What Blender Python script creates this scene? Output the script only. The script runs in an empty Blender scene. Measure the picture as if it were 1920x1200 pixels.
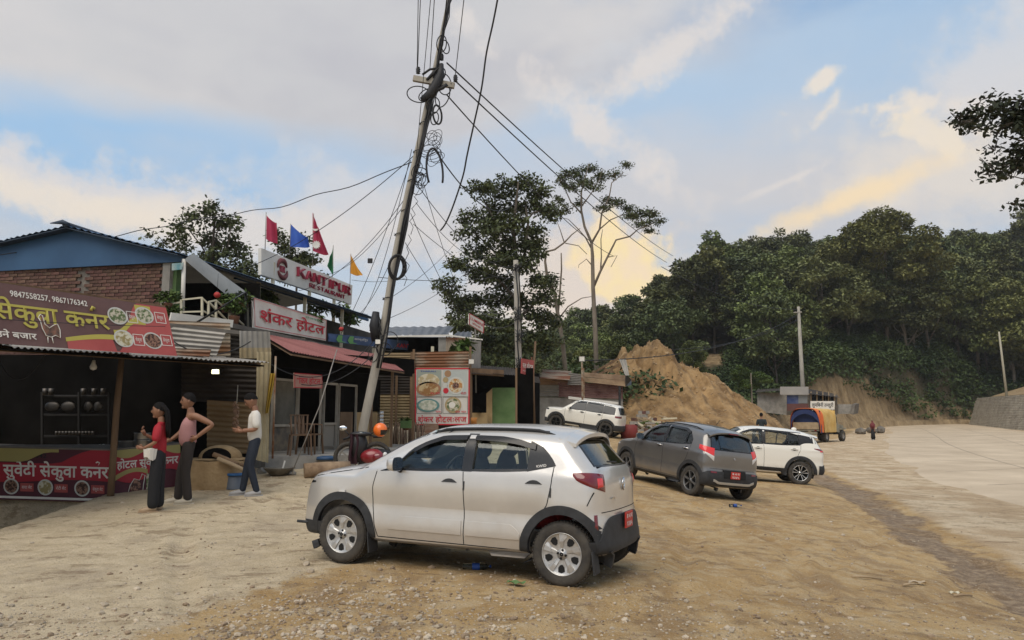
import bpy,bmesh,math,random
import numpy as np
from mathutils import Vector,Matrix
from mathutils.bvhtree import BVHTree
random.seed(7);np.random.seed(7)
S=bpy.context.scene
COL=S.collection
R=math.radians
# -- camera
F=1397.0;PITCH=R(7.62);CAMZ=1.55
cam=bpy.data.cameras.new('camera');camo=bpy.data.objects.new('camera',cam);COL.objects.link(camo)
cam.sensor_width=36;cam.lens=36*F/1920;cam.clip_end=3000;cam.clip_start=.05
camo.location=(0,0,CAMZ);camo.rotation_euler=(math.pi/2+PITCH,0,0);S.camera=camo
S.view_settings.view_transform='Standard';S.view_settings.look='None'
S.view_settings.exposure=0.0;S.view_settings.gamma=1.0
S.render.engine='CYCLES';S.cycles.use_denoising=True;S.cycles.max_bounces=7;S.cycles.transparent_max_bounces=16
S.cycles.sample_clamp_indirect=6;S.cycles.caustics_reflective=False;S.cycles.caustics_refractive=False
CP,SP=math.cos(PITCH),math.sin(PITCH)
def at(px,py,Y):
 a=(px-960)/F;b=(600-py)/F
 t=Y/(CP-b*SP)
 return Vector((t*a,Y,CAMZ+t*(SP+b*CP)))
 # -- world: sky with cloud
W=bpy.data.worlds.new('World');S.world=W;W.use_nodes=True
nt=W.node_tree;N=nt.nodes;L=nt.links;N.clear()
def wn(t,**k):
 n=N.new(t)
 for a,v in k.items():setattr(n,a,v)
 return n
def wmath(op,a,b=None,c=None):
 n=wn('ShaderNodeMath',operation=op)
 for i,v in enumerate((a,b,c)):
  if v is None:continue
  if isinstance(v,(int,float)):n.inputs[i].default_value=v
  else:L.new(v,n.inputs[i])
 return n.outputs[0]
def wmix(f,a,b):
 n=wn('ShaderNodeMix',data_type='RGBA')
 for i,v in((0,f),(6,a),(7,b)):
  if isinstance(v,(int,float)):n.inputs[i].default_value=v
  elif isinstance(v,tuple):n.inputs[i].default_value=(*v,1)
  else:L.new(v,n.inputs[i])
 return n.outputs[2]
def wrange(v,a,b,lo=0.,hi=1.):
 n=wn('ShaderNodeMapRange',interpolation_type='SMOOTHSTEP')
 L.new(v,n.inputs[0])
 for i,q in enumerate((a,b,lo,hi)):n.inputs[i+1].default_value=q
 return n.outputs[0]
tc=wn('ShaderNodeTexCoord');sep=wn('ShaderNodeSeparateXYZ');L.new(tc.outputs['Generated'],sep.inputs[0])
dx,dy,dz=sep.outputs
sky=wn('ShaderNodeTexSky',sky_type='NISHITA',sun_disc=False)
SUN_EL,SUN_AZ=R(56),R(208)
sky.sun_elevation=SUN_EL;sky.sun_rotation=SUN_AZ;sky.air_density=1.0;sky.dust_density=1.2;sky.ozone_density=1.5;sky.altitude=600
K=0.11
az=wmath('ARCTAN2',dx,dy);el=wmath('ARCSINE',dz)
den=wmath('ADD',wmath('MAXIMUM',dz,0.0),0.16)
cv=wn('ShaderNodeCombineXYZ');L.new(wmath('DIVIDE',dx,den),cv.inputs[0]);L.new(wmath('DIVIDE',dy,den),cv.inputs[1])
def wnoise(scale,detail=6,rough=.55,off=0.,vec=None,stretch=None):
 m=wn('ShaderNodeMapping');L.new(vec or cv.outputs[0],m.inputs[0]);m.inputs['Location'].default_value=(off,off*1.7,off*.6)
 if stretch:m.inputs['Scale'].default_value=stretch
 n=wn('ShaderNodeTexNoise');L.new(m.outputs[0],n.inputs[0])
 n.inputs['Scale'].default_value=scale;n.inputs['Detail'].default_value=detail;n.inputs['Roughness'].default_value=rough
 return n.outputs[0]
ae=wn('ShaderNodeCombineXYZ');L.new(az,ae.inputs[0]);L.new(el,ae.inputs[1])
nfine=wnoise(15,9,.64,3.1,ae.outputs[0]);nmid=wnoise(3.2,6,.55,1.3,ae.outputs[0],(1,2.2,1))
nplane=wnoise(.9,7,.58,5.2);nwisp=wnoise(2.2,8,.62,9.4,None,(1,2.5,1))
nlump=wnoise(22,7,.55,2.2,ae.outputs[0])
def ang(px,py):
 d=at(px,py,10)-Vector((0,0,CAMZ));d.normalize()
 return math.atan2(d.x,d.y),math.asin(d.z)
def blob(px,py,rx,ry,rot=0,rag=.9,soft=.5,nz=None):
 a0,e0=ang(px,py);c,s=math.cos(R(rot)),math.sin(R(rot))
 u=wmath('SUBTRACT',az,a0);v=wmath('SUBTRACT',el,e0)
 u2=wmath('MULTIPLY',wmath('ADD',wmath('MULTIPLY',u,c),wmath('MULTIPLY',v,s)),F/rx)
 v2=wmath('MULTIPLY',wmath('SUBTRACT',wmath('MULTIPLY',v,c),wmath('MULTIPLY',u,s)),F/ry)
 d=wmath('SQRT',wmath('ADD',wmath('MULTIPLY',u2,u2),wmath('MULTIPLY',v2,v2)))
 d=wmath('ADD',d,wmath('MULTIPLY',wmath('SUBTRACT',nz or nfine,.5),-4.2*rag))
 return wrange(d,1.0+soft,1.0-soft)
def scl(c,k=1.):return tuple(x*k/K for x in c)
BLUE_T,BLUE_H=scl((.33,.53,.80)),scl((.60,.72,.84))
skyc=wmix(wrange(el,.0,.55),BLUE_H,BLUE_T)
ns=wn('ShaderNodeMix',data_type='RGBA');ns.inputs[0].default_value=.8
L.new(sky.outputs[0],ns.inputs[6]);L.new(skyc,ns.inputs[7]);col=ns.outputs[2]
GREY=scl((.60,.60,.63));WHITE=scl((.80,.745,.71));PEACH=scl((.98,.78,.52));CREAM=scl((.90,.80,.68));YEL=scl((1.05,.84,.46))
cover=wmath('MULTIPLY',wrange(nplane,.40,.62),.75)
col=wmix(cover,col,wmix(wrange(nwisp,.4,.7),GREY,scl((.68,.64,.62))))
col=wmix(blob(330,60,1050,270,-4,.45,.30,nmid),col,wmix(wrange(nmid,.38,.62),scl((.56,.56,.60)),wmix(wrange(nplane,.4,.62),scl((.62,.62,.64)),scl((.70,.68,.68)))))
col=wmix(blob(200,300,560,70,3,.5,.6,nmid),col,scl((.36,.57,.82)))
col=wmix(wmath('MULTIPLY',blob(1000,300,300,60,12,.9,.6,nmid),.75),col,scl((.42,.60,.82)))
col=wmix(wmath('MULTIPLY',blob(1500,190,420,120,6,.8,.6,nmid),.8),col,scl((.44,.60,.79)))
col=wmix(wmath('MULTIPLY',blob(1430,360,620,90,-3,.7,.7,nmid),.8),col,scl((.66,.65,.67)))
col=wmix(wmath('MULTIPLY',wrange(el,.30,.02),.55),col,scl((.78,.72,.66)))
col=wmix(wmath('MULTIPLY',blob(330,400,420,48,-6,.9,.6),.85),col,WHITE)
col=wmix(wmath('MULTIPLY',blob(130,385,170,24,-8,.8,.6),.75),col,CREAM)
col=wmix(wmath('MULTIPLY',blob(270,395,110,20,5,.9,.6),.6),col,CREAM)
col=wmix(wmath('MULTIPLY',blob(700,400,190,55,-14,.8,.7),.6),col,WHITE)
col=wmix(wmath('MULTIPLY',blob(1090,225,190,24,-36,1.5,.9),.8),col,WHITE)
col=wmix(wmath('MULTIPLY',blob(1260,95,150,24,28,1.5,.9),.8),col,WHITE)
col=wmix(wmath('MULTIPLY',blob(1538,150,30,13,30,1.1,.6,nlump),.85),col,CREAM)
col=wmix(wmath('MULTIPLY',blob(1548,208,32,10,45,1.3,.6,nlump),.7),col,CREAM)
col=wmix(wmath('MULTIPLY',blob(1680,200,105,16,-6,1.2,.6,nlump),.85),col,CREAM)
col=wmix(wmath('MULTIPLY',blob(1740,245,70,20,-35,1.2,.6,nlump),.8),col,scl((.95,.82,.64)))
col=wmix(wmath('MULTIPLY',blob(1880,130,100,75,20,.9,.7),.6),col,WHITE)
col=wmix(wmath('MULTIPLY',blob(1790,330,180,60,-12,.9,.8),.55),col,CREAM)
col=wmix(wmath('MULTIPLY',blob(1600,372,140,17,17,.7,.9),.95),col,PEACH)
col=wmix(wmath('MULTIPLY',blob(1480,338,75,6,17,1.0,.8),.7),col,WHITE)
col=wmix(wmath('MULTIPLY',blob(1090,530,190,95,5,.7,.5),.7),col,scl((.92,.76,.62)))
lit=wmix(wrange(wnoise(26,6,.55,7.7,ae.outputs[0]),.35,.65),scl((1.0,.80,.56)),YEL)
col=wmix(blob(1160,500,92,66,-8,.45,.22,nlump),col,lit)
col=wmix(blob(1138,448,34,44,10,.5,.3,nlump),col,lit)
col=wmix(wrange(dz,.0,-.04),col,scl((.16,.14,.11)))
bg=wn('ShaderNodeBackground');L.new(col,bg.inputs[0]);bg.inputs[1].default_value=K
wo=wn('ShaderNodeOutputWorld');L.new(bg.outputs[0],wo.inputs[0])
# -- sun behind thin cloud, behind the camera
sl=bpy.data.lights.new('sun','SUN');sl.energy=2.5;sl.angle=R(52);sl.color=(1,.90,.76)
so=bpy.data.objects.new('sun',sl);COL.objects.link(so)
so.rotation_euler=(math.pi/2-SUN_EL,0,math.pi-SUN_AZ)
so.location=(0,-5,30)
# -- materials
MATS={}
def mat(name,c,rough=.8,metal=0.,var=.0,scale=4.,c2=None,bump=0.,bscale=None,coat=0.,spec=.4,trans=0.,emit=None,estr=0.,alpha=1.,vec='Object',stretch=None,detail=6,lo=.35,hi=.65,objvar=0.,ior=None,bdist=.02):
 if name in MATS:return MATS[name]
 m=bpy.data.materials.new(name);m.use_nodes=True;t=m.node_tree;n=t.nodes;l=t.links
 p=n['Principled BSDF'];p.inputs['Roughness'].default_value=rough;p.inputs['Metallic'].default_value=metal
 p.inputs['Base Color'].default_value=(*c,1);p.inputs['Specular IOR Level'].default_value=spec
 p.inputs['Coat Weight'].default_value=coat;p.inputs['Transmission Weight'].default_value=trans
 if ior:p.inputs['IOR'].default_value=ior
 if emit:p.inputs['Emission Color'].default_value=(*emit,1);p.inputs['Emission Strength'].default_value=estr
 p.inputs['Alpha'].default_value=alpha
 if var or c2 or bump or objvar:
  tcn=n.new('ShaderNodeTexCoord');src=tcn.outputs[vec]if vec!='World' else n.new('ShaderNodeNewGeometry').outputs['Position']
  mp=n.new('ShaderNodeMapping');l.new(src,mp.inputs[0])
  if stretch:mp.inputs['Scale'].default_value=stretch
  nz=n.new('ShaderNodeTexNoise');l.new(mp.outputs[0],nz.inputs[0]);nz.inputs['Scale'].default_value=scale;nz.inputs['Detail'].default_value=detail;nz.inputs['Roughness'].default_value=.6
  if var or c2:
   mr=n.new('ShaderNodeMapRange');l.new(nz.outputs[0],mr.inputs[0]);mr.inputs[1].default_value=lo;mr.inputs[2].default_value=hi
   mx=n.new('ShaderNodeMix');mx.data_type='RGBA';l.new(mr.outputs[0],mx.inputs[0])
   a=c if c2 else tuple(x*(1-var)for x in c);b=c2 if c2 else tuple(min(1,x*(1+var))for x in c)
   mx.inputs[6].default_value=(*a,1);mx.inputs[7].default_value=(*b,1);out=mx.outputs[2]
   if objvar:
    oi=n.new('ShaderNodeObjectInfo');hs=n.new('ShaderNodeHueSaturation');l.new(out,hs.inputs['Color'])
    r1=n.new('ShaderNodeMapRange');l.new(oi.outputs['Random'],r1.inputs[0]);r1.inputs[3].default_value=1-objvar;r1.inputs[4].default_value=1+objvar
    l.new(r1.outputs[0],hs.inputs['Value'])
    ml=n.new('ShaderNodeMath');ml.operation='MULTIPLY';l.new(oi.outputs['Random'],ml.inputs[0]);ml.inputs[1].default_value=7.31
    fr=n.new('ShaderNodeMath');fr.operation='FRACT';l.new(ml.outputs[0],fr.inputs[0])
    r2=n.new('ShaderNodeMapRange');l.new(fr.outputs[0],r2.inputs[0]);r2.inputs[3].default_value=.5-objvar*.06;r2.inputs[4].default_value=.5+objvar*.06
    l.new(r2.outputs[0],hs.inputs['Hue']);out=hs.outputs[0]
   l.new(out,p.inputs['Base Color'])
  if bump:
   nb=n.new('ShaderNodeTexNoise');l.new(mp.outputs[0],nb.inputs[0]);nb.inputs['Scale'].default_value=bscale or scale*4;nb.inputs['Detail'].default_value=8
   bp=n.new('ShaderNodeBump');bp.inputs['Strength'].default_value=bump;bp.inputs['Distance'].default_value=bdist
   l.new(nb.outputs[0],bp.inputs['Height']);l.new(bp.outputs[0],p.inputs['Normal'])
 MATS[name]=m
 return m
 # -- objects
def props(o,label=None,cat=None,group=None,kind=None):
 if label:o['label']=label
 if cat:o['category']=cat
 if group:o['group']=group
 if kind:o['kind']=kind
 return o
def thing(name,label,cat,loc=(0,0,0),rz=0,group=None,rx=0,ry=0):
 o=bpy.data.objects.new(name,None);COL.objects.link(o);o.empty_display_size=.2
 o.matrix_basis=Matrix.Translation(Vector(loc))@Matrix.Rotation(rz,4,'Z')@Matrix.Rotation(ry,4,'Y')@Matrix.Rotation(rx,4,'X')
 return props(o,label,cat,group)
def rootm(o):
 m=o.matrix_basis.copy()
 while o.parent:o=o.parent;m=o.matrix_basis@m
 return m
def copytree(o,mtx=None,parent=None):
 c=o.copy();COL.objects.link(c)
 if parent:c.parent=parent
 if mtx is not None:c.matrix_basis=mtx
 for ch in[q for q in o.children]:copytree(ch,None,c)
 return c
class MB:
 def __init__(s):s.v=[];s.f=[];s.m=[];s.cur=0;s.sm=[];s.smooth=False
 def mi(s,i):s.cur=i;return s
 def add(s,vs,fs):
  b=len(s.v);s.v.extend([tuple(v)for v in vs])
  for f in fs:s.f.append(tuple(b+i for i in f));s.m.append(s.cur);s.sm.append(s.smooth)
  return s
 def box(s,c,d,rz=0,rx=0,ry=0):
  M=Matrix.Translation(Vector(c))@Matrix.Rotation(rz,4,'Z')@Matrix.Rotation(ry,4,'Y')@Matrix.Rotation(rx,4,'X')
  vs=[M@Vector((x*d[0]/2,y*d[1]/2,z*d[2]/2))for x in(-1,1)for y in(-1,1)for z in(-1,1)]
  return s.add(vs,[(0,1,3,2),(4,6,7,5),(0,4,5,1),(2,3,7,6),(0,2,6,4),(1,5,7,3)])
 def beam(s,a,b,w,h=None,up=(0,0,1)):
  a,b=Vector(a),Vector(b);h=h or w;d=(b-a).normalized();u=Vector(up)
  if abs(d.dot(u))>.98:u=Vector((0,1,0))
  x=d.cross(u).normalized();y=x.cross(d)
  vs=[p+x*sx*w/2+y*sy*h/2 for p in(a,b)for sx,sy in((-1,-1),(1,-1),(1,1),(-1,1))]
  return s.add(vs,[(3,2,1,0),(4,5,6,7),(0,1,5,4),(1,2,6,5),(2,3,7,6),(3,0,4,7)])
 def tube(s,pts,r,n=8,cap=True):
  pts=[Vector(p)for p in pts];rs=r if isinstance(r,(list,tuple))else[r]*len(pts)
  vs=[];prev=None
  for i,p in enumerate(pts):
   d=(pts[min(i+1,len(pts)-1)]-pts[max(i-1,0)])
   d=d.normalized()if d.length>1e-9 else Vector((0,0,1))
   if prev is None:
    u=Vector((0,0,1))if abs(d.z)<.9 else Vector((1,0,0));x=d.cross(u).normalized()
   else:x=(prev-d*prev.dot(d));x=x.normalized()if x.length>1e-6 else d.orthogonal().normalized()
   prev=x;y=d.cross(x)
   vs+=[p+(x*math.cos(2*math.pi*k/n)+y*math.sin(2*math.pi*k/n))*rs[i]for k in range(n)]
  fs=[(i*n+k,i*n+(k+1)%n,(i+1)*n+(k+1)%n,(i+1)*n+k)for i in range(len(pts)-1)for k in range(n)]
  sm=s.smooth;s.smooth=True;b=len(s.v);s.add(vs,fs);s.smooth=sm
  if cap:
   for f in(tuple(b+k for k in range(n))[::-1],tuple(b+(len(pts)-1)*n+k for k in range(n))):s.f.append(f);s.m.append(s.cur);s.sm.append(False)
  return s
 def lathe(s,prof,c=(0,0,0),axis='z',n=24,M=None):
  vs=[]
  for r,h in prof:
   for k in range(n):
    a=2*math.pi*k/n;x,y=r*math.cos(a),r*math.sin(a)
    v=Vector((x,y,h))if axis=='z' else(Vector((x,h,y))if axis=='y' else Vector((h,x,y)))
    vs.append((M@v if M else v)+Vector(c))
  fs=[(i*n+k,i*n+(k+1)%n,(i+1)*n+(k+1)%n,(i+1)*n+k)for i in range(len(prof)-1)for k in range(n)]
  sm=s.smooth;s.smooth=True;s.add(vs,fs);s.smooth=sm
  return s
 def ball(s,c,r,n=12,m=8):
  r=(r,r,r)if isinstance(r,(int,float))else r
  vs=[(c[0]+r[0]*math.sin(math.pi*i/m)*math.cos(2*math.pi*k/n),c[1]+r[1]*math.sin(math.pi*i/m)*math.sin(2*math.pi*k/n),c[2]+r[2]*math.cos(math.pi*i/m))for i in range(m+1)for k in range(n)]
  fs=[(i*n+k,(i+1)*n+k,(i+1)*n+(k+1)%n,i*n+(k+1)%n)for i in range(m)for k in range(n)]
  sm=s.smooth;s.smooth=True;s.add(vs,fs);s.smooth=sm
  return s
 def grid(s,fn,nu,nv,smooth=True,flip=False):
  vs=[fn(i/nu,j/nv)for i in range(nu+1)for j in range(nv+1)]
  q=lambda i,j:i*(nv+1)+j
  fs=[(q(i,j),q(i+1,j),q(i+1,j+1),q(i,j+1))for i in range(nu)for j in range(nv)]
  if flip:fs=[f[::-1]for f in fs]
  sm=s.smooth;s.smooth=smooth;s.add(vs,fs);s.smooth=sm
  return s
 def slab(s,quad,th):
  q=[Vector(p)for p in quad];nrm=(q[1]-q[0]).cross(q[3]-q[0]).normalized()*th
  k=len(q);vs=q+[p-nrm for p in q]
  return s.add(vs,[tuple(range(k)),tuple(range(2*k-1,k-1,-1))]+[(i,i+k,(i+1)%k+k,(i+1)%k)for i in range(k)])
 def build(s,name,mats,parent=None,local=False,label=None,cat=None,group=None,kind=None,weld=False):
  me=bpy.data.meshes.new(name)
  vs=s.v
  if parent is not None and not local:
   Mi=rootm(parent).inverted();vs=[Mi@Vector(v)for v in s.v]
  me.from_pydata([tuple(v)for v in vs],[],s.f)
  for m in(mats if isinstance(mats,(list,tuple))else[mats]):me.materials.append(m)
  me.polygons.foreach_set('material_index',s.m);me.polygons.foreach_set('use_smooth',s.sm)
  if weld:
   bm=bmesh.new();bm.from_mesh(me);bmesh.ops.remove_doubles(bm,verts=bm.verts,dist=1e-5);bmesh.ops.recalc_face_normals(bm,faces=bm.faces);bm.to_mesh(me);bm.free()
  me.update()
  o=bpy.data.objects.new(name,me);COL.objects.link(o)
  if parent is not None:o.parent=parent
  return props(o,label,cat,group,kind)
def linkmesh(name,me,parent=None,mtx=None):
 o=bpy.data.objects.new(name,me);COL.objects.link(o)
 if parent is not None:o.parent=parent
 if mtx is not None:o.matrix_basis=mtx
 return o
def npmesh(name,co,quads,mats,smooth=False,tris=False,midx=None):
 me=bpy.data.meshes.new(name);k=3 if tris else 4
 co=np.ascontiguousarray(co,dtype=np.float32);quads=np.ascontiguousarray(quads,dtype=np.int32)
 me.vertices.add(len(co));me.vertices.foreach_set('co',co.ravel())
 me.loops.add(quads.size);me.loops.foreach_set('vertex_index',quads.ravel())
 me.polygons.add(len(quads));me.polygons.foreach_set('loop_start',np.arange(len(quads),dtype=np.int32)*k)
 if smooth:me.polygons.foreach_set('use_smooth',np.ones(len(quads),dtype=bool))
 if midx is not None:me.polygons.foreach_set('material_index',np.asarray(midx,dtype=np.int32))
 me.update(calc_edges=True)
 for m in mats:me.materials.append(m)
 return me
def vnoise(x,y,seed=0):
 xi=np.floor(x).astype(np.int64);yi=np.floor(y).astype(np.int64);fx=x-xi;fy=y-yi
 def h(a,b):
  q=(a*374761393+b*668265263+seed*1442695041)&0xffffffff
  q=((q^(q>>13))*1274126177)&0xffffffff
  return((q^(q>>16))&0xffff)/65535.
 u=fx*fx*(3-2*fx);v=fy*fy*(3-2*fy)
 return(h(xi,yi)*(1-u)+h(xi+1,yi)*u)*(1-v)+(h(xi,yi+1)*(1-u)+h(xi+1,yi+1)*u)*v
def fbm(x,y,oct=4,seed=0,gain=.5):
 a=1.;s=0.;t=0.
 for i in range(oct):s=s+a*(vnoise(x,y,seed+i)-.5);t+=a;a*=gain;x=x*2.03+11.3;y=y*2.03+7.1
 return s/t
def interp(x,tab):
 return float(np.interp(x,[a for a,b in tab],[b for a,b in tab]))
def smooth(x,a,b):
 t=np.clip((x-a)/(b-a),0,1);return t*t*(3-2*t)
def text(body,parent,m,origin,xdir,ydir,h,off=.012,ext=.004,name='lettering',xs=1.,width=None,label=None):
 c=bpy.data.curves.new(name,'FONT');c.body=body;c.size=1.0;c.offset=off;c.extrude=0;c.resolution_u=3
 o=bpy.data.objects.new(name,c);COL.objects.link(o)
 dg=bpy.context.evaluated_depsgraph_get();dg.update()
 me=bpy.data.meshes.new_from_object(o.evaluated_get(dg));bpy.data.objects.remove(o);me.name=name
 co=np.zeros(len(me.vertices)*3,dtype=np.float32);me.vertices.foreach_get('co',co);co=co.reshape(-1,3)
 k=h
 sx=k*xs
 if width is not None:sx=width/max(1e-4,float(co[:,0].max()))
 xd=Vector(xdir).normalized();yd=Vector(ydir);yd=(yd-xd*yd.dot(xd)).normalized()if abs(yd.normalized().dot(xd))<.5 else yd.normalized();nd=xd.cross(yd)
 Mi=rootm(parent).inverted()if parent is not None else Matrix()
 O=Vector(origin)+nd*ext
 P=np.array(O)[None]+co[:,:1]*sx*np.array(xd)[None]+co[:,1:2]*k*np.array(yd)[None]
 Mn=np.array(Mi);P=P@Mn[:3,:3].T+Mn[:3,3]
 me.vertices.foreach_set('co',P.astype(np.float32).ravel());me.materials.clear();me.materials.append(m);me.update()
 q=bpy.data.objects.new(name,me);COL.objects.link(q)
 if parent is not None:q.parent=parent
 if label:q['label']=label
 return q
# = GROUND
def gp(px,py,Y):p=at(px,py,Y);return(p.x,p.y,p.z)
CTRL=[(0,0,0),(-4,2,0),(4,2,-.1),(0,-8,0),(-8,-8,0),(8,-8,-.2),(-3,5,0),gp(647,1055,8.02),gp(1052,1098,7.08),(2.5,6.5,-.08),gp(285,960,11.6),gp(345,943,12.3),gp(468,930,12.9),gp(0,985,10.9),gp(560,885,15.3),gp(640,868,16.8),(-2,12,.12),(0,12,.06),gp(1295,928,16.4),gp(1172,895,18.7),gp(1393,936,17.0),gp(1498,908,22),(5.8,22.3,-.14),(9,23.5,-.38),gp(1138,821,36),gp(1037,803,37.5),gp(1549,828,50),gp(1583,827,52),gp(1636,824,66),(-3,24,.6),(0,26,.55),(3,30,.5),(10,36,.0),(15,60,.5),(-12,16,.2),(-16,10,0),(-10,24,.6),(-16,40,1.2),(0,45,1.3),(8,46,.6),(8,60,1.0),(-30,30,1),(-40,70,3),(-10,80,2),(12.6,18.4,-.6),(6.8,12,-.45),(6,8.9,-.5),(10,8,-.62),(16,12,-.65),(20,30,-.45),(30,50,-.1),(38,62,.05),(55,80,.35),(62,100,.83),(50,108,1.0),(70,130,1.4),(30,110,1.1),(50,50,.1),(40,20,-.4),(90,100,1),(40,-10,-.5),(-40,-20,0),(60,-40,-.5),(0,-60,0),(12,85,1.2),(-40,110,4),(110,40,0),(110,130,2),(0,130,4)]
CT=np.array(CTRL,dtype=float)
def _tps(r2):return np.where(r2>1e-9,r2*np.log(r2+1e-12),0.)
_nct=len(CT);_A=np.zeros((_nct+3,_nct+3));_d=((CT[:,None,:2]-CT[None,:,:2])**2).sum(-1)
_A[:_nct,:_nct]=_tps(_d)+np.eye(_nct)*.15;_A[:_nct,_nct]=1;_A[:_nct,_nct+1:]=CT[:,:2];_A[_nct,:_nct]=1;_A[_nct+1:,:_nct]=CT[:,:2].T
_w=np.linalg.solve(_A,np.concatenate([CT[:,2],np.zeros(3)]))
def G0(x,y):
 x=np.asarray(x,float);y=np.asarray(y,float);sh=x.shape;p=np.stack([x.ravel(),y.ravel()],1);out=np.zeros(len(p))
 for i in range(0,len(p),20000):
  q=p[i:i+20000];d=((q[:,None,:]-CT[None,:,:2])**2).sum(-1)
  out[i:i+20000]=_tps(d)@_w[:_nct]+_w[_nct]+q@_w[_nct+1:]
 return out.reshape(sh)
GUT=[(5.2,2.0),(5.5,6.),(6.0,8.9),(6.8,12.),(8.1,16.5),(9.6,21.5),(10.6,26),(12.5,34),(17,45),(24,58)]
def polyd(x,y,line):
 best=np.full(x.shape,1e9);side=np.zeros(x.shape)
 for(ax,ay),(bx,by)in zip(line[:-1],line[1:]):
  ux,uy=bx-ax,by-ay;l2=ux*ux+uy*uy;t=np.clip(((x-ax)*ux+(y-ay)*uy)/l2,0,1)
  d=np.hypot(x-ax-t*ux,y-ay-t*uy);sd=(x-ax)*uy-(y-ay)*ux;m=d<best
  best=np.where(m,d,best);side=np.where(m,np.sign(sd),side)
 return best,side
ROADL=[(9.5,-30),(9.8,0),(10.2,10),(12.0,18.0),(15.5,30),(23,48),(33.5,68),(44,88),(49,100),(49,107),(44,113),(30,118),(0,124),(-40,130)]
ROADR=[(24,-30),(24.5,0),(27,20),(36,46),(51.5,74),(60.5,95),(64,108),(60,124),(44,132),(0,140),(-40,146)]
RUTS=[[(-1.2,4.2),(.6,6.0),(3.5,9.),(6.6,13.5),(8.0,18)],[(-.1,3.8),(1.7,5.6),(4.5,8.2),(7.0,11.5)],[(-2.6,6.2),(-3.8,8.8),(-4.6,11),(-4,13)],[(1.6,7.6),(2.6,11),(2.2,15)],[(3.0,7.4),(3.9,11),(3.6,15)],[(2.4,4.6),(4.8,6.4),(9,7.6),(14,8.2)],[(2.8,3.8),(5.4,5.5),(9.6,6.5),(14,7)]]
def G(x,y,detail=True):
 x=np.asarray(x,float);y=np.asarray(y,float);z=G0(x,y)
 d,sd=polyd(x,y,GUT);f=smooth(d,1.1,.15)
 n=fbm(x*1.3,y*1.3,3,5)
 z=z-f*.10*(1+n)-smooth(sd*d,0,1.2)*.02
 e=smooth(-x,7.15,7.30)*smooth(y,13.6+0*x,13.3+0*x)*smooth(y,4.,8.5);z=z-e*.5
 if detail:
  for RT in RUTS:
   dr_,_s=polyd(x,y,RT);z=z-.028*smooth(dr_,.16,.05)*(1+fbm(x*2,y*2,2,8)*2)+.014*smooth(np.abs(dr_-.2),.09,.0)
  dr,sr=polyd(x,y,ROADL);off=smooth(dr*sr,1.2,-.6)
  rough=.020+.03*smooth(fbm(x*.5,y*.5,2,9),-.05,.25)
  pad=smooth(x*-.80+y*.35,5.4,6.4)*smooth(y,20.,17.)*0+smooth(-x-1.6+(y-8)*.42*-1.,.4,1.2)
  z=z+off*(fbm(x*1.7,y*1.7,4,21)*rough*1.0*(1-.6*np.clip(pad,0,1))+fbm(x*.35,y*.35,3,2)*.05)
  z=z+off*(fbm(x*9,y*9,3,31)*.018+fbm(x*23,y*23,2,33)*.012)*smooth(y,26,14)
 return z
def g(x,y):return float(G0(np.array([x]),np.array([y]))[0])
def gd(x,y):return float(G(np.array([x]),np.array([y]))[0])
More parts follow.
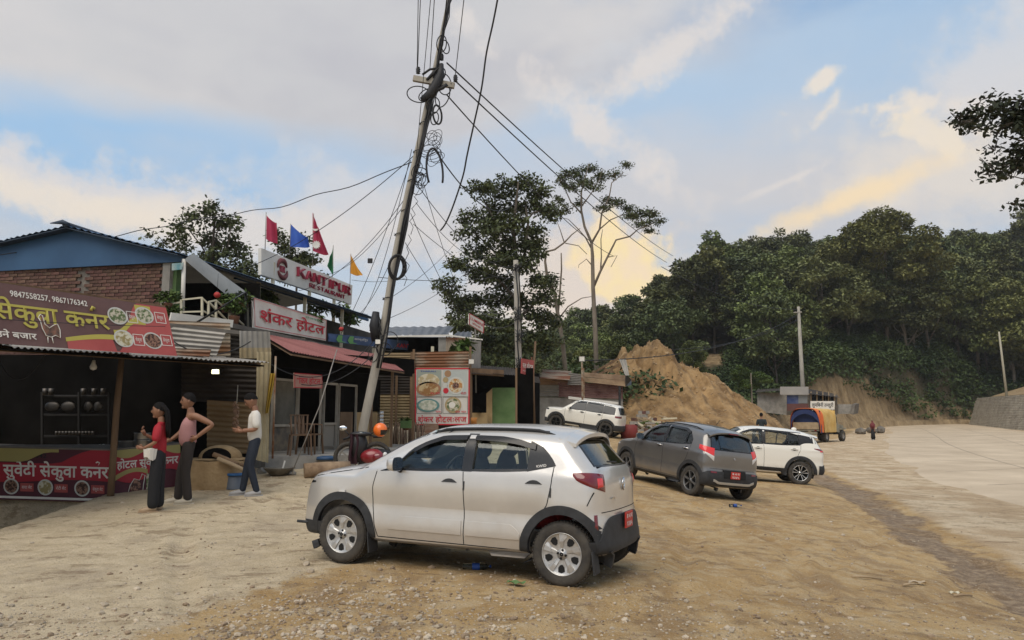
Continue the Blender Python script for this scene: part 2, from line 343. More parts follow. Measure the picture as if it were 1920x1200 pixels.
def ground_material():
 m=bpy.data.materials.new('dirt_ground');m.use_nodes=True;t=m.node_tree;n=t.nodes;l=t.links;p=n['Principled BSDF']
 geo=n.new('ShaderNodeNewGeometry');P=geo.outputs['Position']
 def nz(sc,det=6,rg=.6,st=None,off=0):
  mp=n.new('ShaderNodeMapping');l.new(P,mp.inputs[0]);mp.inputs['Location'].default_value=(off,off,off)
  if st:mp.inputs['Scale'].default_value=st
  q=n.new('ShaderNodeTexNoise');l.new(mp.outputs[0],q.inputs[0]);q.inputs['Scale'].default_value=sc;q.inputs['Detail'].default_value=det;q.inputs['Roughness'].default_value=rg;return q.outputs[0]
 def rg_(v,a,b,lo=0,hi=1):
  q=n.new('ShaderNodeMapRange');l.new(v,q.inputs[0]);q.interpolation_type='SMOOTHSTEP'
  for i,u in enumerate((a,b,lo,hi)):q.inputs[i+1].default_value=u
  return q.outputs[0]
 def mx(f,a,b,bt='MIX'):
  q=n.new('ShaderNodeMix');q.data_type='RGBA';q.blend_type=bt
  for i,u in((0,f),(6,a),(7,b)):
   if isinstance(u,(int,float)):q.inputs[i].default_value=u
   elif isinstance(u,tuple):q.inputs[i].default_value=(*u,1)
   else:l.new(u,q.inputs[i])
  return q.outputs[2]
 def mm(op,a,b):
  q=n.new('ShaderNodeMath');q.operation=op
  for i,u in enumerate((a,b)):
   if isinstance(u,(int,float)):q.inputs[i].default_value=u
   else:l.new(u,q.inputs[i])
  return q.outputs[0]
 at_=n.new('ShaderNodeAttribute');at_.attribute_name='zone'
 sp=n.new('ShaderNodeSeparateColor');l.new(at_.outputs['Color'],sp.inputs[0]);pad,gut,sh=sp.outputs[0],sp.outputs[1],sp.outputs[2]
 a=nz(.7,6,.6);b=nz(4.5,8,.65,None,4);c=nz(26,8,.7,None,9)
 col=mx(rg_(a,.34,.66),(.40,.25,.10),(.54,.37,.175))
 col=mx(rg_(b,.42,.66,0,.75),col,(.56,.43,.26))
 col=mx(mm('MULTIPLY',rg_(nz(1.6,6,.6,(1,.45,1),12),.50,.64),.55),col,(.25,.15,.07))
 padc=mx(rg_(b,.35,.65),(.54,.43,.275),(.65,.53,.355))
 padc=mx(rg_(nz(1.1,7,.65,None,20),.50,.66,0,.55),padc,(.40,.315,.22))
 pm=rg_(mm('ADD',pad,mm('MULTIPLY',mm('SUBTRACT',b,.5),.9)),.35,.65)
 col=mx(pm,col,padc)
 shc=mx(rg_(nz(.9,7,.65,None,40),.38,.64),(.47,.34,.205),(.66,.53,.36))
 sm_=rg_(mm('ADD',sh,mm('MULTIPLY',mm('SUBTRACT',nz(1.3,6,.6,None,50),.5),.8)),.3,.7)
 col=mx(sm_,col,shc)
 gm=rg_(mm('ADD',gut,mm('MULTIPLY',mm('SUBTRACT',nz(2.2,7,.65,None,60),.5),1.3)),.42,.62)
 col=mx(gm,col,mx(rg_(nz(7,7,.7,None,3),.4,.65),(.20,.13,.07),(.40,.285,.17)))
 vo=n.new('ShaderNodeTexVoronoi');l.new(P,vo.inputs[0]);vo.inputs['Scale'].default_value=34;vo.inputs['Randomness'].default_value=1
 col=mx(mm('MULTIPLY',rg_(vo.outputs['Distance'],.22,.1),rg_(nz(3,4,.5,None,70),.42,.58,0,.55)),col,(.50,.42,.32))
 col=mx(rg_(c,.60,.74,0,.5),col,(.17,.12,.075));col=mx(rg_(c,.40,.27,0,.35),col,(.55,.46,.34))
 col=mx(mm('MULTIPLY',rg_(nz(3.3,8,.75,(.5,1,1),33),.52,.62),.6),col,(.20,.13,.07));col=mx(mm('MULTIPLY',rg_(nz(60,3,.6,None,21),.56,.66),.55),col,(.16,.11,.07));col=mx(mm('MULTIPLY',rg_(nz(45,3,.6,None,27),.58,.68),.5),col,(.66,.56,.43))
 l.new(col,p.inputs['Base Color'])
 wet=rg_(mm('ADD',gut,mm('MULTIPLY',mm('SUBTRACT',nz(1.2,3,.5,None,81),.5),1.4)),.62,.86)
 l.new(rg_(wet,0,1,.92,.5),p.inputs['Roughness']);p.inputs['Specular IOR Level'].default_value=.3
 h=mm('ADD',mm('MULTIPLY',b,.75),mm('ADD',mm('MULTIPLY',c,.8),mm('MULTIPLY',nz(90,4,.7),.45)))
 bp=n.new('ShaderNodeBump');bp.inputs['Strength'].default_value=.75;bp.inputs['Distance'].default_value=.06;l.new(h,bp.inputs['Height']);l.new(bp.outputs[0],p.inputs['Normal'])
 return m
GROUNDM=ground_material()
def build_ground():
 xs=np.concatenate([np.linspace(-260,-40,23)[:-1],np.linspace(-40,-12,36)[:-1],np.linspace(-12,12,420),np.linspace(12,40,90)[1:],np.linspace(40,330,60)[1:]])
 ys=np.concatenate([np.linspace(-120,-6,12)[:-1],np.linspace(-6,3.0,14)[:-1],3.0*np.exp(np.linspace(0,math.log(20/3.),430))[:-1],np.linspace(20,60,190)[:-1],np.linspace(60,150,60)[:-1],np.linspace(150,420,18)])
 X,Y=np.meshgrid(xs,ys,indexing='ij');Z=G(X,Y)
 far=smooth(Y,150,240)+smooth(np.abs(X-20),150,240);Z=Z*(1-np.clip(far,0,1))+3*np.clip(far,0,1)
 nx,ny=X.shape;co=np.stack([X,Y,Z],-1).reshape(-1,3);idx=np.arange(nx*ny).reshape(nx,ny)
 q=np.stack([idx[:-1,:-1],idx[1:,:-1],idx[1:,1:],idx[:-1,1:]],-1).reshape(-1,4)
 me=npmesh('ground',co,q,[GROUNDM],smooth=True)
 ca=me.color_attributes.new('zone','FLOAT_COLOR','POINT')
 PL=[(-3.0,2.5),(-2.7,5.2),(-2.3,6.4),(-1.2,9.0),(-.6,12),(.4,16),(2.2,22),(4,30),(5,40)]
 d,s=polyd(X,Y,PL);pad=smooth(-s*d,-.45,.55)
 dg,sg=polyd(X,Y,GUT);w=.50+.35*fbm(X*.8,Y*.8,2,3)*2;gut=smooth(dg,w+.55,w-.45)*.85
 sh=smooth(sg*dg,.3,1.3)
 c4=np.stack([pad,gut,sh,np.ones_like(pad)],-1).reshape(-1,4).astype(np.float32);ca.data.foreach_set('color',c4.ravel())
 o=linkmesh('ground',me);props(o,kind='structure',label='sandy dirt parking lot and pale compacted pad')
build_ground()
def build_road():
 m=mat('road_concrete',(.45,.355,.245),.85,scale=.35,c2=(.60,.485,.345),vec='World',bump=.25,bscale=14,detail=8,bdist=.01)
 def res(line,n):
  p=np.array(line,float);d=np.concatenate([[0],np.cumsum(np.hypot(*np.diff(p,axis=0).T))]);t=np.linspace(0,d[-1],n)
  q=np.stack([np.interp(t,d,p[:,0]),np.interp(t,d,p[:,1])],1)
  for _ in range(12):q[1:-1]=(q[:-2]+q[2:]+2*q[1:-1])/4
  return q
 A,B=res(ROADL,120),res(ROADR,120);nt_=16
 T=np.linspace(0,1,nt_+1);P=A[:,None]*(1-T)[None,:,None]+B[:,None]*T[None,:,None]
 Z=G(P[...,0],P[...,1]);k=np.ones(9)/9
 for j in range(nt_+1):Z[:,j]=np.convolve(np.pad(Z[:,j],4,mode='edge'),k,'valid')
 Z+=.05;jag=fbm(P[:,0,0]*1.0,P[:,0,1]*1.0,3,4)
 P[:,0,0]+=jag*2.6;Z[:,0]-=.09
 Z[:,-1]-=.03
 co=np.concatenate([P,Z[...,None]],-1).reshape(-1,3);idx=np.arange(len(co)).reshape(120,nt_+1)
 q=np.stack([idx[:-1,:-1],idx[:-1,1:],idx[1:,1:],idx[1:,:-1]],-1).reshape(-1,4)
 o=linkmesh('road',npmesh('road',co,q,[m],smooth=True));props(o,kind='structure',label='pale concrete mountain road curving left')
 j=MB()
 def pt(i,t,dz=.004):
  i0=min(int(i),118);f=i-i0;a=P[i0]*(1-f)+P[i0+1]*f;z=Z[i0]*(1-f)+Z[i0+1]*f;u=t*nt_;u0=min(int(u),nt_-1);w=u-u0
  c=a[u0]*(1-w)+a[u0+1]*w;return(c[0],c[1],z[u0]*(1-w)+z[u0+1]*w+dz)
 for tt in(.33,.66):
  j.grid(lambda a,b:pt(a*118,tt+(b-.5)*.004),118,1)
 for i in np.arange(14,100,2.6):
  j.grid(lambda a,b:pt(i+b*.022,.03+a*.97),16,1)
 j.build('road_joint',mat('road_joint_dark',(.27,.22,.165),.9),kind='structure')
build_road()
# = TERRAIN: wooded hill, cut slope, dirt mound
HILL=[(-500,60,6,700,150,12),(300,60,4,700,130,12),(560,58,2.5,590,120,12),(700,55,2.2,572,112,13),(850,60,2.,560,112,13),(980,66,2.,548,118,14),(1100,72,2.,512,128,14),(1180,76,2,492,132,14),(1240,78,2,492,136,14),(1310,80,2,452,140,15),(1400,82,1.5,412,146,16),(1480,86,1.5,412,150,16),(1530,90,1.6,436,152,15),(1650,98,1.8,414,158,16),(1800,108,2,406,160,17),(1900,106,1.5,392,160,17),(2000,104,1.5,380,160,17),(2300,96,1.5,360,150,17),(2900,84,1.5,340,140,17)]
HX=np.array(HILL,float);HX[:,3]+=np.interp(HX[:,0],[560,700,1100,1250,1400],[25,30,20,5,0])
def hillcol(px):return[float(np.interp(px,HX[:,0],HX[:,k]))for k in range(1,6)]
def hillpt(px,t):
 Yf,ef,sky_,Yr,ch=hillcol(px);Y=Yf+(Yr-Yf)*t;q=at(px,787,Y)
 top=at(px,sky_,Yr).z-ch*1.06
 if t<=1:
  cut=smooth(px,1470,1540)*smooth(px,1900,1760);s_=t**(.85)
  st=float(smooth(np.array(t),0,.07))*(5.5*cut)
  z=ef+(top-ef)*s_*(1-0*cut)+st*(1-t)
 else:z=top-(t-1)*6
 z+=float(fbm(np.array([q.x*.07]),np.array([Y*.07]),3,8)[0])*5*min(1,t*2)
 return Vector((q.x,Y,z))
def hill_material():
 m=mat('hill_soil',(.10,.075,.04),.95,scale=.25,c2=(.045,.05,.022),vec='World',bump=.6,bscale=2.0,bdist=.4)
 return m
CUTM=mat('cut_slope_clay',(.235,.155,.075),.95,scale=.7,c2=(.36,.265,.15),vec='World',stretch=(1,1,.28),bump=.9,bscale=1.6,bdist=.5)
def build_hill():
 pxs=list(range(-500,2901,25));ts=list(np.concatenate([np.linspace(-.06,.12,14),np.linspace(.16,1.0,22),[1.15,1.4,1.8]]))
 co=[];
 for px in pxs:
  for t in ts:
   if t<0:p=hillpt(px,0);p=Vector((p.x*(1+t*.9),p.y*(1+t*.9),gd(p.x,p.y)-1.2 if t<-.03 else p.z-.4))
   else:p=hillpt(px,t)
   co.append(p)
 co=np.array(co);nt2=len(ts);idx=np.arange(len(co)).reshape(len(pxs),nt2)
 e=fbm(co[:,0]*.35,co[:,2]*.35,4,15);co[:,1]+=e*1.6
 q=np.stack([idx[:-1,:-1],idx[1:,:-1],idx[1:,1:],idx[:-1,1:]],-1).reshape(-1,4)
 cut=[]
 for i,px in enumerate(pxs):
  foot=hillpt(px,0)
  hc=float(np.interp(px,[1380,1440,1500,1560,1620,1700,1800,1850,1900],[0,2.,4.4,5.2,4.6,2.2,1.2,.6,0]))+.3
  for j,t in enumerate(ts):
   c=co[i*nt2+j];pyy=787-(c[2]-1.55)*F/c[1];v=(hc-(c[2]-foot.z))*.8+.5
   v=max(v,min(1,1.6-abs(px-1335)/22)*min(1.,1.6-abs(pyy-662)/22.)if abs(px-1335)<60 else 0)
   cut.append(v)
 m=hill_material();n=m.node_tree.nodes;l=m.node_tree.links;p=n['Principled BSDF'];g_=p.inputs['Base Color'].links[0].from_socket
 a=n.new('ShaderNodeAttribute');a.attribute_name='cut';geo=n.new('ShaderNodeNewGeometry');nz=n.new('ShaderNodeTexNoise');l.new(geo.outputs['Position'],nz.inputs[0]);nz.inputs['Scale'].default_value=.45;nz.inputs['Detail'].default_value=8;nz.inputs['Roughness'].default_value=.65
 ad=n.new('ShaderNodeMath');ad.operation='MULTIPLY_ADD';l.new(nz.outputs[0],ad.inputs[0]);ad.inputs[1].default_value=2.4;ad.inputs[2].default_value=-1.2
 a2=n.new('ShaderNodeMath');a2.operation='ADD';l.new(a.outputs['Fac'],a2.inputs[0]);l.new(ad.outputs[0],a2.inputs[1]);mr=n.new('ShaderNodeMapRange');mr.inputs[1].default_value=.35;mr.inputs[2].default_value=.65;l.new(a2.outputs[0],mr.inputs[0])
 mp=n.new('ShaderNodeMapping');mp.inputs['Scale'].default_value=(1,1,.25);l.new(geo.outputs['Position'],mp.inputs[0]);n2=n.new('ShaderNodeTexNoise');l.new(mp.outputs[0],n2.inputs[0]);n2.inputs['Scale'].default_value=.8;n2.inputs['Detail'].default_value=9;n2.inputs['Roughness'].default_value=.7
 r2=n.new('ShaderNodeMapRange');r2.inputs[1].default_value=.36;r2.inputs[2].default_value=.66;l.new(n2.outputs[0],r2.inputs[0]);cm=n.new('ShaderNodeMix');cm.data_type='RGBA';cm.inputs[6].default_value=(.15,.10,.05,1);cm.inputs[7].default_value=(.37,.27,.15,1);l.new(r2.outputs[0],cm.inputs[0])
 mx=n.new('ShaderNodeMix');mx.data_type='RGBA';l.new(mr.outputs[0],mx.inputs[0]);l.new(g_,mx.inputs[6]);l.new(cm.outputs[2],mx.inputs[7]);l.new(mx.outputs[2],p.inputs['Base Color'])
 me=npmesh('hill',co,q,[m],smooth=True);at_=me.attributes.new('cut','FLOAT','POINT');at_.data.foreach_set('value',np.array(cut,dtype=np.float32))
 o=linkmesh('hill',me);props(o,kind='structure',label='wooded hillside with a cut clay slope at its foot')
build_hill()
def build_mound():
 Yc=56.;prof=[(1085,742),(1120,700),(1150,672),(1172,655),(1200,648),(1222,640),(1236,628),(1248,634),(1258,660),(1275,672),(1310,690),(1340,700),(1372,722),(1405,746),(1445,774),(1465,800),(1500,850)]
 xs=np.linspace(at(1060,700,Yc).x,at(1520,700,Yc).x,230);ys=np.linspace(43.5,72,150)
 pxx=np.array([960+F*x/Yc for x in xs]);
 H=np.interp(pxx,[a for a,b in prof],[at(a,b,Yc).z for a,b in prof]);H=np.maximum(H,-.5)
 X,Y=np.meshgrid(xs,ys,indexing='ij');base=G0(X,Y)
 Hh=H[:,None]
 t=(Y-Yc);front=smooth(Y,43.9,56.5)**1.15;back=smooth(Y,72,58.)
 prof_y=np.where(t<0,front,back)
 steep=.22*smooth(Y,44.2,47.5)+.78*prof_y
 prof_y=np.where(t<0,steep*.55+.45*prof_y,prof_y)
 prof_y=prof_y*(1-smooth(X,15.5,19.5)*smooth(Y,56,51))
 Z=base-.3+np.maximum(Hh-base,0)*prof_y
 gul=np.abs(fbm(X*.9+Y*.1,Y*.16,4,44));n=fbm(X*.5,Y*.5,4,45)
 w=np.clip(prof_y,0,1)*np.clip((Hh-1)/5,.0,1)
 Z+=(-gul*4.4+n*2.2)*w*np.where(np.abs(t)<1.2,.45,1.)+fbm(X*2.5,Y*2.5,3,46)*.35*w
 co=np.stack([X,Y,Z],-1).reshape(-1,3);nx,ny=X.shape;idx=np.arange(nx*ny).reshape(nx,ny)
 q=np.stack([idx[:-1,:-1],idx[1:,:-1],idx[1:,1:],idx[:-1,1:]],-1).reshape(-1,4)
 m=mat('mound_clay',(.15,.085,.032),.95,scale=.8,c2=(.39,.25,.115),vec='World',stretch=(1,1,.45),bump=1.,bscale=1.3,bdist=.45,detail=9)
 o=linkmesh('dirt_mound',npmesh('dirt_mound',co,q,[m],smooth=True));props(o,kind='structure',label='tall heap of orange clay behind the parked cars')
 rs=np.random.RandomState(3);k=MB();tree=BVHTree.FromPolygons([Vector(c)for c in co],[tuple(int(a)for a in f)for f in q])
 for i in range(1100):
  x=rs.uniform(xs[0]+2,xs[-1]-2);y=rs.uniform(44,56)if i>300 else rs.uniform(44,47);h=tree.ray_cast(Vector((x,y,30)),Vector((0,0,-1)))
  if h[0]is None:continue
  s_=rs.uniform(.03,.10)if rs.rand()<.95 else rs.uniform(.1,.22);rock(k,h[0]+Vector((0,0,s_*.15)),s_,rs)
 k.build('rubble',mat('clod_clay',(.36,.25,.14),.95,var=.3,scale=6,objvar=0),kind='stuff',label='loose stones and clods on the clay heap')
ICO=None
def rock(k,c,s_,rs,flat=.65):
 global ICO
 if ICO is None:
  bm=bmesh.new();bmesh.ops.create_icosphere(bm,subdivisions=1,radius=1);ICO=([v.co.copy()for v in bm.verts],[tuple(v.index for v in f.verts)for f in bm.faces]);bm.free()
 M=Matrix.Rotation(rs.uniform(0,6.3),4,'Z')@Matrix.Rotation(rs.uniform(-.5,.5),4,'X')
 d=Vector((rs.uniform(.75,1.3),rs.uniform(.6,1.),rs.uniform(.45,.8)*flat/.65))
 k.add([Vector(c)+(M@Vector((v.x*d.x,v.y*d.y,v.z*d.z)))*s_*rs.uniform(.82,1.12)for v in ICO[0]],ICO[1])
build_mound()
# ---------------- gravel and stones on the lot
def build_gravel():
 rs=np.random.RandomState(11)
 ga=MB();gb=MB();big=0
 stone=mat('stone_pale',(.42,.35,.26),.9,var=.28,scale=5,bump=.3,bscale=40);stoned=mat('stone_brown',(.26,.19,.125),.9,var=.3,scale=5)
 n=0
 while n<10500:
  u=rs.rand();y=3.6*math.exp(u*math.log(24/3.6));px=rs.uniform(-100,2000);x=(px-960)/F*y
  den=.10+.9*float(smooth(np.array(y),8.5,4.6))*(1 if px<1300 else.75)
  den*=.35+1.6*max(0,float(fbm(np.array([x*.9]),np.array([y*.9]),3,71)[0])+.25)
  if px<820 and y>6.6 and px<250+(y-3)*0:den*=.25
  if x>6.0 and y>6:den*=.4
  if rs.rand()>den:continue
  n+=1
  s_=rs.uniform(.005,.016)if rs.rand()<.93 else rs.uniform(.016,.034)
  s_*=.75+y*.05
  z=gd(x,y)if False else 0
  (ga if rs.rand()<.6 else gb).f
  build_gravel.pts.append((x,y,s_,rs.rand()<.6))
 for i in range(4200):
  y=rs.uniform(4.6,7.4);px=rs.uniform(180,980)*(1 if y<6 else.9);x=(px-960)/F*y
  if px<250+(y-4.7)*170 or rs.rand()>1.25-abs(px-560)/520-(y-4.8)*.28+float(fbm(np.array([x*1.4]),np.array([y*1.4]),3,5)[0])*2:continue
  build_gravel.pts.append((x,y,rs.uniform(.006,.020)if rs.rand()<.9 else rs.uniform(.02,.036),rs.rand()<.55))
 P_=np.array([(a,b)for a,b,c,d in build_gravel.pts]);Z=G(P_[:,0],P_[:,1])
 for(x,y,s_,w),z in zip(build_gravel.pts,Z):rock(ga if w else gb,(x,y,z+s_*.15),s_,rs)
 ga.build('gravel',stone,kind='stuff',label='pale gravel scattered over the dirt lot');gb.build('gravel',stoned,kind='stuff',label='brown gravel and clods scattered over the dirt lot')
 for(px,py,Y,s_)in[(492,1016,9.1,.045),(400,1122,5.1,.05),(340,1128,5.0,.06),(310,1136,4.95,.05),(575,1053,7.9,.05),(583,1065,7.5,.05),(660,1108,5.6,.045),(695,1110,5.6,.04),(745,1125,5.3,.035),(450,1105,5.5,.04),(520,1130,5.0,.05),(560,1118,5.2,.035),(860,1130,5.1,.04),(255,1130,5.0,.04),(430,1128,5.05,.045),(600,1095,6.1,.04)]:
  p=at(px,py,Y);k=MB();z=gd(p.x,p.y);rock(k,(0,0,0),s_,rs)
  o=k.build('stone',stone,local=True);o.location=(p.x,p.y,z+s_*.25)
  props(o,SL_.pop(0)+' in the foreground gravel','stone','loose stones in the foreground gravel')
SL_=['lone pebble on the pale pad left of the silver car','round pale stone low under the front door of the silver car','pale stone low and left of the silver car','leftmost pale stone of a close pair at the bottom edge','stone just left of the front wheel of the silver car','stone nestled behind the one by the front wheel','pale stone below the front tyre','pale stone right below the front tyre','pale stone at the bottom edge below the car middle','flat stone between the bottom left cluster and the car','stone at the very bottom edge left of centre','small stone above the bottom edge left of centre','stone at the bottom edge under the rear door','leftmost pale stone at the bottom edge near the stick','pale stone right of the bottom left cluster','stone in front of the front wheel towards the camera']
build_gravel.pts=[]
build_gravel()
# ---------------- stone retaining wall at the right of the road
def retaining_wall():
 root=thing('retaining_wall','long leaning grey stone retaining wall beside the road','wall',(58,88,.5))
 a=Vector((51.5,73,0));b=Vector((60.5,104,0));c_=Vector((64.0,109,0))
 pts=[Vector((38,40,0)),Vector((46,58,0)),a+Vector((2,0,0)),Vector((57.5,88,0)),Vector((62.5,103,0))]
 m=mat('wall_stone',(.30,.265,.21),.95,scale=1.2,c2=(.42,.375,.30),vec='World',bump=.5,bscale=8,bdist=.08);core=mat('wall_core',(.14,.12,.095),.95)
 P_=[];
 for i in range(len(pts)-1):
  L_=(pts[i+1]-pts[i]).length
  for k in range(int(L_/.5)):P_.append(pts[i].lerp(pts[i+1],k/int(L_/.5)))
 P_.append(pts[-1]);rs=np.random.RandomState(5)
 k=MB();n=len(P_)
 hts=[4.9-1.1*i/n for i in range(n)]
 base=[gd(p.x,p.y)-.2 for p in P_]
 V=[];
 for i,p in enumerate(P_):
  back=Vector((.45,-.1,0)).normalized()
  V+=[(p.x,p.y,base[i]),(p.x+1.3,p.y-.2,base[i]+hts[i]),(p.x+2.4,p.y-.3,base[i]+hts[i])]
 k.add(V,[(i*3+j,i*3+j+1,(i+1)*3+j+1,(i+1)*3+j)for i in range(n-1)for j in(0,1)])
 e=P_[-1];k.add([V[-3],V[-2],V[-1],(V[-1][0]+.0,V[-1][1],base[-1])],[(0,1,2,3)])
 k.build('wall_core',core,root)
 k=MB();nc=21
 for r_ in range(nc):
  s_=rs.uniform(0,.5)
  i=s_
  while i<n-2:
   w=rs.uniform(.7,1.5);i2=min(n-1.001,i+w);
   def q(ii,t,o_):
    i0=int(ii);f=ii-i0;p=P_[i0].lerp(P_[min(i0+1,n-1)],f);b_=base[i0]*(1-f)+base[min(i0+1,n-1)]*f;h_=hts[i0]
    return Vector((p.x+1.3*t-o_,p.y-.2*t,b_+h_*t))
   o_=rs.uniform(.05,.13);t0,t1=(r_+.07)/nc,(r_+.93)/nc
   a0,a1,b0,b1=q(i+.04,t0,o_),q(i2-.04,t0,o_),q(i2-.04,t1,o_),q(i+.04,t1,o_)
   sl_=Vector((.15,0,0));k.add([a0,a1,b0,b1,a0+sl_,a1+sl_,b0+sl_,b1+sl_],[(3,2,1,0),(0,1,5,4),(2,3,7,6),(1,2,6,5),(3,0,4,7)])
   i=i2
 k.build('wall_block',m,root,kind='stuff')
 k=MB();k.add([(V[i*3+1][0]-.1,V[i*3+1][1],V[i*3+1][2]+.02)for i in range(n)]+[(V[i*3+2][0],V[i*3+2][1],V[i*3+2][2]+.06)for i in range(n)],[(i,i+1,n+i+1,n+i)for i in range(n-1)]);k.build('coping',m,root)
 k=MB();k.smooth=True
 k.grid(lambda u,v:(lambda p,i:(p.x+2.2+v*26,p.y-.3+v*6,base[i]+hts[i]-.1+v*7+math.sin(u*40+v*9)*.35*v))(P_[min(n-1,int(u*(n-1)))],min(n-1,int(u*(n-1)))),60,10)
 k.build('earth_bank',CUTM,kind='structure',label='bare clay bank above the retaining wall')
retaining_wall()
# = TREES
def leafmat(name,c,c2,tr=.25,scale=.6,objvar=.38):
 m=mat(name,c,.62,scale=scale,c2=c2,objvar=objvar,spec=.25,vec='Object',detail=3)
 return m
LEAFD=leafmat('leaf_dark',(.070,.086,.032),(.15,.17,.062));LEAFM=leafmat('leaf_mid',(.088,.104,.032),(.18,.195,.062))
LEAFY=leafmat('leaf_yellow_green',(.105,.115,.032),(.20,.205,.065),objvar=.15);LEAFN=leafmat('leaf_near',(.045,.058,.024),(.115,.135,.052),scale=2.2,objvar=.05)
BARK=mat('bark_grey_brown',(.13,.105,.08),.95,scale=3,c2=(.22,.185,.145),bump=.5,bscale=14,stretch=(1,1,.25))
BARKD=mat('bark_dark',(.055,.045,.035),.95,scale=3,c2=(.11,.09,.07),bump=.5,bscale=14,stretch=(1,1,.25))
def leaves(centers,sizes,rs,aspect=.55,droop=.25):
 n=len(centers);a=rs.uniform(0,2*np.pi,n);el=rs.normal(-droop,.55,n)
 d=np.stack([np.cos(a)*np.cos(el),np.sin(a)*np.cos(el),np.sin(el)],1)
 up=rs.normal(0,.45,(n,3));up[:,2]+=1.;s_=np.cross(d,up);s_/=np.linalg.norm(s_,axis=1)[:,None]+1e-9
 L_=sizes[:,None];w=s_*L_*aspect*.5
 p0=centers;p1=centers+d*L_*.5+w;p2=centers+d*L_;p3=centers+d*L_*.5-w
 co=np.stack([p0,p1,p2,p3],1).reshape(-1,3);q=np.arange(4*n).reshape(n,4);return co,q
def cluster_pts(c,r,n,rs,shell=.45):
 v=rs.normal(0,1,(n,3));v/=np.linalg.norm(v,axis=1)[:,None];rad=(shell+(1-shell)*rs.rand(n)**.7)
 v[:,2]=np.where(v[:,2]<-.3,v[:,2]*.5,v[:,2]);return np.array(c)+v*rad[:,None]*np.array(r)
def crown_mesh(name,rs,R_,H,leaf,nl,lobes,m,squash=1.,open_=0.):
 cs=[];
 for i in range(lobes):
  for _ in range(30):
   z=rs.uniform(.12,.95);prof=math.sin(math.pi*min(1,.18+z*.80))**.7
   a=rs.uniform(0,2*math.pi);rr=R_*prof*math.sqrt(rs.uniform(.12,1.))*.82
   c=np.array([rr*math.cos(a),rr*math.sin(a),z*H*.92])
   if all(np.linalg.norm(c-q[0])>R_*.22 for q in cs)or _==29:break
  r_=R_*rs.uniform(.20,.42)*(1-.25*z);cs.append((c,r_))
 tot=sum(r_**2 for c,r_ in cs);P=[]
 for c,r_ in cs:
  k=int(nl*r_*r_/tot);p=cluster_pts(c,(r_,r_,r_*.72*squash),k,rs,.62)
  f=fbm(p[:,0]*1.6+p[:,2],p[:,1]*1.6-p[:,2]*.7,2,rs.randint(99));P.append(p[f>-.22+open_])
 P=np.concatenate(P);co,q=leaves(P,rs.uniform(.6,1.35,len(P))*leaf,rs)
 return npmesh(name,co,q,[m]),cs
def trunk_mb(path,r0,r1,cs,rs,H0,nb=7,k=None):
 k=k or MB();n=len(path);k.tube(path,[r0+(r1-r0)*i/(n-1)for i in range(n)],8)
 for i in range(min(nb,len(cs))):
  c,r_=cs[i];t=rs.uniform(.35,.9);b=Vector(path[0]).lerp(Vector(path[-1]),t);c=Vector(c)+Vector((0,0,H0));mid=b.lerp(c,.5)+Vector((rs.uniform(-.3,.3),rs.uniform(-.3,.3),-.2-.08*(c-b).length))
  rr=r0*.45*(1-t*.5);k.tube([b,mid,c],[rr,rr*.7,rr*.25],6)
 return k
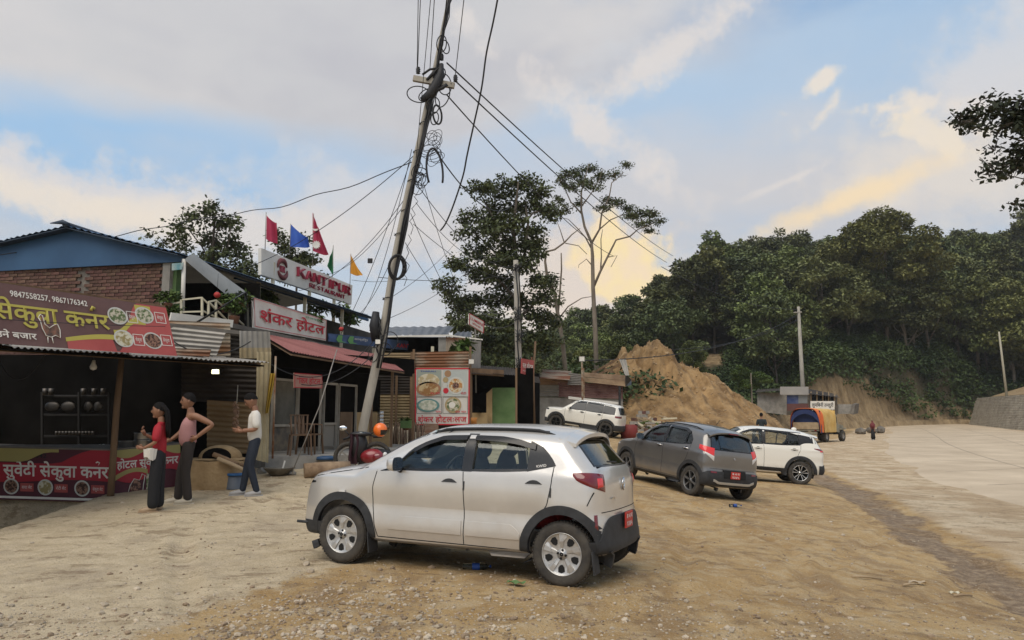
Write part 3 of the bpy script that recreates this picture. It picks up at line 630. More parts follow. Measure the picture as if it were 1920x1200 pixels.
def make_forest():
 rs=np.random.RandomState(21);protos=[]
 for i in range(9):
  R_=[4.2,5.2,3.6,4.8,5.6,4.4,3.4,5.0,4.6][i];H=[8.5,9,9.5,8,10,11,8,9,10][i];h0=2.9
  me,cs=crown_mesh('crown',rs,R_,H,.46,9500,26,[LEAFD,LEAFM,LEAFD,LEAFM,LEAFD,LEAFM,LEAFM,LEAFD,LEAFD][i],open_=[.0,.05,.0,.03][i%4])
  co=np.zeros(len(me.vertices)*3,dtype=np.float32);me.vertices.foreach_get('co',co);co=co.reshape(-1,3);co[:,2]+=h0;me.vertices.foreach_set('co',co.ravel());me.update()
  k=trunk_mb([(0,0,-2.),(rs.uniform(-.2,.2),rs.uniform(-.2,.2),h0*.6),(rs.uniform(-.4,.4),rs.uniform(-.4,.4),h0+H*.55)],.24,.08,cs,rs,h0,8)
  t=k.build('trunk',BARKD if i%3 else BARK,None,local=True);tm=t.data;bpy.data.objects.remove(t);protos.append((me,tm,R_,H+h0))
 spots=[]
 def put(px,t,sc,pi,sink=0.,spread=0.):
  p=hillpt(px,t);spots.append((p,sc,pi,px,t))
 rows=[(1.02,21),(.86,23),(.70,25),(.55,27),(.42,29),(.30,32),(.20,36),(.115,40)]
 for ri,(t,step)in enumerate(rows):
  x=380+ri*9
  while x<2260:
   px=x+rs.uniform(-.3,.3)*step;Yf,ef,sk,Yr,ch=hillcol(px);
   dens=step*(100/(Yf+(Yr-Yf)*t))**1.0*1.55
   x+=dens*(1 if px>900 else 1.15)
   q=hillpt(px,t);
   if t<.34 and 1285<px<1385:continue
   if t<.13 and(1500<px<1640):continue
   if 560>px and t>.6:continue
   put(px,t+rs.uniform(-.03,.03),rs.uniform(.82,1.22)*ch/14.5*(1 if px>1240 else(.8 if t>.6 else(.62 if t>.4 else.42))),rs.randint(9))
 rowl=['at the foot of the slope','low on the slope','half way up the slope','high on the slope','on the skyline ridge']
 LMK=[(640,'behind the white signboard'),(760,'behind the leaning pole'),(860,'behind the grey shed roof'),(950,'left of the second pole'),(1020,'right of the second pole'),(1090,'left of the half-bare tree'),(1160,'right of the half-bare tree'),(1230,'left of the clay heap peak'),(1290,'above the clay heap peak'),(1350,'above the orange earth scar'),(1420,'above the bright green bush'),(1480,'left of the far pole'),(1540,'right of the far pole'),(1600,'above the cut clay slope'),(1660,'left of the yellow-green tree'),(1730,'near the yellow-green tree'),(1800,'above the bend of the road'),(1860,'left of the thin leaning pole'),(1920,'above the retaining wall'),(9999,'beyond the right edge')]
 for(p,sc,pi,px,t)in spots:
  me,tm,R_,Ht=protos[pi];rw_=rowl[min(4,int(t*4.6)if t<.95 else 4)];lm_=next(b for a,b in LMK if px<a or a==9999);kd=('small ' if sc<.85 else('tall ' if sc>1.12 else ''))+['dark','green'][0 if pi in(0,2,4,7,8)else 1]
  root=thing('forest_tree',kd+' tree '+rw_+' '+lm_,'tree',p-Vector((0,0,.3)),rs.uniform(0,6.28),'forest trees '+rw_+' '+lm_)
  s_=sc;root.scale=(s_*rs.uniform(.9,1.12),s_*rs.uniform(.9,1.12),s_)
  linkmesh('crown',me,root);linkmesh('trunk',tm,root)
 for(px,t,R_,H,h0,lab_,m,nl)in[(1672,.17,9.0,11.5,9.5,'tall spreading yellow-green tree standing out in the middle of the wooded slope',LEAFY,30000),(1720,.15,6.0,8.5,5.5,'smaller yellow-green tree at the right shoulder of the tall spreading one',LEAFY,14000),(1840,.13,7.0,11,6.,'broad mid-green tree above the bend of the road',LEAFM,20000),(1905,.10,7.0,13,5.5,'broad mid-green tree above the stone retaining wall',LEAFM,20000)]:
  me,cs=crown_mesh('crown',rs,R_,H,.50,nl,30,m,open_=.03);p=hillpt(px,t)
  root=thing('forest_tree',lab_,'tree',p-Vector((0,0,.5)),0);c=linkmesh('crown',me,root,Matrix.Translation((0,0,h0)))
  k=trunk_mb([(0,0,-1.5),(.3,0,h0*.6),(.1,.2,h0+H*.6)],.34,.10,cs,rs,h0,10);k.build('trunk',BARK,root,local=True)
 P=[]
 for i in range(2300):
  px=rs.uniform(1180,2150);t=rs.uniform(.0,.42);q=hillpt(px,t)
  hc=float(np.interp(px,[1380,1440,1500,1560,1620,1700,1800,1850,1900],[0,2.,4.4,5.2,4.6,2.2,1.2,.6,0]))
  foot=hillpt(px,0)
  if q.z-foot.z<hc+rs.uniform(-2.0,.7):continue
  pyy=787-(q.z-1.55)*F/q.y
  if abs(px-1335)<34 and abs(pyy-662)<44:continue
  r_=rs.uniform(.8,2.0);P.append(cluster_pts((q.x,q.y-.3,q.z+.3),(r_,r_,r_*.7),int(55*r_*r_),rs,.5))
 P=np.concatenate(P);co,q=leaves(P,rs.uniform(.25,.6,len(P)),rs);o=linkmesh('undergrowth',npmesh('undergrowth',co,q,[leafmat('leaf_shrub',(.028,.045,.014),(.075,.10,.03),scale=.12)]));props(o,'mass of green shrubs and creepers over the foot of the slope',kind='stuff')
 P=[]
 for i in range(500):
  px=rs.uniform(560,1240);Y=rs.uniform(50,66);q=at(px,787,Y);z=gd(q.x,q.y);r_=rs.uniform(1.,2.4);P.append(cluster_pts((q.x,Y,z+rs.uniform(.5,3.2)),(r_,r_,r_*.8),int(45*r_*r_),rs,.5))
 P=np.concatenate(P);co,q=leaves(P,rs.uniform(.25,.55,len(P)),rs);o=linkmesh('undergrowth',npmesh('undergrowth',co,q,[MATS['leaf_shrub']]));props(o,'green undergrowth along the back of the sheds',kind='stuff')
make_forest()
def lobe_tree(name,label,Y,trunk,limbs,lobes,leaf,m,bark,depth=2.0,dens=1.,seed=1,open_=0.,base=None,cat='tree',twigs=True,r0=.2,fill=1.):
 rs=np.random.RandomState(seed);b=at(trunk[0][0],trunk[0][1],Y)
 root=thing(name,label,cat,(b.x,b.y,gd(b.x,b.y)if base is None else base))
 k=MB();pts=[at(x,y,Y)for x,y,r_ in trunk];pts[0].z=root.location.z-.3;k.tube(pts,[r_*.6/F*Y for x,y,r_ in trunk],10)
 for li in limbs:
  ys=[0]+[rs.uniform(-.7,.7)*depth*.5*i/len(li)for i in range(1,len(li))]
  P_=[at(x,y,Y)+Vector((0,dy,0))for(x,y,r_),dy in zip(li,ys)];k.tube(P_,[max(.012,r_*.55/F*Y)for x,y,r_ in li],7)
 C_=[];tw=MB()
 for(px,py,rx,ry)in lobes:
  dy=rs.uniform(-depth,depth)*.6;c=at(px,py,Y);c.y+=dy;ax,az_=rx/F*Y,ry/F*Y
  n=int(dens*ax*az_*38/(leaf*leaf));nsub=max(8,int(1.5*ax*az_/(leaf*leaf)));ax*=fill;az_*=fill
  for s_ in range(nsub):
   v=rs.normal(0,1,3);v/=np.linalg.norm(v);rad=rs.rand()**.45
   sc=np.array([c.x+v[0]*ax*rad*.85,c.y+v[1]*(ax+az_)*.5*rad*.85,c.z+v[2]*az_*rad*.85]);sr=leaf*rs.uniform(1.7,3.3)
   C_.append(cluster_pts(sc,(sr,sr,sr*.7),max(4,int(n/nsub)),rs,.2))
   if twigs and s_%2==0:cc=Vector(c);e=Vector(sc);mid=cc.lerp(e,.5)+Vector(rs.normal(0,.12,3));tw.tube([cc,mid,e],[.035/38*Y,.022/38*Y,.010],4,cap=False)
 P=np.concatenate(C_);co,q=leaves(P,rs.uniform(.65,1.3,len(P))*leaf,rs,aspect=.6,droop=.3)
 L0=np.array(root.location);o=linkmesh('crown',npmesh('crown',co-L0,q,[m]),root)
 k.build('trunk',bark,root);
 if tw.v:tw.build('branchlets',bark,root,kind='stuff')
 return root
def hero_trees():
 T=[(972,760,11),(974,640,10),(972,560,9),(968,490,8),(962,430,6),(968,380,4),(972,340,2)]
 LM=[[(970,520,7),(985,470,5),(990,420,4),(985,370,3)],[(968,560,6),(930,520,4),(900,500,3),(870,520,2)],[(970,600,5),(1010,560,4),(1035,540,2)],[(966,470,5),(935,430,4),(915,390,3),(900,360,2)],[(966,440,4),(1000,400,3),(1025,390,2)],[(972,620,5),(920,600,4),(880,590,2)],[(968,500,4),(925,470,3),(890,440,2)]]
 LB=[(905,358,26,22),(945,345,32,22),(985,335,34,20),(1010,350,22,20),(930,380,30,20),(975,375,30,22),(1020,385,30,18),(885,405,28,18),(925,420,32,20),(880,440,24,16),(960,430,28,20),(1005,425,26,20),(1035,400,18,16),(900,470,34,18),(945,478,30,16),(1000,475,26,18),(865,500,28,18),(905,515,36,22),(950,520,30,20),(850,545,26,20),(890,555,36,22),(935,560,34,20),(1010,530,30,18),(1035,520,20,16),(1020,560,32,18),(975,560,30,20),(870,590,30,18),(915,600,40,22),(960,610,34,20),(1005,590,34,18),(900,640,44,24),(950,650,40,22),(1000,640,32,24),(925,690,40,24),(990,690,30,20),(860,560,30,20),(880,620,36,26),(1030,600,26,20),(1020,640,26,22),(940,500,36,22),(985,505,30,22),(965,455,34,20),(1000,450,26,18),(925,445,30,20)]
 lobe_tree('broadleaf_tree','tall broadleaf tree with open upper crown right behind the second pole',40,T,LM,LB,.21,LEAFN,BARKD,depth=2.6,dens=1.5,seed=4,fill=1.14)
 T=[(1120,690,8),(1116,620,7.5),(1112,540,6.5),(1111,480,5.5),(1109,455,4.5),(1096,425,4),(1090,395,3.4),(1090,360,2.6),(1098,330,1.8),(1105,305,1)]
 LM=[[(1112,540,5),(1125,510,4.2),(1140,480,3.6),(1155,450,3),(1180,445,2.6),(1195,432,2),(1215,425,1.5),(1235,412,1)],[(1109,456,4),(1124,430,3.4),(1128,400,2.8),(1142,370,2.2),(1146,345,1.8),(1160,330,1.4),(1172,318,.8)],[(1090,400,3),(1070,380,2.2),(1058,350,1.6),(1048,335,1)],[(1092,385,2.4),(1110,360,1.8),(1125,335,1.3),(1130,315,.8)],[(1111,470,3),(1098,445,2.4),(1082,428,1.8),(1066,410,1.2),(1050,405,.8)],[(1124,430,2.4),(1145,412,2),(1165,402,1.5),(1190,396,1.)],[(1126,510,2.8),(1128,480,2.2),(1126,450,1.6),(1130,430,1)],[(1140,482,2.2),(1158,478,1.4),(1146,500,1)],[(1112,500,2.4),(1100,485,1.6),(1086,495,1),(1084,504,.8)],[(1128,400,2),(1146,390,1.6),(1170,380,1.2)]]
 LB=[(1105,308,22,10),(1085,318,22,12),(1062,330,20,12),(1125,322,18,12),(1050,345,14,10),(1095,340,26,10),(1155,320,16,8),(1172,315,12,8),(1070,360,20,12),(1110,358,22,9),(1140,370,18,9),(1160,375,20,9),(1180,385,18,9),(1195,400,22,11),(1220,402,20,10),(1238,412,14,9),(1205,420,26,9),(1180,412,18,8),(1060,395,14,10),(1048,375,12,10),(1130,390,16,8),(1088,375,14,8),(1222,425,16,7)]
 lobe_tree('half_bare_tree','slender half-bare tree with crooked limbs against the yellow cloud',52,T,LM,LB,.17,LEAFN,BARK,depth=2.,dens=1.0,seed=9,fill=1.0)
 T=[(1070,700,8),(1055,640,7),(1046,590,6),(1040,550,5.5),(1026,520,5),(1022,490,4),(1024,472,3.4),(1040,468,3),(1058,455,2.6),(1072,440,2),(1088,428,1)]
 LM=[[(1046,590,4),(1050,545,3.4),(1053,505,2.8),(1052,475,2.2)],[(1058,455,2),(1050,430,1.5),(1044,412,1)],[(1060,456,1.8),(1085,460,1.4),(1100,478,1.1)],[(1046,600,3),(1065,575,2.2),(1090,560,1.6),(1110,556,1)]]
 lobe_tree('dead_tree','dead forked grey tree leaning between the tall tree and the half-bare one',46,T,LM,[(1044,640,16,20),(1040,690,22,20)],.24,LEAFN,BARK,depth=1.2,dens=.5,seed=3)
 T=[(395,560,6),(398,500,5),(400,450,4),(403,410,2.5),(404,388,1)]
 LM=[[(398,500,3),(375,460,2.4),(355,430,1.5)],[(398,500,3),(425,460,2.4),(440,430,1.5)],[(398,520,3),(365,490,2),(345,475,1)],[(399,520,3),(430,495,2),(450,480,1)],[(400,470,2),(385,420,1.6),(382,395,1)],[(400,465,2),(415,410,1.6),(414,390,1)]]
 LB=[(388,398,14,12),(410,396,12,14),(375,415,20,14),(410,420,20,16),(435,418,16,14),(350,440,22,16),(385,445,26,18),(425,445,24,18),(345,468,16,14),(370,475,26,14),(410,475,28,16),(440,470,16,14),(395,500,36,16),(440,500,26,12),(462,495,16,10),(320,462,12,8),(310,455,8,6),(455,515,24,10),(480,505,16,9)]
 lobe_tree('broadleaf_tree','round open-crowned tree rising behind the blue roof',34,T,LM,LB,.21,LEAFN,BARKD,depth=2.2,dens=1.6,seed=6,fill=1.1)
 T=[(556,600,4),(556,540,3.4),(555,490,2.5),(552,450,1.2)]
 LM=[[(556,520,2),(535,480,1.6),(530,455,1)],[(556,520,2),(575,490,1.6),(590,475,1)]]
 LB=[(530,448,12,14),(545,465,20,18),(575,455,16,12),(560,490,30,18),(580,480,22,16),(535,495,20,14),(575,515,24,12),(545,520,24,12)]
 lobe_tree('broadleaf_tree','smaller leafy tree behind the white signboard and the flags',40,T,LM,LB,.22,LEAFN,BARKD,depth=2.,dens=1.6,seed=12)
 Y=13.
 T=[(2080,900,16),(2085,600,14),(2070,400,11),(2040,280,8),(1990,215,5),(1940,190,3.4),(1895,186,2.4),(1865,190,1.6),(1840,205,1)]
 LM=[[(2070,400,7),(2000,330,5),(1950,300,3),(1915,300,2),(1880,310,1.2)],[(2060,480,6),(1990,400,4),(1940,350,2),(1915,345,1.2)],[(1990,215,4),(1950,250,2.5),(1915,265,1.6),(1885,255,1)]]
 LB=[(1860,180,9,7),(1838,203,16,12),(1815,215,16,12),(1858,215,18,14),(1815,232,14,9),(1840,228,18,10),(1880,205,16,12),(1905,200,18,12),(1895,225,20,14),(1870,245,12,10),(1900,255,16,14),(1912,280,14,16),(1880,272,10,8),(1860,308,14,9),(1885,320,20,13),(1905,310,18,14),(1915,345,10,8),(1930,230,30,30),(1945,290,30,30),(1970,250,30,30),(1925,375,12,8),(2010,260,40,40),(2040,330,50,50),(2090,300,60,50),(2000,180,40,30),(2100,220,60,50),(1990,350,40,40)]
 lobe_tree('roadside_tree','dark leafy branch reaching in at the top right edge',Y,T,LM,LB,.11,leafmat('leaf_branch',(.022,.028,.016),(.050,.060,.032),scale=3,objvar=0),BARKD,fill=1.15,depth=.5,dens=1.8,seed=8)
 for(px,py,Y,R_,lab,m,sd)in[(1408,703,74,1.9,'bright green bushy tree between the clay heap and the far house',leafmat('leaf_bright',(.045,.075,.012),(.10,.15,.03),scale=.5,objvar=0),31),(1300,670,68,1.7,'dark green bush behind the right flank of the clay heap',LEAFM,32),(1165,655,60,1.5,'leafy bush on the left shoulder of the clay heap',LEAFM,33),(1100,690,56,1.6,'leafy bush left of the clay heap above the rusty shed roof',LEAFM,34)]:
  rs=np.random.RandomState(sd);c=at(px,py,Y);b=gd(c.x,c.y);me,cs=crown_mesh('crown',rs,R_,R_*1.9,.16,9000,16,m)
  z0=c.z-R_*.9;root=thing('bush',lab,'bush',(c.x,c.y,min(b,z0)));linkmesh('crown',me,root,Matrix.Translation((0,0,z0-min(b,z0))))
  MB().tube([(0,0,-.3),(0,0,z0-min(b,z0)+R_)],[.12,.05],6).build('trunk',BARK,root,local=True)
hero_trees()
# = BUILDINGS
GLOSSB=mat('gloss_black_trim',(.012,.012,.013),.22,spec=.5)
BRICKM=mat('brick_red_brown',(.085,.042,.032),.9,scale=14,c2=(.165,.092,.068),bump=.3,bscale=60,objvar=.3)
MORTAR=mat('mortar_grey',(.15,.13,.11),.95,scale=9,c2=(.24,.215,.185),bump=.3)
CONC=mat('concrete_grey',(.23,.215,.19),.92,scale=2.2,c2=(.36,.335,.295),bump=.35,bscale=22,detail=9)
CONCD=mat('concrete_dark',(.12,.105,.09),.95,scale=1.8,c2=(.21,.19,.16),bump=.35,bscale=22)
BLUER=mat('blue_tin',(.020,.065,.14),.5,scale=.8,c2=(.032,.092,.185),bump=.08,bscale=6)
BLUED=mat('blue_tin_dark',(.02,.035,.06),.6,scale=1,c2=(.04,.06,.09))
REDR=mat('red_tin',(.20,.062,.052),.7,scale=1.3,c2=(.29,.11,.095),bump=.1,bscale=9,stretch=(.4,2,1))
TINR=mat('tin_rusty',(.20,.082,.036),.75,scale=1.4,c2=(.33,.27,.20),bump=.1,bscale=14,stretch=(.5,1,1.6),objvar=.2,lo=.42,hi=.58)
TING=mat('tin_grey',(.22,.205,.18),.55,metal=.3,scale=1.6,c2=(.34,.315,.28),bump=.08,bscale=12,objvar=.15)
TINY=mat('tin_tan',(.30,.235,.125),.65,scale=1.2,c2=(.46,.385,.24),bump=.08,bscale=12,objvar=.12)
TINB=mat('tin_brown',(.17,.105,.055),.75,scale=1.5,c2=(.30,.21,.12),bump=.08,bscale=12,objvar=.2)
TIND=mat('tin_dark',(.022,.017,.013),.8,scale=2,c2=(.05,.04,.03),objvar=.2)
TINM=mat('tin_maroon',(.16,.075,.065),.75,scale=1.8,c2=(.29,.17,.15),bump=.08,objvar=.2)
WOOD=mat('wood_brown',(.11,.065,.035),.85,scale=3,c2=(.22,.14,.08),stretch=(1,1,.2),bump=.3,bscale=20)
WOODP=mat('wood_pale',(.28,.20,.12),.85,scale=3,c2=(.42,.32,.20),stretch=(.3,1,1),bump=.3,bscale=20)
STICK=mat('stick_bark',(.13,.085,.06),.95,scale=6,c2=(.27,.19,.135),objvar=.3,bump=.4,bscale=30)
BLACKM=mat('interior_shade_black',(.004,.0035,.003),1.,scale=1.5,c2=(.010,.009,.008),spec=.03)  # near-black colour, barely reflecting: deep shade of the open interiors painted in
PLYW=mat('plywood_ochre',(.35,.235,.11),.85,scale=2,c2=(.46,.33,.17))
CREAMP=mat('cream_post',(.52,.47,.33),.7,scale=6,c2=(.62,.57,.43))
WHITEM=mat('white_board',(.66,.63,.56),.6,scale=1.5,c2=(.76,.73,.66))
MAROON=mat('banner_maroon',(.115,.058,.052),.6,scale=1.2,c2=(.155,.085,.078));MAROOND=mat('banner_dark_maroon',(.085,.018,.03),.6)
REDB=mat('banner_red',(.36,.065,.06),.6,scale=1.2,c2=(.45,.10,.09));CRIM=mat('banner_crimson',(.36,.02,.035),.6)
YELB=mat('banner_yellow',(.46,.40,.08),.6);OLIVE=mat('banner_olive',(.36,.31,.11),.6)
INK=mat('ink_black',(.015,.015,.018),.6);REDI=mat('ink_red',(.52,.02,.035),.55);BLUEI=mat('ink_blue',(.03,.08,.30),.6);GREENI=mat('ink_green',(.04,.22,.07),.6)
CLOTHW=mat('cloth_white',(.62,.585,.52),.8,scale=2,c2=(.72,.69,.62),bump=.4,bscale=5,bdist=.05)
STEEL=mat('steel_pot',(.52,.50,.47),.3,metal=.9,var=.2,scale=9)
GREENP=mat('green_paint',(.09,.165,.055),.8,scale=2,c2=(.15,.235,.09));PLANTM=leafmat('leaf_potted',(.05,.085,.02),(.11,.16,.04),scale=4,objvar=.1)
REDPL=mat('red_plastic',(.50,.04,.03),.5);LANT=mat('lantern_red',(.42,.035,.03),.6)
def P3(t):return at(*t)
def pslab(parent,name,quad,m,th=.03,**k):
 q=[P3(p)if len(p)==3 and not isinstance(p,Vector)else p for p in quad];mb=MB().slab(q,th);return mb.build(name,m,parent,**k)
def corr(parent,q,m,pitch=.076,amp=.014,run='v',sheets=1,name='tin_sheet',jitter=.012,seed=0,res=6,th=.0,mats=None):
 a,b,c,d=[P3(p)if not isinstance(p,Vector)else p for p in q];nrm=(b-a).cross(d-a).normalized();rs=np.random.RandomState(seed+5);out=[]
 for s_ in range(sheets):
  s0,s1=s_/sheets,(s_+1)/sheets+(.012 if s_<sheets-1 else 0)
  if run=='v':A,B,C_,D=a.lerp(b,s0),a.lerp(b,s1),d.lerp(c,s1),d.lerp(c,s0)
  else:A,B,C_,D=a.lerp(d,s0),b.lerp(c,s0),b.lerp(c,s1),a.lerp(d,s1)
  L_=(B-A).length if run=='v' else(D-A).length;nw=max(2,int(L_/pitch));off=nrm*(rs.uniform(-jitter,jitter)+(.006 if s_%2 else 0));e=[nrm*rs.uniform(-jitter,jitter)*1.5 for _ in range(4)]
  mb=MB();nn=nw*res
  def fn(u,v):
   if run=='v':w=u;
   else:w=v
   p=(A+e[0]).lerp(B+e[1],u).lerp((D+e[3]).lerp(C_+e[2],u),v);return p+nrm*amp*math.sin(w*nw*2*math.pi)+off
  if run=='v':mb.grid(fn,nn,1)
  else:mb.grid(fn,1,nn)
  out.append(mb.build(name,mats[rs.randint(len(mats))]if mats else m,parent))
 return out
class Board:
 def __init__(s,bl,br,tr,tl):s.bl,s.br,s.tr,s.tl=[P3(p)if not isinstance(p,Vector)else p for p in(bl,br,tr,tl)];s.n=(s.br-s.bl).cross(s.tl-s.bl).normalized()
 def p(s,u,v,o=0.):return s.bl.lerp(s.br,u).lerp(s.tl.lerp(s.tr,u),v)+s.n*o
 def text(s,parent,body,m,u,v,w,h,o=.004,off=.02):
  q=text(body,None,m,(0,0,0),(1,0,0),(0,1,0),1./(.62 if ord(body[0])>2000 else.72),off=off,ext=0,width=1.)
  Mi=rootm(parent).inverted();q.parent=parent
  for x in q.data.vertices:x.co=Mi@s.p(u+w*x.co.x,v+h*x.co.y,o)
  q.data.update();return q
 def shape(s,parent,name,pts,m,o=.003,label=None):
  mb=MB();mb.add([s.p(u,v,o)for u,v in pts],[tuple(range(len(pts)))]);return mb.build(name,m,parent,label=label)
 def strip(s,parent,name,lo,hi,m,o=.003,n=24,u0=0,u1=1):
  mb=MB();mb.grid(lambda a,b:s.p(u0+(u1-u0)*a,(lambda x:lo(x)+(hi(x)-lo(x))*b)(u0+(u1-u0)*a),o),n,1);return mb.build(name,m,parent)
 def disc(s,parent,name,u,v,r,m,asp,o=.004,n=22,sx=1.,ring=None):
  c=[(u+r*asp*sx*math.cos(2*math.pi*i/n),v+r*math.sin(2*math.pi*i/n))for i in range(n)];return s.shape(parent,name,c,m,o)
 def frame(s,parent,u0,u1,v0,v1,w,m,asp,o=.006,name='border'):
  mb=MB()
  for a,b,c,d in((u0,u1,v0,v0+w),(u0,u1,v1-w,v1),(u0,u0+w*asp,v0,v1),(u1-w*asp,u1,v0,v1)):
   mb.add([s.p(a,c,o),s.p(b,c,o),s.p(b,d,o),s.p(a,d,o)],[(0,1,2,3)])
  return mb.build(name,m,parent)
def foodmat(name,a,b,sc):return mat(name,a,.6,scale=sc,c2=b,vec='World',lo=.45,hi=.55,detail=3)
FOODS=[foodmat('print_salad',(.10,.14,.05),(.55,.50,.38),16),foodmat('print_meat',(.05,.02,.015),(.28,.15,.10),22),foodmat('print_rice',(.62,.58,.44),(.30,.24,.10),12),foodmat('print_curry',(.45,.20,.05),(.60,.52,.35),14)]
PLATEW=mat('print_plate',(.55,.55,.50),.6)
def bannercloth(parent,B,name,m,sag=.0,th=.006,wr=.012,nu=40,nv=10):
 mb=MB();mb.grid(lambda u,v:B.p(u,v,-.012+wr*math.sin(u*23+v*3)*math.sin(v*3.1)*.5),nu,nv);mb.grid(lambda u,v:B.p(u,v,-.020),nu,nv,flip=True);return mb.build(name,m,parent)
 #  A. grill stall
def e_awn(t):
 return at(0,648,10.5).lerp(at(502,681,13.9),t)
def food_stall():
 root=thing('food_stall','dark open grill stall with corrugated roof edge and red printed counter','food stall',at(210,943,13.4))
 back=Vector((-1.9,2.9,.55)).normalized()
 a=e_awn(-.75);b=e_awn(1.0);bk=Vector((-2.6,3.2,.42));n=9
 for i in range(n):
  A,B=a.lerp(b,i/n),a.lerp(b,(i+1)/n+.004);corr(root,(A,B,B+bk,A+bk),TING,pitch=.085,amp=.016,run='v',name='roof_sheet',seed=i,res=5)
 mb=MB();mb.beam(a+Vector((-.3,.45,.0)),b+Vector((-.3,.45,.0)),.06,.08);mb.build('roof_beam',WOOD,root)
 bl,br=at(-420,800,17.4),at(470,800,16.6)
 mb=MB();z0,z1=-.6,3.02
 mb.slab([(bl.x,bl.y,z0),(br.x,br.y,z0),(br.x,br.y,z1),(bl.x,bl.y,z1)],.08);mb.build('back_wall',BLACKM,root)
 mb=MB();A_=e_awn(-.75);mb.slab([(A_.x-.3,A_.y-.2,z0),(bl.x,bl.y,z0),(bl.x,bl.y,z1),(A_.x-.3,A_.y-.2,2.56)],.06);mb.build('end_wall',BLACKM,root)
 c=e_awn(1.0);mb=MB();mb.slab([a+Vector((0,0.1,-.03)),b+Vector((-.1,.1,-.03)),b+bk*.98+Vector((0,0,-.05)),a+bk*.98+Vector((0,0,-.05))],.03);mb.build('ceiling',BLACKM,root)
 for(x0,y0,x1,y1,Y)in[(228,690,207,842,13.2),(-60,660,-60,935,13.2)]:
  mb=MB();mb.tube([at(x0,y0-20,Y),at((x0+x1)/2+1,(y0+y1)/2,Y),at(x1,y1+92,Y)],[.05,.055,.06],8);mb.build('post',WOOD,root)
 F_=Board((-240,929,13.35),(209,943,13.4),(209,845,13.4),(-240,834,13.35));S_=Board((213,943,13.4),(338,929,13.95),(338,833,13.95),(213,845,13.4))
 top=MB();top.slab([F_.p(0,1)+Vector((0,0,.03)),F_.p(1,1)+Vector((0,-.02,.03)),S_.p(1,1)+Vector((.03,0,.03)),S_.p(1,1)+Vector((-.5,.75,.03)),F_.p(1,1)+Vector((-.2,.9,.03)),F_.p(0,1)+Vector((0,.9,.03))],.03);top.build('counter_top',CONCD,root)
 core=MB();core.slab([F_.p(0,0)+Vector((0,.05,.04)),F_.p(1,0)+Vector((0,.05,.04)),F_.p(1,.97)+Vector((0,.05,0)),F_.p(0,.97)+Vector((0,.05,0))],.5);core.slab([S_.p(0,.0)+Vector((-.03,.05,0)),S_.p(1,0)+Vector((-.03,.05,0)),S_.p(1,.97)+Vector((-.03,.05,0)),S_.p(0,.97)+Vector((-.03,.05,0))],.5);core.build('counter_body',CONCD,root)
 f=bannercloth(root,F_,'counter_banner',MAROOND);s_=bannercloth(root,S_,'counter_banner',MAROOND)
 u=lambda px:(px+240)/449.
 F_.strip(f,'print',lambda x:.38+.04*math.sin(x*9),lambda x:.62+.30*max(0,math.sin((x-.78)*9))+.1,CRIM,.003);F_.strip(f,'print',lambda x:.74+.2*smooth(x,.62,.74),lambda x:1.0,OLIVE,.0045,u0=0,u1=.78)
 F_.text(f,'\u0938\u0941\u0935\u0947\u0926\u0940 \u0938\u0947\u0915\u0941\u0935\u093e \u0915\u0928\u0930',WHITEM,u(6),.47,u(204)-u(6),.20);F_.shape(f,'lettering',[(u(184),.70),(u(188),.76),(u(183),.79),(u(179),.76),(u(181),.75),(u(184),.765),(u(186),.76)],WHITEM,.006)
 F_.text(f,'9847558257, 9867176342',INK,u(-60),.83,u(87)-u(-60),.085,off=.01)
 F_.strip(f,'print',lambda x:.03,lambda x:.075,WHITEM,.004)
 for px,k in((21,1),(85,2),(154,1)):
  F_.disc(f,'plate_print',u(px),.26,.155,PLATEW,94/449.,.005);F_.disc(f,'food_print',u(px),.26,.125,FOODS[k],94/449.,.0065)
  F_.shape(f,'print',[(u(px+17),.17),(u(px+42),.17),(u(px+42),.33),(u(px+17),.33)],REDB,.004);F_.text(f,['\u0938\u093e\u0926\u093e \u0938\u0947\u091f','\u0930\u094b\u091f\u0940 \u0938\u0947\u091f','\u0938\u0947\u0915\u0941\u0935\u093e \u0938\u0947\u091f'][(0,1,2)[(21,85,154).index(px)]],WHITEM,u(px+20),.225,u(px+39)-u(px+20),.05,o=.006,off=.0)
 S_.strip(s_,'print',lambda x:.45-.1*math.sin(x*6),lambda x:1.0-.12*math.sin(x*8)**2,CRIM,.003);S_.strip(s_,'print',lambda x:.90-.07*math.sin(x*8),lambda x:1.0,OLIVE,.0045);S_.strip(s_,'print',lambda x:.40+.15*math.sin(x*5),lambda x:.50+.13*math.sin(x*5),OLIVE,.0045,u1=.5)
 S_.text(s_,'\u0939\u094b\u091f\u0932 \u0938\u0941\u0935\u0947\u0926\u0940 \u0915\u0928\u0930',WHITEM,.05,.64,.92,.13)
 S_.disc(s_,'plate_print',.32,.28,.13,FOODS[1],.62,.005);S_.shape(s_,'food_print',[(.48,.12),(.72,.12),(.72,.50),(.48,.50)],FOODS[0],.004);S_.text(s_,'\u0939\u094b\u091f\u0932 \u0938\u0947\u0935\u093e \u0926\u093e\u0932 \u092d\u093e\u0924 \u0930 \u0930\u094b\u091f\u0940',WHITEM,.04,.05,.9,.035,off=0.)
 mb=MB();mb.tube([S_.p(a_,b_,.006)for a_,b_ in((.2,.12),(.24,.3),(.3,.42),(.38,.38),(.42,.5),(.46,.46),(.44,.3),(.42,.12))],.008,4);mb.build('print',WHITEM,s_)
 mb=MB();mb.box((-8.6,14.0,-.15),(3.0,.9,.36));mb.build('plinth',CONCD,root)
 return root
STALL=food_stall()
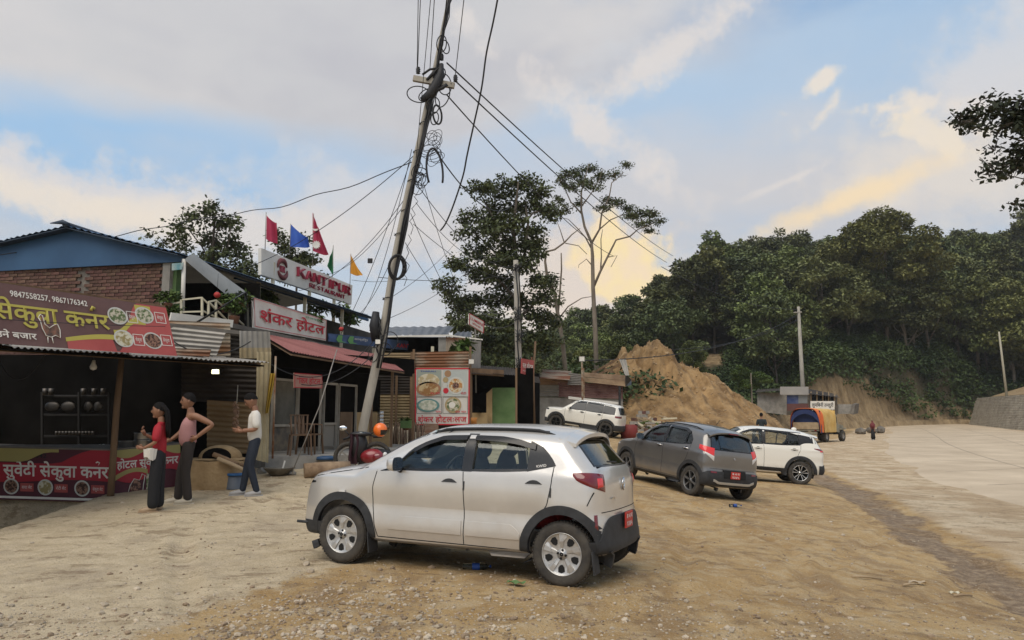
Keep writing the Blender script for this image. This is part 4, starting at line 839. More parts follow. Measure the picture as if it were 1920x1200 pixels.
def sign_banner():
 root=thing('banner','wide maroon and red printed banner above the grill stall with yellow lettering','banner',e_awn(.3)+Vector((0,0,.05)))
 def B(px0,py0,px1,py1,t0,t1,top0,top1):
  a=e_awn(t0)+Vector((.02,-.03,.02));b=e_awn(t1)+Vector((.02,-.03,.02));return Board(a,b,at(px1,top1,b.y),at(px0,top0,a.y))
 Lf=B(-150,0,312,0,-.34,.595,492,577)
 Lf.tl=at((960+F*Lf.bl.x/Lf.bl.y*1.0),492,Lf.bl.y);Lf.tr=at(311,577,Lf.br.y);
 c=bannercloth(root,Lf,'cloth',MAROON,wr=.03)
 def top(x):return 1.0
 def U(px):
  lo,hi=0.,1.
  for _ in range(40):
   m_=(lo+hi)/2;q=Lf.p(m_,.5);X=960+F*q.x/(q.y*1.0)
   if X<px:lo=m_
   else:hi=m_
  return lo
 Lf.strip(c,'print',lambda x:.0,lambda x:max(.01,1.0*smooth(x,U(205),U(262)))if x>U(200)else.16+.1*smooth(x,U(110),U(160)),REDB,.003,u0=U(112),n=40)
 Lf.strip(c,'print',lambda x:.13+.1*math.sin((x-U(112))*9),lambda x:.20+.12*math.sin((x-U(112))*9),YELB,.005,u0=U(110),u1=U(212));Lf.strip(c,'print',lambda x:.28+.30*smooth(x,U(210),U(250)),lambda x:.42+.30*smooth(x,U(210),U(255)),YELB,.005,u0=U(205),u1=U(270));Lf.strip(c,'print',lambda x:.82+.1*(x-U(250))*9,lambda x:.97,YELB,.0045,u0=U(255),u1=U(285))
 Lf.text(c,'\u0938\u0947\u0915\u0941\u0935\u093e \u0915\u0928\u0930',YELB,U(-22),.42,U(200)-U(-22),.25,o=.007,off=.016)
 mb=MB();mb.tube([Lf.p(U(168),.74,.01),Lf.p(U(172),.81,.01),Lf.p(U(176),.78,.01)],.022,5);mb.build('lettering',YELB,c)
 Lf.text(c,'9847558257, 9867176342',WHITEM,U(14),.81,U(163)-U(14),.10,o=.007,off=.014);Lf.text(c,'\u0938\u0941\u0935\u0947\u0926\u0940 \u0909\u0928\u0947 \u092c\u091c\u093e\u0930',WHITEM,U(-80),.12,U(55)-U(-80),.09,o=.007)
 asp=128./(U(212)-U(0))/100000
 ra=Lf.p(0,1)-Lf.p(0,0);rb=Lf.p(1,0)-Lf.p(0,0);asp=ra.length/rb.length
 for px,v,k in((218,.70,0),(271,.78,0),(222,.27,2),(277,.28,1)):
  Lf.disc(c,'plate_print',U(px),v,.165,PLATEW,asp,.008);Lf.disc(c,'food_print',U(px),v,.14,FOODS[k],asp,.010)
 for px,v in((236,.60),(291,.66),(240,.16),(293,.20)):
  Lf.frame(c,U(px),U(px+20),v,v+.22,.012,WHITEM,asp,.009,'print');Lf.text(c,'\u0938\u0947\u0915\u0941\u0935\u093e',WHITEM,U(px+4),v+.08,U(px+16)-U(px+4),.06,o=.010,off=.0)
 ro=[(.0,.30),(.06,.36),(.10,.34),(.13,.20),(.22,.14),(.34,.20),(.42,.22),(.46,.12),(.44,-.02),(.34,.02),(.24,-.02),(.12,.0),(.06,.12),(.04,.24)]
 Lf.shape(c,'print',[(U(63)+a*(U(103)-U(63))*2.1,.20+b*1.0)for a,b in ro],mat('print_rooster',(.30,.14,.09),.7,scale=9,c2=(.05,.045,.04)),.007)
 mb=MB();mb.tube([Lf.p(U(63)+a*(U(103)-U(63))*2.1,.20+b,.009)for a,b in ro+ro[:1]],.007,4);mb.tube([Lf.p(U(76),.18,.009),Lf.p(U(75),.08,.009)],.007,4);mb.tube([Lf.p(U(84),.18,.009),Lf.p(U(85),.08,.009)],.007,4);mb.build('print',WHITEM,c)
 mb=MB();mb.beam(Lf.p(0,-.0,-.05),Lf.p(1,0,-.05),.03);mb.beam(Lf.p(0,1,-.05),Lf.p(1,1,-.05),.03)
 for u_ in(.02,.35,.68,.99):mb.beam(Lf.p(u_,0,-.05),Lf.p(u_,1,-.05),.03)
 mb.build('batten',WOOD,root)
sign_banner()
#  B. brick upper building
def brick_building():
 root=thing('brick_building','two storey building with bare brick upper wall under a blue tin gable roof','building',(at(300,600,17).x-2,17.4,0))
 bl,br=at(-260,640,18.7),at(302,640,17.0);z1=at(302,493,17.0).z;z0=2.3;X=(br-bl);X.z=0;L_=X.length;X.normalize();nrm=Vector((X.y,-X.x,0))
 core=MB();o=Vector((bl.x,bl.y,0));core.slab([o+Vector((0,0,-.5))-nrm*.03,o+X*L_+Vector((0,0,-.5))-nrm*.03,o+X*L_+Vector((0,0,z1))-nrm*.03,o+Vector((0,0,z1))-nrm*.03],.22);w=core.build('wall',MORTAR,root)
 bw,bh,bd=.225,.068,.05;rs=np.random.RandomState(2);mb=MB();mb.box((0,0,0),(bw,bd,bh));me0=mb.build('brick',BRICKM,None,local=True);me=me0.data;bpy.data.objects.remove(me0)
 mb2=MB();mb2.box((0,0,0),(bw*.5,bd,bh));t_=mb2.build('brick',BRICKM,None,local=True);meh=t_.data;bpy.data.objects.remove(t_)
 rest=MB();cnt=0;ang_=math.atan2(X.y,X.x);Mi=rootm(root).inverted()
 r_=0;z=z1-.05
 cand=[]
 while z>z0:
  s_=L_-.13-(0 if r_%2 else bw*.5)-.0
  while s_>.1:
   p=o+X*s_+Vector((0,0,z));px=960+F*p.x/p.y
   if not(136<px<152)and px<297:cand.append((p,px,r_))
   s_-=bw+.012
  z-=bh+.014;r_+=1
 def vis(px):return np.interp(px,[0,200,300],[530,570,590])
 order=sorted(range(len(cand)),key=lambda i:(0 if(cand[i][1]>-10 and 787-(cand[i][0].z-1.55)*F/cand[i][0].y<vis(cand[i][1]))else 1,cand[i][0].y))
 for n_,i in enumerate(order):
  p,px,rr_=cand[i];q=p+nrm*(rs.uniform(-.006,.008)-.012);tilt=rs.uniform(-.02,.02)
  if n_<296:
   ob=linkmesh('brick',me,w,Mi@Matrix.Translation(q)@Matrix.Rotation(ang_,4,'Z')@Matrix.Rotation(tilt,4,'Y'))
  else:rest.box(q,(bw,bd,bh),rz=ang_,ry=tilt)
 rest.build('brick',BRICKM,w,kind='stuff')
 for pa,pb in((137,151),(299,313)):
  A,B_=at(pa,640,17.6 if pa<200 else 17.0),at(pb,640,17.55 if pa<200 else 16.95);mb=MB();mb.slab([(A.x,A.y-.06,0),(B_.x,B_.y-.06,0),(B_.x,B_.y-.06,z1),(A.x,A.y-.06,z1)],.2);mb.build('pillar',CONC,root)
 A,B_=at(313,600,17.0),at(326,600,17.0);mb=MB();mb.slab([(A.x,A.y,0),(B_.x,B_.y,0),(B_.x,B_.y,z1+.1),(A.x,A.y,z1+.1)],.25);mb.build('pillar',GREENP,root,label='green painted pillar')
 ap=at(140,430,17.6);le=at(-260,520,18.9);re=at(346,480,16.85);zz=z1+.0
 g_=MB();g_.slab([(le.x,le.y-.1,zz-.02),(re.x,re.y-.1,zz-.02),(re.x,re.y-.1,re.z-.02),(ap.x,ap.y-.1,ap.z-.05),(le.x,le.y-.1,le.z-.02)],.04);g_.build('gable',BLUER,root)
 back=Vector((2.6,11.5,0));
 for(A,B_,nm)in((ap,re,0),(le,ap,1)):
  f0,f1=A+Vector((0,-.35,0)),B_+Vector((0,-.35,0));corr(root,(f0,f1,f1+back,f0+back),BLUER,pitch=.17,amp=.018,run='v',sheets=4,name='roof_sheet',jitter=.004,res=4)
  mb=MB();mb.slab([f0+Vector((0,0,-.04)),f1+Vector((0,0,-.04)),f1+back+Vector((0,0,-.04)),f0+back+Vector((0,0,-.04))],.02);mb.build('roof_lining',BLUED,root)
 mb=MB();mb.smooth=True;mb.tube([ap+Vector((0,-.42,.02)),ap+back+Vector((0,0,.02))],.07,8);mb.tube([ap+Vector((-.32,-.45,.03)),ap+Vector((-.02,-.45,.06)),ap+Vector((.12,-.45,.0))],[.01,.06,.05],6);mb.build('ridge_cap',BLUED,root)
 e0,e1=re+Vector((0,0,0)),re+back
 fz=at(330,602,16.6).z
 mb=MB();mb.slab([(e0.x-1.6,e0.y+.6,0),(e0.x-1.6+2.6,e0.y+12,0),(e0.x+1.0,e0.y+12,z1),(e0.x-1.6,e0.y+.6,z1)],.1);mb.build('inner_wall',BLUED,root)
 mb=MB();mb.slab([(e0.x-1.8,e0.y-.1,fz),(e0.x+1.1,e0.y-.1,fz),(e0.x+3.6,e0.y+12,fz),(e0.x+.8,e0.y+12,fz)],.14);mb.build('gallery_floor',CONCD,root)
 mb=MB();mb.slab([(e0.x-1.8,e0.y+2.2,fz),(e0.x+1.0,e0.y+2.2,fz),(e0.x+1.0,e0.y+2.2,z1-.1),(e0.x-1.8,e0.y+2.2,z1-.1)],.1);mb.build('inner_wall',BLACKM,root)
 mb=MB();a=at(345,486,16.7);b=at(342,587,16.7);mb.tube([a,b],.045,10);mb.build('post',WHITEM,root,label='white post at the open corner')
 for t in(.28,.5,.72,.95):
  q=e0.lerp(e1,t);mb=MB();mb.beam((q.x-.1,q.y,fz),(q.x-.1,q.y,q.z),.09);mb.build('post',CREAMP,root)
 A,B_,C_,D=at(346,487,16.6),at(462,585,17.9),at(468,552,18.1),at(364,476,16.9)
 mb=MB();mb.grid(lambda u,v:A.lerp(B_,u).lerp(D.lerp(C_,u),v)+Vector((0,-.05*math.sin(v*3),.0)),20,8);mb.grid(lambda u,v:A.lerp(B_,u).lerp(D.lerp(C_,u),v)+Vector((.01,.03,-.01)),20,8,flip=True);mb.build('awning_sheet',mat('grey_sheet',(.27,.285,.285),.7,scale=1.6,c2=(.36,.37,.36)),root)
 pslab(root,'notice',[(322,507,16.6),(341,505,16.6),(344,492,16.6),(322,494,16.6)],mat('notice_blue',(.10,.26,.30),.6,scale=8,c2=(.35,.42,.40)),.02)
 mb=MB()
 segs=[((296,575,16.5),(342,566,16.5)),((342,562,16.5),(380,558,16.6)),((296,597,16.5),(342,590,16.5)),((342,585,16.5),(380,584,16.6)),((380,560,16.6),(391,570,16.7)),((391,566,16.7),(405,563,16.9)),((405,563,16.9),(460,612,18)),((380,583,16.6),(430,606,17.4)),((391,566,16.7),(425,600,17.2))]
 for a,b in segs:mb.beam(at(*a),at(*b),.035)
 for x,y0,y1,Y in((296,573,600,16.5),(340,562,590,16.5),(379,558,592,16.6),(391,566,596,16.7),(405,562,600,16.9),(430,584,606,17.4)):mb.beam(at(x,y0,Y),at(x,y1,Y),.045)
 mb.build('railing',CREAMP,root)
 mb=MB();mb.slab([at(318,604,15.6),at(436,614,16.6),at(438,600,16.6),at(322,586,15.6)],.06);mb.build('fascia',WHITEM,root,label='white fascia board under the balcony')
 return root
brick_building()
def potted(px,py,Y,w,h,lab,n=260,pot=True,m=None,seed=0,leaf=.12,group=None):
 rs=np.random.RandomState(seed+int(px));c=at(px,py,Y);rx=w/F*Y/2;rz=h/F*Y/2
 root=thing('potted_plant',lab,'plant',(c.x,c.y,c.z-rz*1.3),0,group)
 p=cluster_pts(tuple(c),(rx,rx*.8,rz),n,rs,.25)-np.array(root.location);co,q=leaves(p,rs.uniform(.6,1.4,n)*leaf,rs,aspect=.45,droop=.15);linkmesh('foliage',npmesh('foliage',co,q,[m or PLANTM]),root)
 k=MB();
 for i in range(6):k.tube([(0,0,0),(rs.uniform(-.5,.5)*rx,rs.uniform(-.3,.3)*rx,rz*rs.uniform(1.,1.9))],.008,4)
 k.build('stem',BARK,root,local=True)
 if pot:MB().lathe([(.001,-.12),(.09,-.12),(.125,.06),(.13,.08),(.11,.08),(.10,.05),(.001,.04)],n=14).build('pot',mat('pot_clay',(.16,.075,.045),.9,var=.2),root,local=True)
 return root
G_='plants along the balcony'
for(px,py,w,h,Y)in[(315,558,46,28,16.5),(322,585,40,26,16.5),(440,575,50,38,17.2),(425,560,30,26,17.4),(455,560,34,24,17.8)]:
 potted(px,py,Y,w,h,{315:'bushy pot plant left of the white balcony post, upper one',322:'trailing plant hanging below the balcony rail left of the white post',440:'bushy plant in front of the balcony stair rail',425:'small leafy plant behind the red lantern',455:'leafy plant beside the grey rain sheet end'}[px],n=300,group=G_,pot=px!=322)
for(px,py,Y)in((407,553,17.0),(640,617,22.4)):
 c=at(px,py,Y);root=thing('lantern',{407:'round red lantern hanging over the balcony stair',640:'round red lantern hanging under the white signboard'}[px],'lantern',c);k=MB();k.ball((0,0,0),(.075,.075,.07),14,10);k.build('shade',LANT,root,local=True);MB().lathe([(.03,.06),(.03,.085),(.001,.086)],n=10).build('cap',GLOSSB,root,local=True)
 MB().tube([(0,0,.08),(0,0,.5)],.004,4).build('string',INK,root,local=True)
#  stall side walls, sheets above it
def stall_sheets():
 root=thing('tin_screen','patchwork of grey and rusty corrugated sheets above the stall roof','metal sheets',at(380,640,14.6))
 corr(root,[(300,668,14.7),(432,668,15.0),(432,606,15.0),(300,600,14.7)],TING,pitch=.085,run='h',sheets=2,amp=.014,mats=[TING,TINR])
 corr(root,[(310,664,14.3),(405,668,14.4),(424,622,14.4),(312,609,14.3)],TING,pitch=.085,run='h',sheets=1,amp=.014);corr(root,[(312,666,14.25),(392,669,14.3),(396,655,14.3),(312,652,14.25)],TINR,pitch=.085,run='h',sheets=1,amp=.014)
 corr(root,[(424,672,15.1),(470,672,15.2),(470,622,15.2),(424,612,15.1)],TIND,pitch=.085,run='h',sheets=1,amp=.014)
 mb=MB();mb.slab([at(302,612,14.2),at(500,632,15.4),at(500,626,15.4),at(302,604,14.2)],.04);mb.build('fascia',CONCD,root)
 w=thing('tin_wall','tall tan corrugated sheet wall standing at the right end of the grill stall','wall',at(480,860,14.9));w.location.z=.5
 corr(w,[(449,672,15.0),(508,672,15.3),(508,652,15.3),(449,652,15.0)],TINY,pitch=.10,amp=.016,run='v',name='tin_sheet');corr(w,[(449,652,15.05),(508,652,15.35),(506,622,15.35),(449,620,15.05)],TING,pitch=.10,amp=.014,run='v',name='tin_sheet')
 corr(w,[(478,862,14.75),(504,868,15.0),(508,660,15.1),(482,660,14.85)],TINY,pitch=.095,amp=.018,run='v',name='tin_sheet')
 b=thing('tin_wall','brown corrugated sheet screen at the back right of the grill stall','wall',at(420,846,15.9));b.location.z=.45
 corr(b,[(388,846,15.7),(482,852,15.9),(482,756,15.9),(388,750,15.7)],TINB,pitch=.10,amp=.018,run='h',sheets=1,name='tin_sheet',mats=[mat('tin_ochre_brown',(.22,.14,.06),.7,scale=1.2,c2=(.34,.235,.12),objvar=.1)]);corr(b,[(340,752,15.9),(482,757,16.0),(482,680,16.0),(340,676,15.9)],TIND,pitch=.10,amp=.018,run='h',sheets=1,name='tin_sheet')
stall_sheets()
#  C. hotel behind the leaning pole
def hotel():
 root=thing('hotel_building','low dark fronted hotel with a red tin awning and aluminium framed doors','building',(at(560,860,16.2).x,16.6,.5))
 f0,f1=at(500,855,15.4),at(700,852,17.6);zf=.80
 def fl(p,z):return Vector((p.x,p.y,z))
 mb=MB();A,B_=at(498,858,15.35),at(800,850,22.0);mb.slab([fl(A,zf),fl(at(660,850,16.4),zf),fl(B_,zf),fl(B_,zf)+Vector((-4,5,0)),fl(A,zf)+Vector((-3,5,0))],.7);mb.build('floor_slab',CONC,root)
 bl,fl_,fr,br=at(486,625,17.6),at(545,660,15.3),at(757,696,21.4),at(714,666,24.0)
 n=5
 for i in range(n):
  a,b=i/n,(i+1)/n+.006
  corr(root,(fl_.lerp(fr,a),fl_.lerp(fr,b),bl.lerp(br,b),bl.lerp(br,a)),REDR,pitch=.11,amp=.016,run='v',name='roof_sheet',seed=i+40)
 mb=MB();dn=Vector((0,.05,-.05));mb.slab([fl_+dn,fr+dn,br+dn,bl+dn],.02);mb.beam(fl_+dn,fr+dn,.03,.03);mb.build('roof_beam',WOOD,root)
 W0,W1=at(506,800,16.6),at(775,800,23.6)
 def wp(t,z,o=0.):p=W0.lerp(W1,t);d=(W1-W0).normalized();nn=Vector((d.y,-d.x,0));return Vector((p.x,p.y,z))+nn*o
 def tpx(px):
  lo,hi=0.,1.
  for _ in range(30):
   m_=(lo+hi)/2;q=wp(m_,1);
   if 960+F*q.x/q.y<px:lo=m_
   else:hi=m_
  return lo
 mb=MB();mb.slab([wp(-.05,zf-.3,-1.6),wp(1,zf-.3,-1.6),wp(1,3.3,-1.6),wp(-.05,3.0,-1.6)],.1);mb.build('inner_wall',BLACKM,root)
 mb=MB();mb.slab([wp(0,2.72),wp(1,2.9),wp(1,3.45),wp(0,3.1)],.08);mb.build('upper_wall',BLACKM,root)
 ALU=mat('aluminium_frame',(.34,.31,.26),.5,metal=.4,var=.15)
 def framepx(pa,pb,z0,z1,w=.055,name='door_frame',m=ALU,mid=None):
  ta,tb=tpx(pa),tpx(pb);mb=MB()
  for a,b in(((ta,z0),(ta,z1)),((tb,z0),(tb,z1)),((ta,z1),(tb,z1)))+(((((ta,mid),(tb,mid)),)if mid else())):mb.beam(wp(a[0],a[1],.02),wp(b[0],b[1],.02),w)
  return mb.build(name,m,root)
 framepx(512,558,zf+.05,2.45,mid=1.42);framepx(560,602,zf+.0,2.5);framepx(608,632,zf,2.45,mid=1.45);framepx(636,668,zf,2.45)
 def panel(pa,pb,z0,z1,m,name='wall_panel',o=0.):
  ta,tb=tpx(pa),tpx(pb);mb=MB();mb.slab([wp(ta,z0,o),wp(tb,z0,o),wp(tb,z1,o),wp(ta,z1,o)],.04);return mb.build(name,m,root)
 DG=mat('dim_glass',(.05,.055,.05),.1,coat=.5,scale=3,c2=(.10,.10,.09));panel(514,556,1.45,2.43,DG,'window');panel(514,556,zf+.05,1.40,mat('dim_panel',(.08,.07,.06),.6,scale=5,c2=(.22,.17,.11)),'door_panel')
 panel(612,630,zf+.1,1.42,mat('door_panel_grey',(.24,.21,.17),.6),'door_panel');panel(641,664,zf+.0,1.75,WOOD,'wall_panel');panel(670,720,zf,1.75,PLYW,'wall_panel');
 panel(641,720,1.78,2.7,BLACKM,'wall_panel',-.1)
 tb_=tpx(632);
 for px in(660,700,742):
  mb=MB();t=tpx(px);mb.beam(wp(t,zf,.6),wp(t,2.9,.6),.07);mb.build('post',WOOD,root)
 return root,wp,tpx,zf
HOTEL,HWP,HT,ZF=hotel()
def hotel_things():
 B=Board((552,727,16.2),(604,728,17.1),(604,703,17.1),(552,699,16.2));root=thing('sign','small faded pink sign with red lettering over the hotel door','sign',B.p(.5,0));m=mat('sign_faded_pink',(.42,.22,.17),.7,scale=4,c2=(.50,.30,.24))
 MB().slab([B.p(0,0),B.p(1,0),B.p(1,1),B.p(0,1)],.03).build('board',m,root);B.text(root,'\u0936\u0902\u0915\u0930 \u0939\u094b\u091f\u0932',REDI,.06,.30,.88,.36,o=.006);B.frame(root,0,1,0,1,.05,REDI,.45,.004)
 B=Board((474,614,17.9),(612,639,22.4),(613,600,22.4),(472,556,17.9));root=thing('banner','white cloth banner with red lettering and red border above the red awning','banner',B.p(.5,0))
 c=bannercloth(root,B,'cloth',CLOTHW,wr=.05,nu=60);B.frame(c,.02,.99,.04,.97,.02,REDI,.22,.012);B.text(c,'\u0936\u0902\u0915\u0930 \u0939\u094b\u091f\u0932',REDI,.075,.27,.885,.36,o=.02,off=.016);B.text(c,'\u0938\u0902\u091c\u0935\u0939\u0930',GREENI,.66,.80,.24,.08,o=.02,off=.0)
 mb=MB();
 for a,b in(((0,0),(0,1)),((1,0),(1,1)),((0,1),(1,1)),((0,0),(1,0)),((.5,0),(.5,1))):mb.beam(B.p(*a,-.06),B.p(*b,-.06),.045)
 mb.build('frame',GLOSSB,root)
 pslab(root,'side_panel',[(462,612,18.3),(474,614,17.95),(474,556,17.95),(462,552,18.3)],mat('panel_grey',(.24,.24,.22),.7),.03)
 mb=MB();mb.beam(at(461,548,17.6),at(365,607,15.6),.035);mb.beam(at(461,548,17.6),at(461,612,17.6),.05);mb.beam(at(461,548,17.6),at(428,553,17.4),.03);props(mb.build('bracket',GLOSSB),'black iron strut rising to the left corner of the white cloth banner','bracket')
 B=Board((616,640,22.8),(792,660,30.0),(794,642,30.0),(616,625,22.8));root=thing('banner','long dark blue banner with green shapes and red lettering running behind the leaning pole','banner',B.p(.5,0));c=bannercloth(root,B,'cloth',mat('banner_navy',(.045,.075,.15),.7,scale=1,c2=(.06,.11,.24)),wr=.03)
 for u in(.06,.16):B.shape(c,'print',[(u,.35),(u+.02,.9),(u+.055,.9),(u+.05,.2),(u+.09,.1),(u+.02,.0)],mat('print_green',(.12,.30,.10),.7),.01)
 B.text(c,'\u0915\u093e\u0928\u094d\u0924\u093f\u092a\u0941\u0930',WHITEM,.22,.5,.13,.2,o=.012,off=0.);B.text(c,'KANTIPUR',REDI,.66,.22,.30,.45,o=.012,off=.014)
hotel_things()
def lattice_letters(B,parent,word,u0,u1,v0,v1,m,name='letter',depth=.05,o=.02,thick=.26,serif=True):
 G={'K':[((0,0),(0,1)),((.05,.45),(.85,1)),((.30,.58),(.9,0))],'A':[((.02,0),(.45,1)),((.45,1),(.9,0)),((.2,.32),(.7,.32))],'N':[((.05,0),(.05,1)),((.05,1),(.85,0)),((.85,0),(.85,1))],'T':[((.45,0),(.45,1)),((0,.95),(.9,.95))],'I':[((.45,0),(.45,1))],'P':[((.1,0),(.1,1)),((.1,.95),(.65,.95)),((.65,.95),(.85,.74)),((.85,.74),(.65,.5)),((.65,.5),(.1,.5))],'U':[((.05,1),(.05,.25)),((.05,.25),(.25,.03)),((.25,.03),(.65,.03)),((.65,.03),(.85,.25)),((.85,.25),(.85,1))],'R':[((.1,0),(.1,1)),((.1,.95),(.65,.95)),((.65,.95),(.82,.75)),((.82,.75),(.65,.52)),((.65,.52),(.1,.52)),((.45,.52),(.9,0))],'E':[((.1,0),(.1,1)),((.1,.95),(.85,.95)),((.1,.5),(.65,.5)),((.1,.05),(.85,.05))],'S':[((.85,.85),(.5,.97)),((.5,.97),(.12,.78)),((.12,.78),(.8,.28)),((.8,.28),(.5,.03)),((.5,.03),(.1,.15))],'L':[((.1,0),(.1,1)),((.1,.05),(.85,.05))],'M':[((.05,0),(.05,1)),((.05,1),(.45,.3)),((.45,.3),(.85,1)),((.85,1),(.85,0))],'B':[((.1,0),(.1,1)),((.1,.95),(.7,.95)),((.7,.95),(.7,.52)),((.1,.5),(.75,.5)),((.8,.5),(.8,.05)),((.1,.05),(.75,.05))]}
 S_={'K':[(0,0),(0,1),(.85,1),(.88,0)],'A':[(.05,0),(.88,0)],'N':[(.05,0),(.05,1),(.85,1)],'T':[(.45,0)],'I':[(.45,0),(.45,1)],'P':[(.1,0),(.1,1)],'U':[(.05,1),(.85,1)],'R':[(.1,0),(.1,1),(.9,0)]}
 W_=[.62 if c=='I' else 1. for c in word];T_=sum(W_)
 for i,ch in enumerate(word):
  u00=u0+(u1-u0)*sum(W_[:i])/T_;w=(u1-u0)*W_[i]/T_
  mb=MB();H=(B.p(0,v1)-B.p(0,v0)).length;th=H*thick*.62
  q=lambda a,b:B.p(u00+w*(.04+a*.86 if ch!='I' else.5),v0+(v1-v0)*b,o+depth/2)
  for a,b in G.get(ch,G['I']):
   vert=abs(a[0]-b[0])<.05;mb.beam(q(*a),q(*b),th if(vert or abs(a[1]-b[1])>.3)else th*.6,depth,up=B.n)
  if serif:
   for a,b in S_.get(ch,[]):
    c_=q(a,b*.94+.03);e_=(B.p(1,0)-B.p(0,0)).normalized()*H*.15;mb.beam(c_-e_,c_+e_,th*.5,depth*1.02,up=B.n)
  mb.build(name,m,parent)
def kantipur():
 B=Board((490,515,25.0),(659,571,32.0),(661,535,32.0),(490,465,25.0));root=thing('signboard','long white restaurant signboard with raised red capitals on tall posts','sign',Vector((B.p(.5,0).x,B.p(.5,0).y,3.)))
 MB().slab([B.p(0,0),B.p(1,0),B.p(1,1),B.p(0,1)],.12).build('board',WHITEM,root)
 RL=mat('raised_letter_red',(.34,.02,.05),.45,coat=.3)
 lattice_letters(B,root,'KANTIPUR',.33,.965,.42,.80,RL,depth=.10);lattice_letters(B,root,'RESTAURANT',.46,.90,.14,.32,RL,depth=.05,serif=False,thick=.2)
 asp=(B.p(0,1)-B.p(0,0)).length/(B.p(1,0)-B.p(0,0)).length;cu,cv=.185,.48
 mb=MB()
 for a0,a1 in((20,185),(200,365)):
  pts=[B.p(cu+.34*asp*math.cos(R(a)),cv+.34*math.sin(R(a)),.04)for a in range(a0,a1,8)];mb.tube(pts,[.02+.075*math.sin(math.pi*i/(len(pts)-1))for i in range(len(pts))],6)
 mb.build('emblem',mat('emblem_maroon',(.16,.035,.035),.5),root);lattice_letters(B,root,'RKR',cu-.18*asp,cu+.18*asp,cv-.12,cv+.12,RL,depth=.04,serif=False)
 for u in(.12,.50,.80,.98):
  p=B.p(u*.98,0,-.06);mb=MB();mb.beam((p.x,p.y,3.2 if u<.9 else 3.0),p+Vector((0,0,.6)),.11);mb.build('post',CREAMP,root)
 mb=MB();
 for u in(.05,.5,.95):mb.beam(B.p(u,.1,-.14),B.p(u,.9,-.14),.05)
 mb.beam(at(478,525,25.2),at(492,527,25.2),.05);mb.build('frame',CREAMP,root)
 def flag(px0,py0,py1,pts,m,label,extra=None,seed=0):
  Y=25+(px0-490)/171*7-.2;b=at(px0,py1,Y);root=thing('flag',label,'flag',b)
  MB().tube([b,at(px0+2,py0,Y)],.014,6).build('pole',TING,root)
  mb=MB();rs=np.random.RandomState(seed);P_=[at(x,y,Y)for x,y in pts];n=len(P_)
  lo,hi=pts[0],pts[1]
  def fn(u,v):
   h=at(pts[0][0],pts[0][1],Y).lerp(at(pts[1][0],pts[1][1],Y),v);f=at(pts[2][0],pts[2][1],Y).lerp(at(pts[3][0],pts[3][1],Y),v)if n>3 else at(pts[2][0],pts[2][1],Y)
   q=h.lerp(f,u);return q+Vector((0,.13*math.sin(u*7+v*2+seed)*u,-.05*math.sin(u*math.pi)*1))
  mb.grid(fn,14,10);o=mb.build('cloth',m,root);
  if extra:extra(root,fn)
  return root
 FR=mat('flag_crimson',(.33,.02,.055),.7,scale=3,c2=(.42,.03,.08));flag(497,398,468,[(499,448),(500,404),(518,455),(520,418)],FR,'dark red flag at the left end of the white signboard',seed=1)
 flag(543,420,478,[(544,462),(545,420),(580,462),(579,447)],mat('flag_blue',(.02,.07,.36),.7,scale=3,c2=(.04,.12,.46)),'blue flag between the two red flags',seed=2)
 def nep(root,fn):
  mb=MB();
  c=fn(.30,.22)+Vector((0,-.05,0));n=12;V=[c]+[c+Vector((math.cos(math.pi*i/n)*(.19 if i%2==0 else.12),-.01,math.sin(math.pi*i/n)*(.19 if i%2==0 else.12)))for i in range(2*n)];mb.add(V,[(0,i+1,(i+1)%(2*n)+1)for i in range(2*n)])
  c=fn(.35,.74)+Vector((0,-.05,0));A=[c+Vector((.13*math.cos(a),0,.13*math.sin(a)))for a in[math.pi+.2+i*(math.pi-.4)/8 for i in range(9)]];B2=[c+Vector((.12*math.cos(a),0,.05*math.sin(a)))for a in[math.pi+.2+i*(math.pi-.4)/8 for i in range(9)]];mb.add(A+B2,[(i,i+1,10+i,9+i)for i in range(8)])
  mb.build('emblem',WHITEM,root)
 r_=flag(586,400,500,[(586,470),(586,398),(617,478),(598,428)],FR,'tall crimson flag with white sun and moon emblem, the highest one',nep,seed=3)
 flag(623,460,522,[(625,515),(625,460),(615,500),(617,488)],mat('flag_green',(.02,.16,.06),.7),'narrow green flag right of the tall crimson flag',seed=4)
 flag(656,476,540,[(656,512),(657,476),(680,517),(679,514)],mat('flag_orange',(.62,.27,.02),.7),'orange flag at the right end of the white signboard',seed=5)
 for(px,py,w,h,Y)in((490,548,34,40,24),(600,578,60,30,27),(640,585,40,36,28),(655,600,34,26,26),(505,560,30,24,22),(585,598,40,20,22)):
  potted(px,py,Y,w,h,{490:'climbing plant at the left post of the white signboard',600:'trailing plant under the middle of the white signboard',640:'leafy plant under the right half of the white signboard',655:'leafy plant by the red lantern under the signboard',505:'small leafy plant beside the white cloth banner top',585:'creeper along the rail above the white cloth banner'}[px],n=420,pot=False,leaf=.16,seed=3)
kantipur()
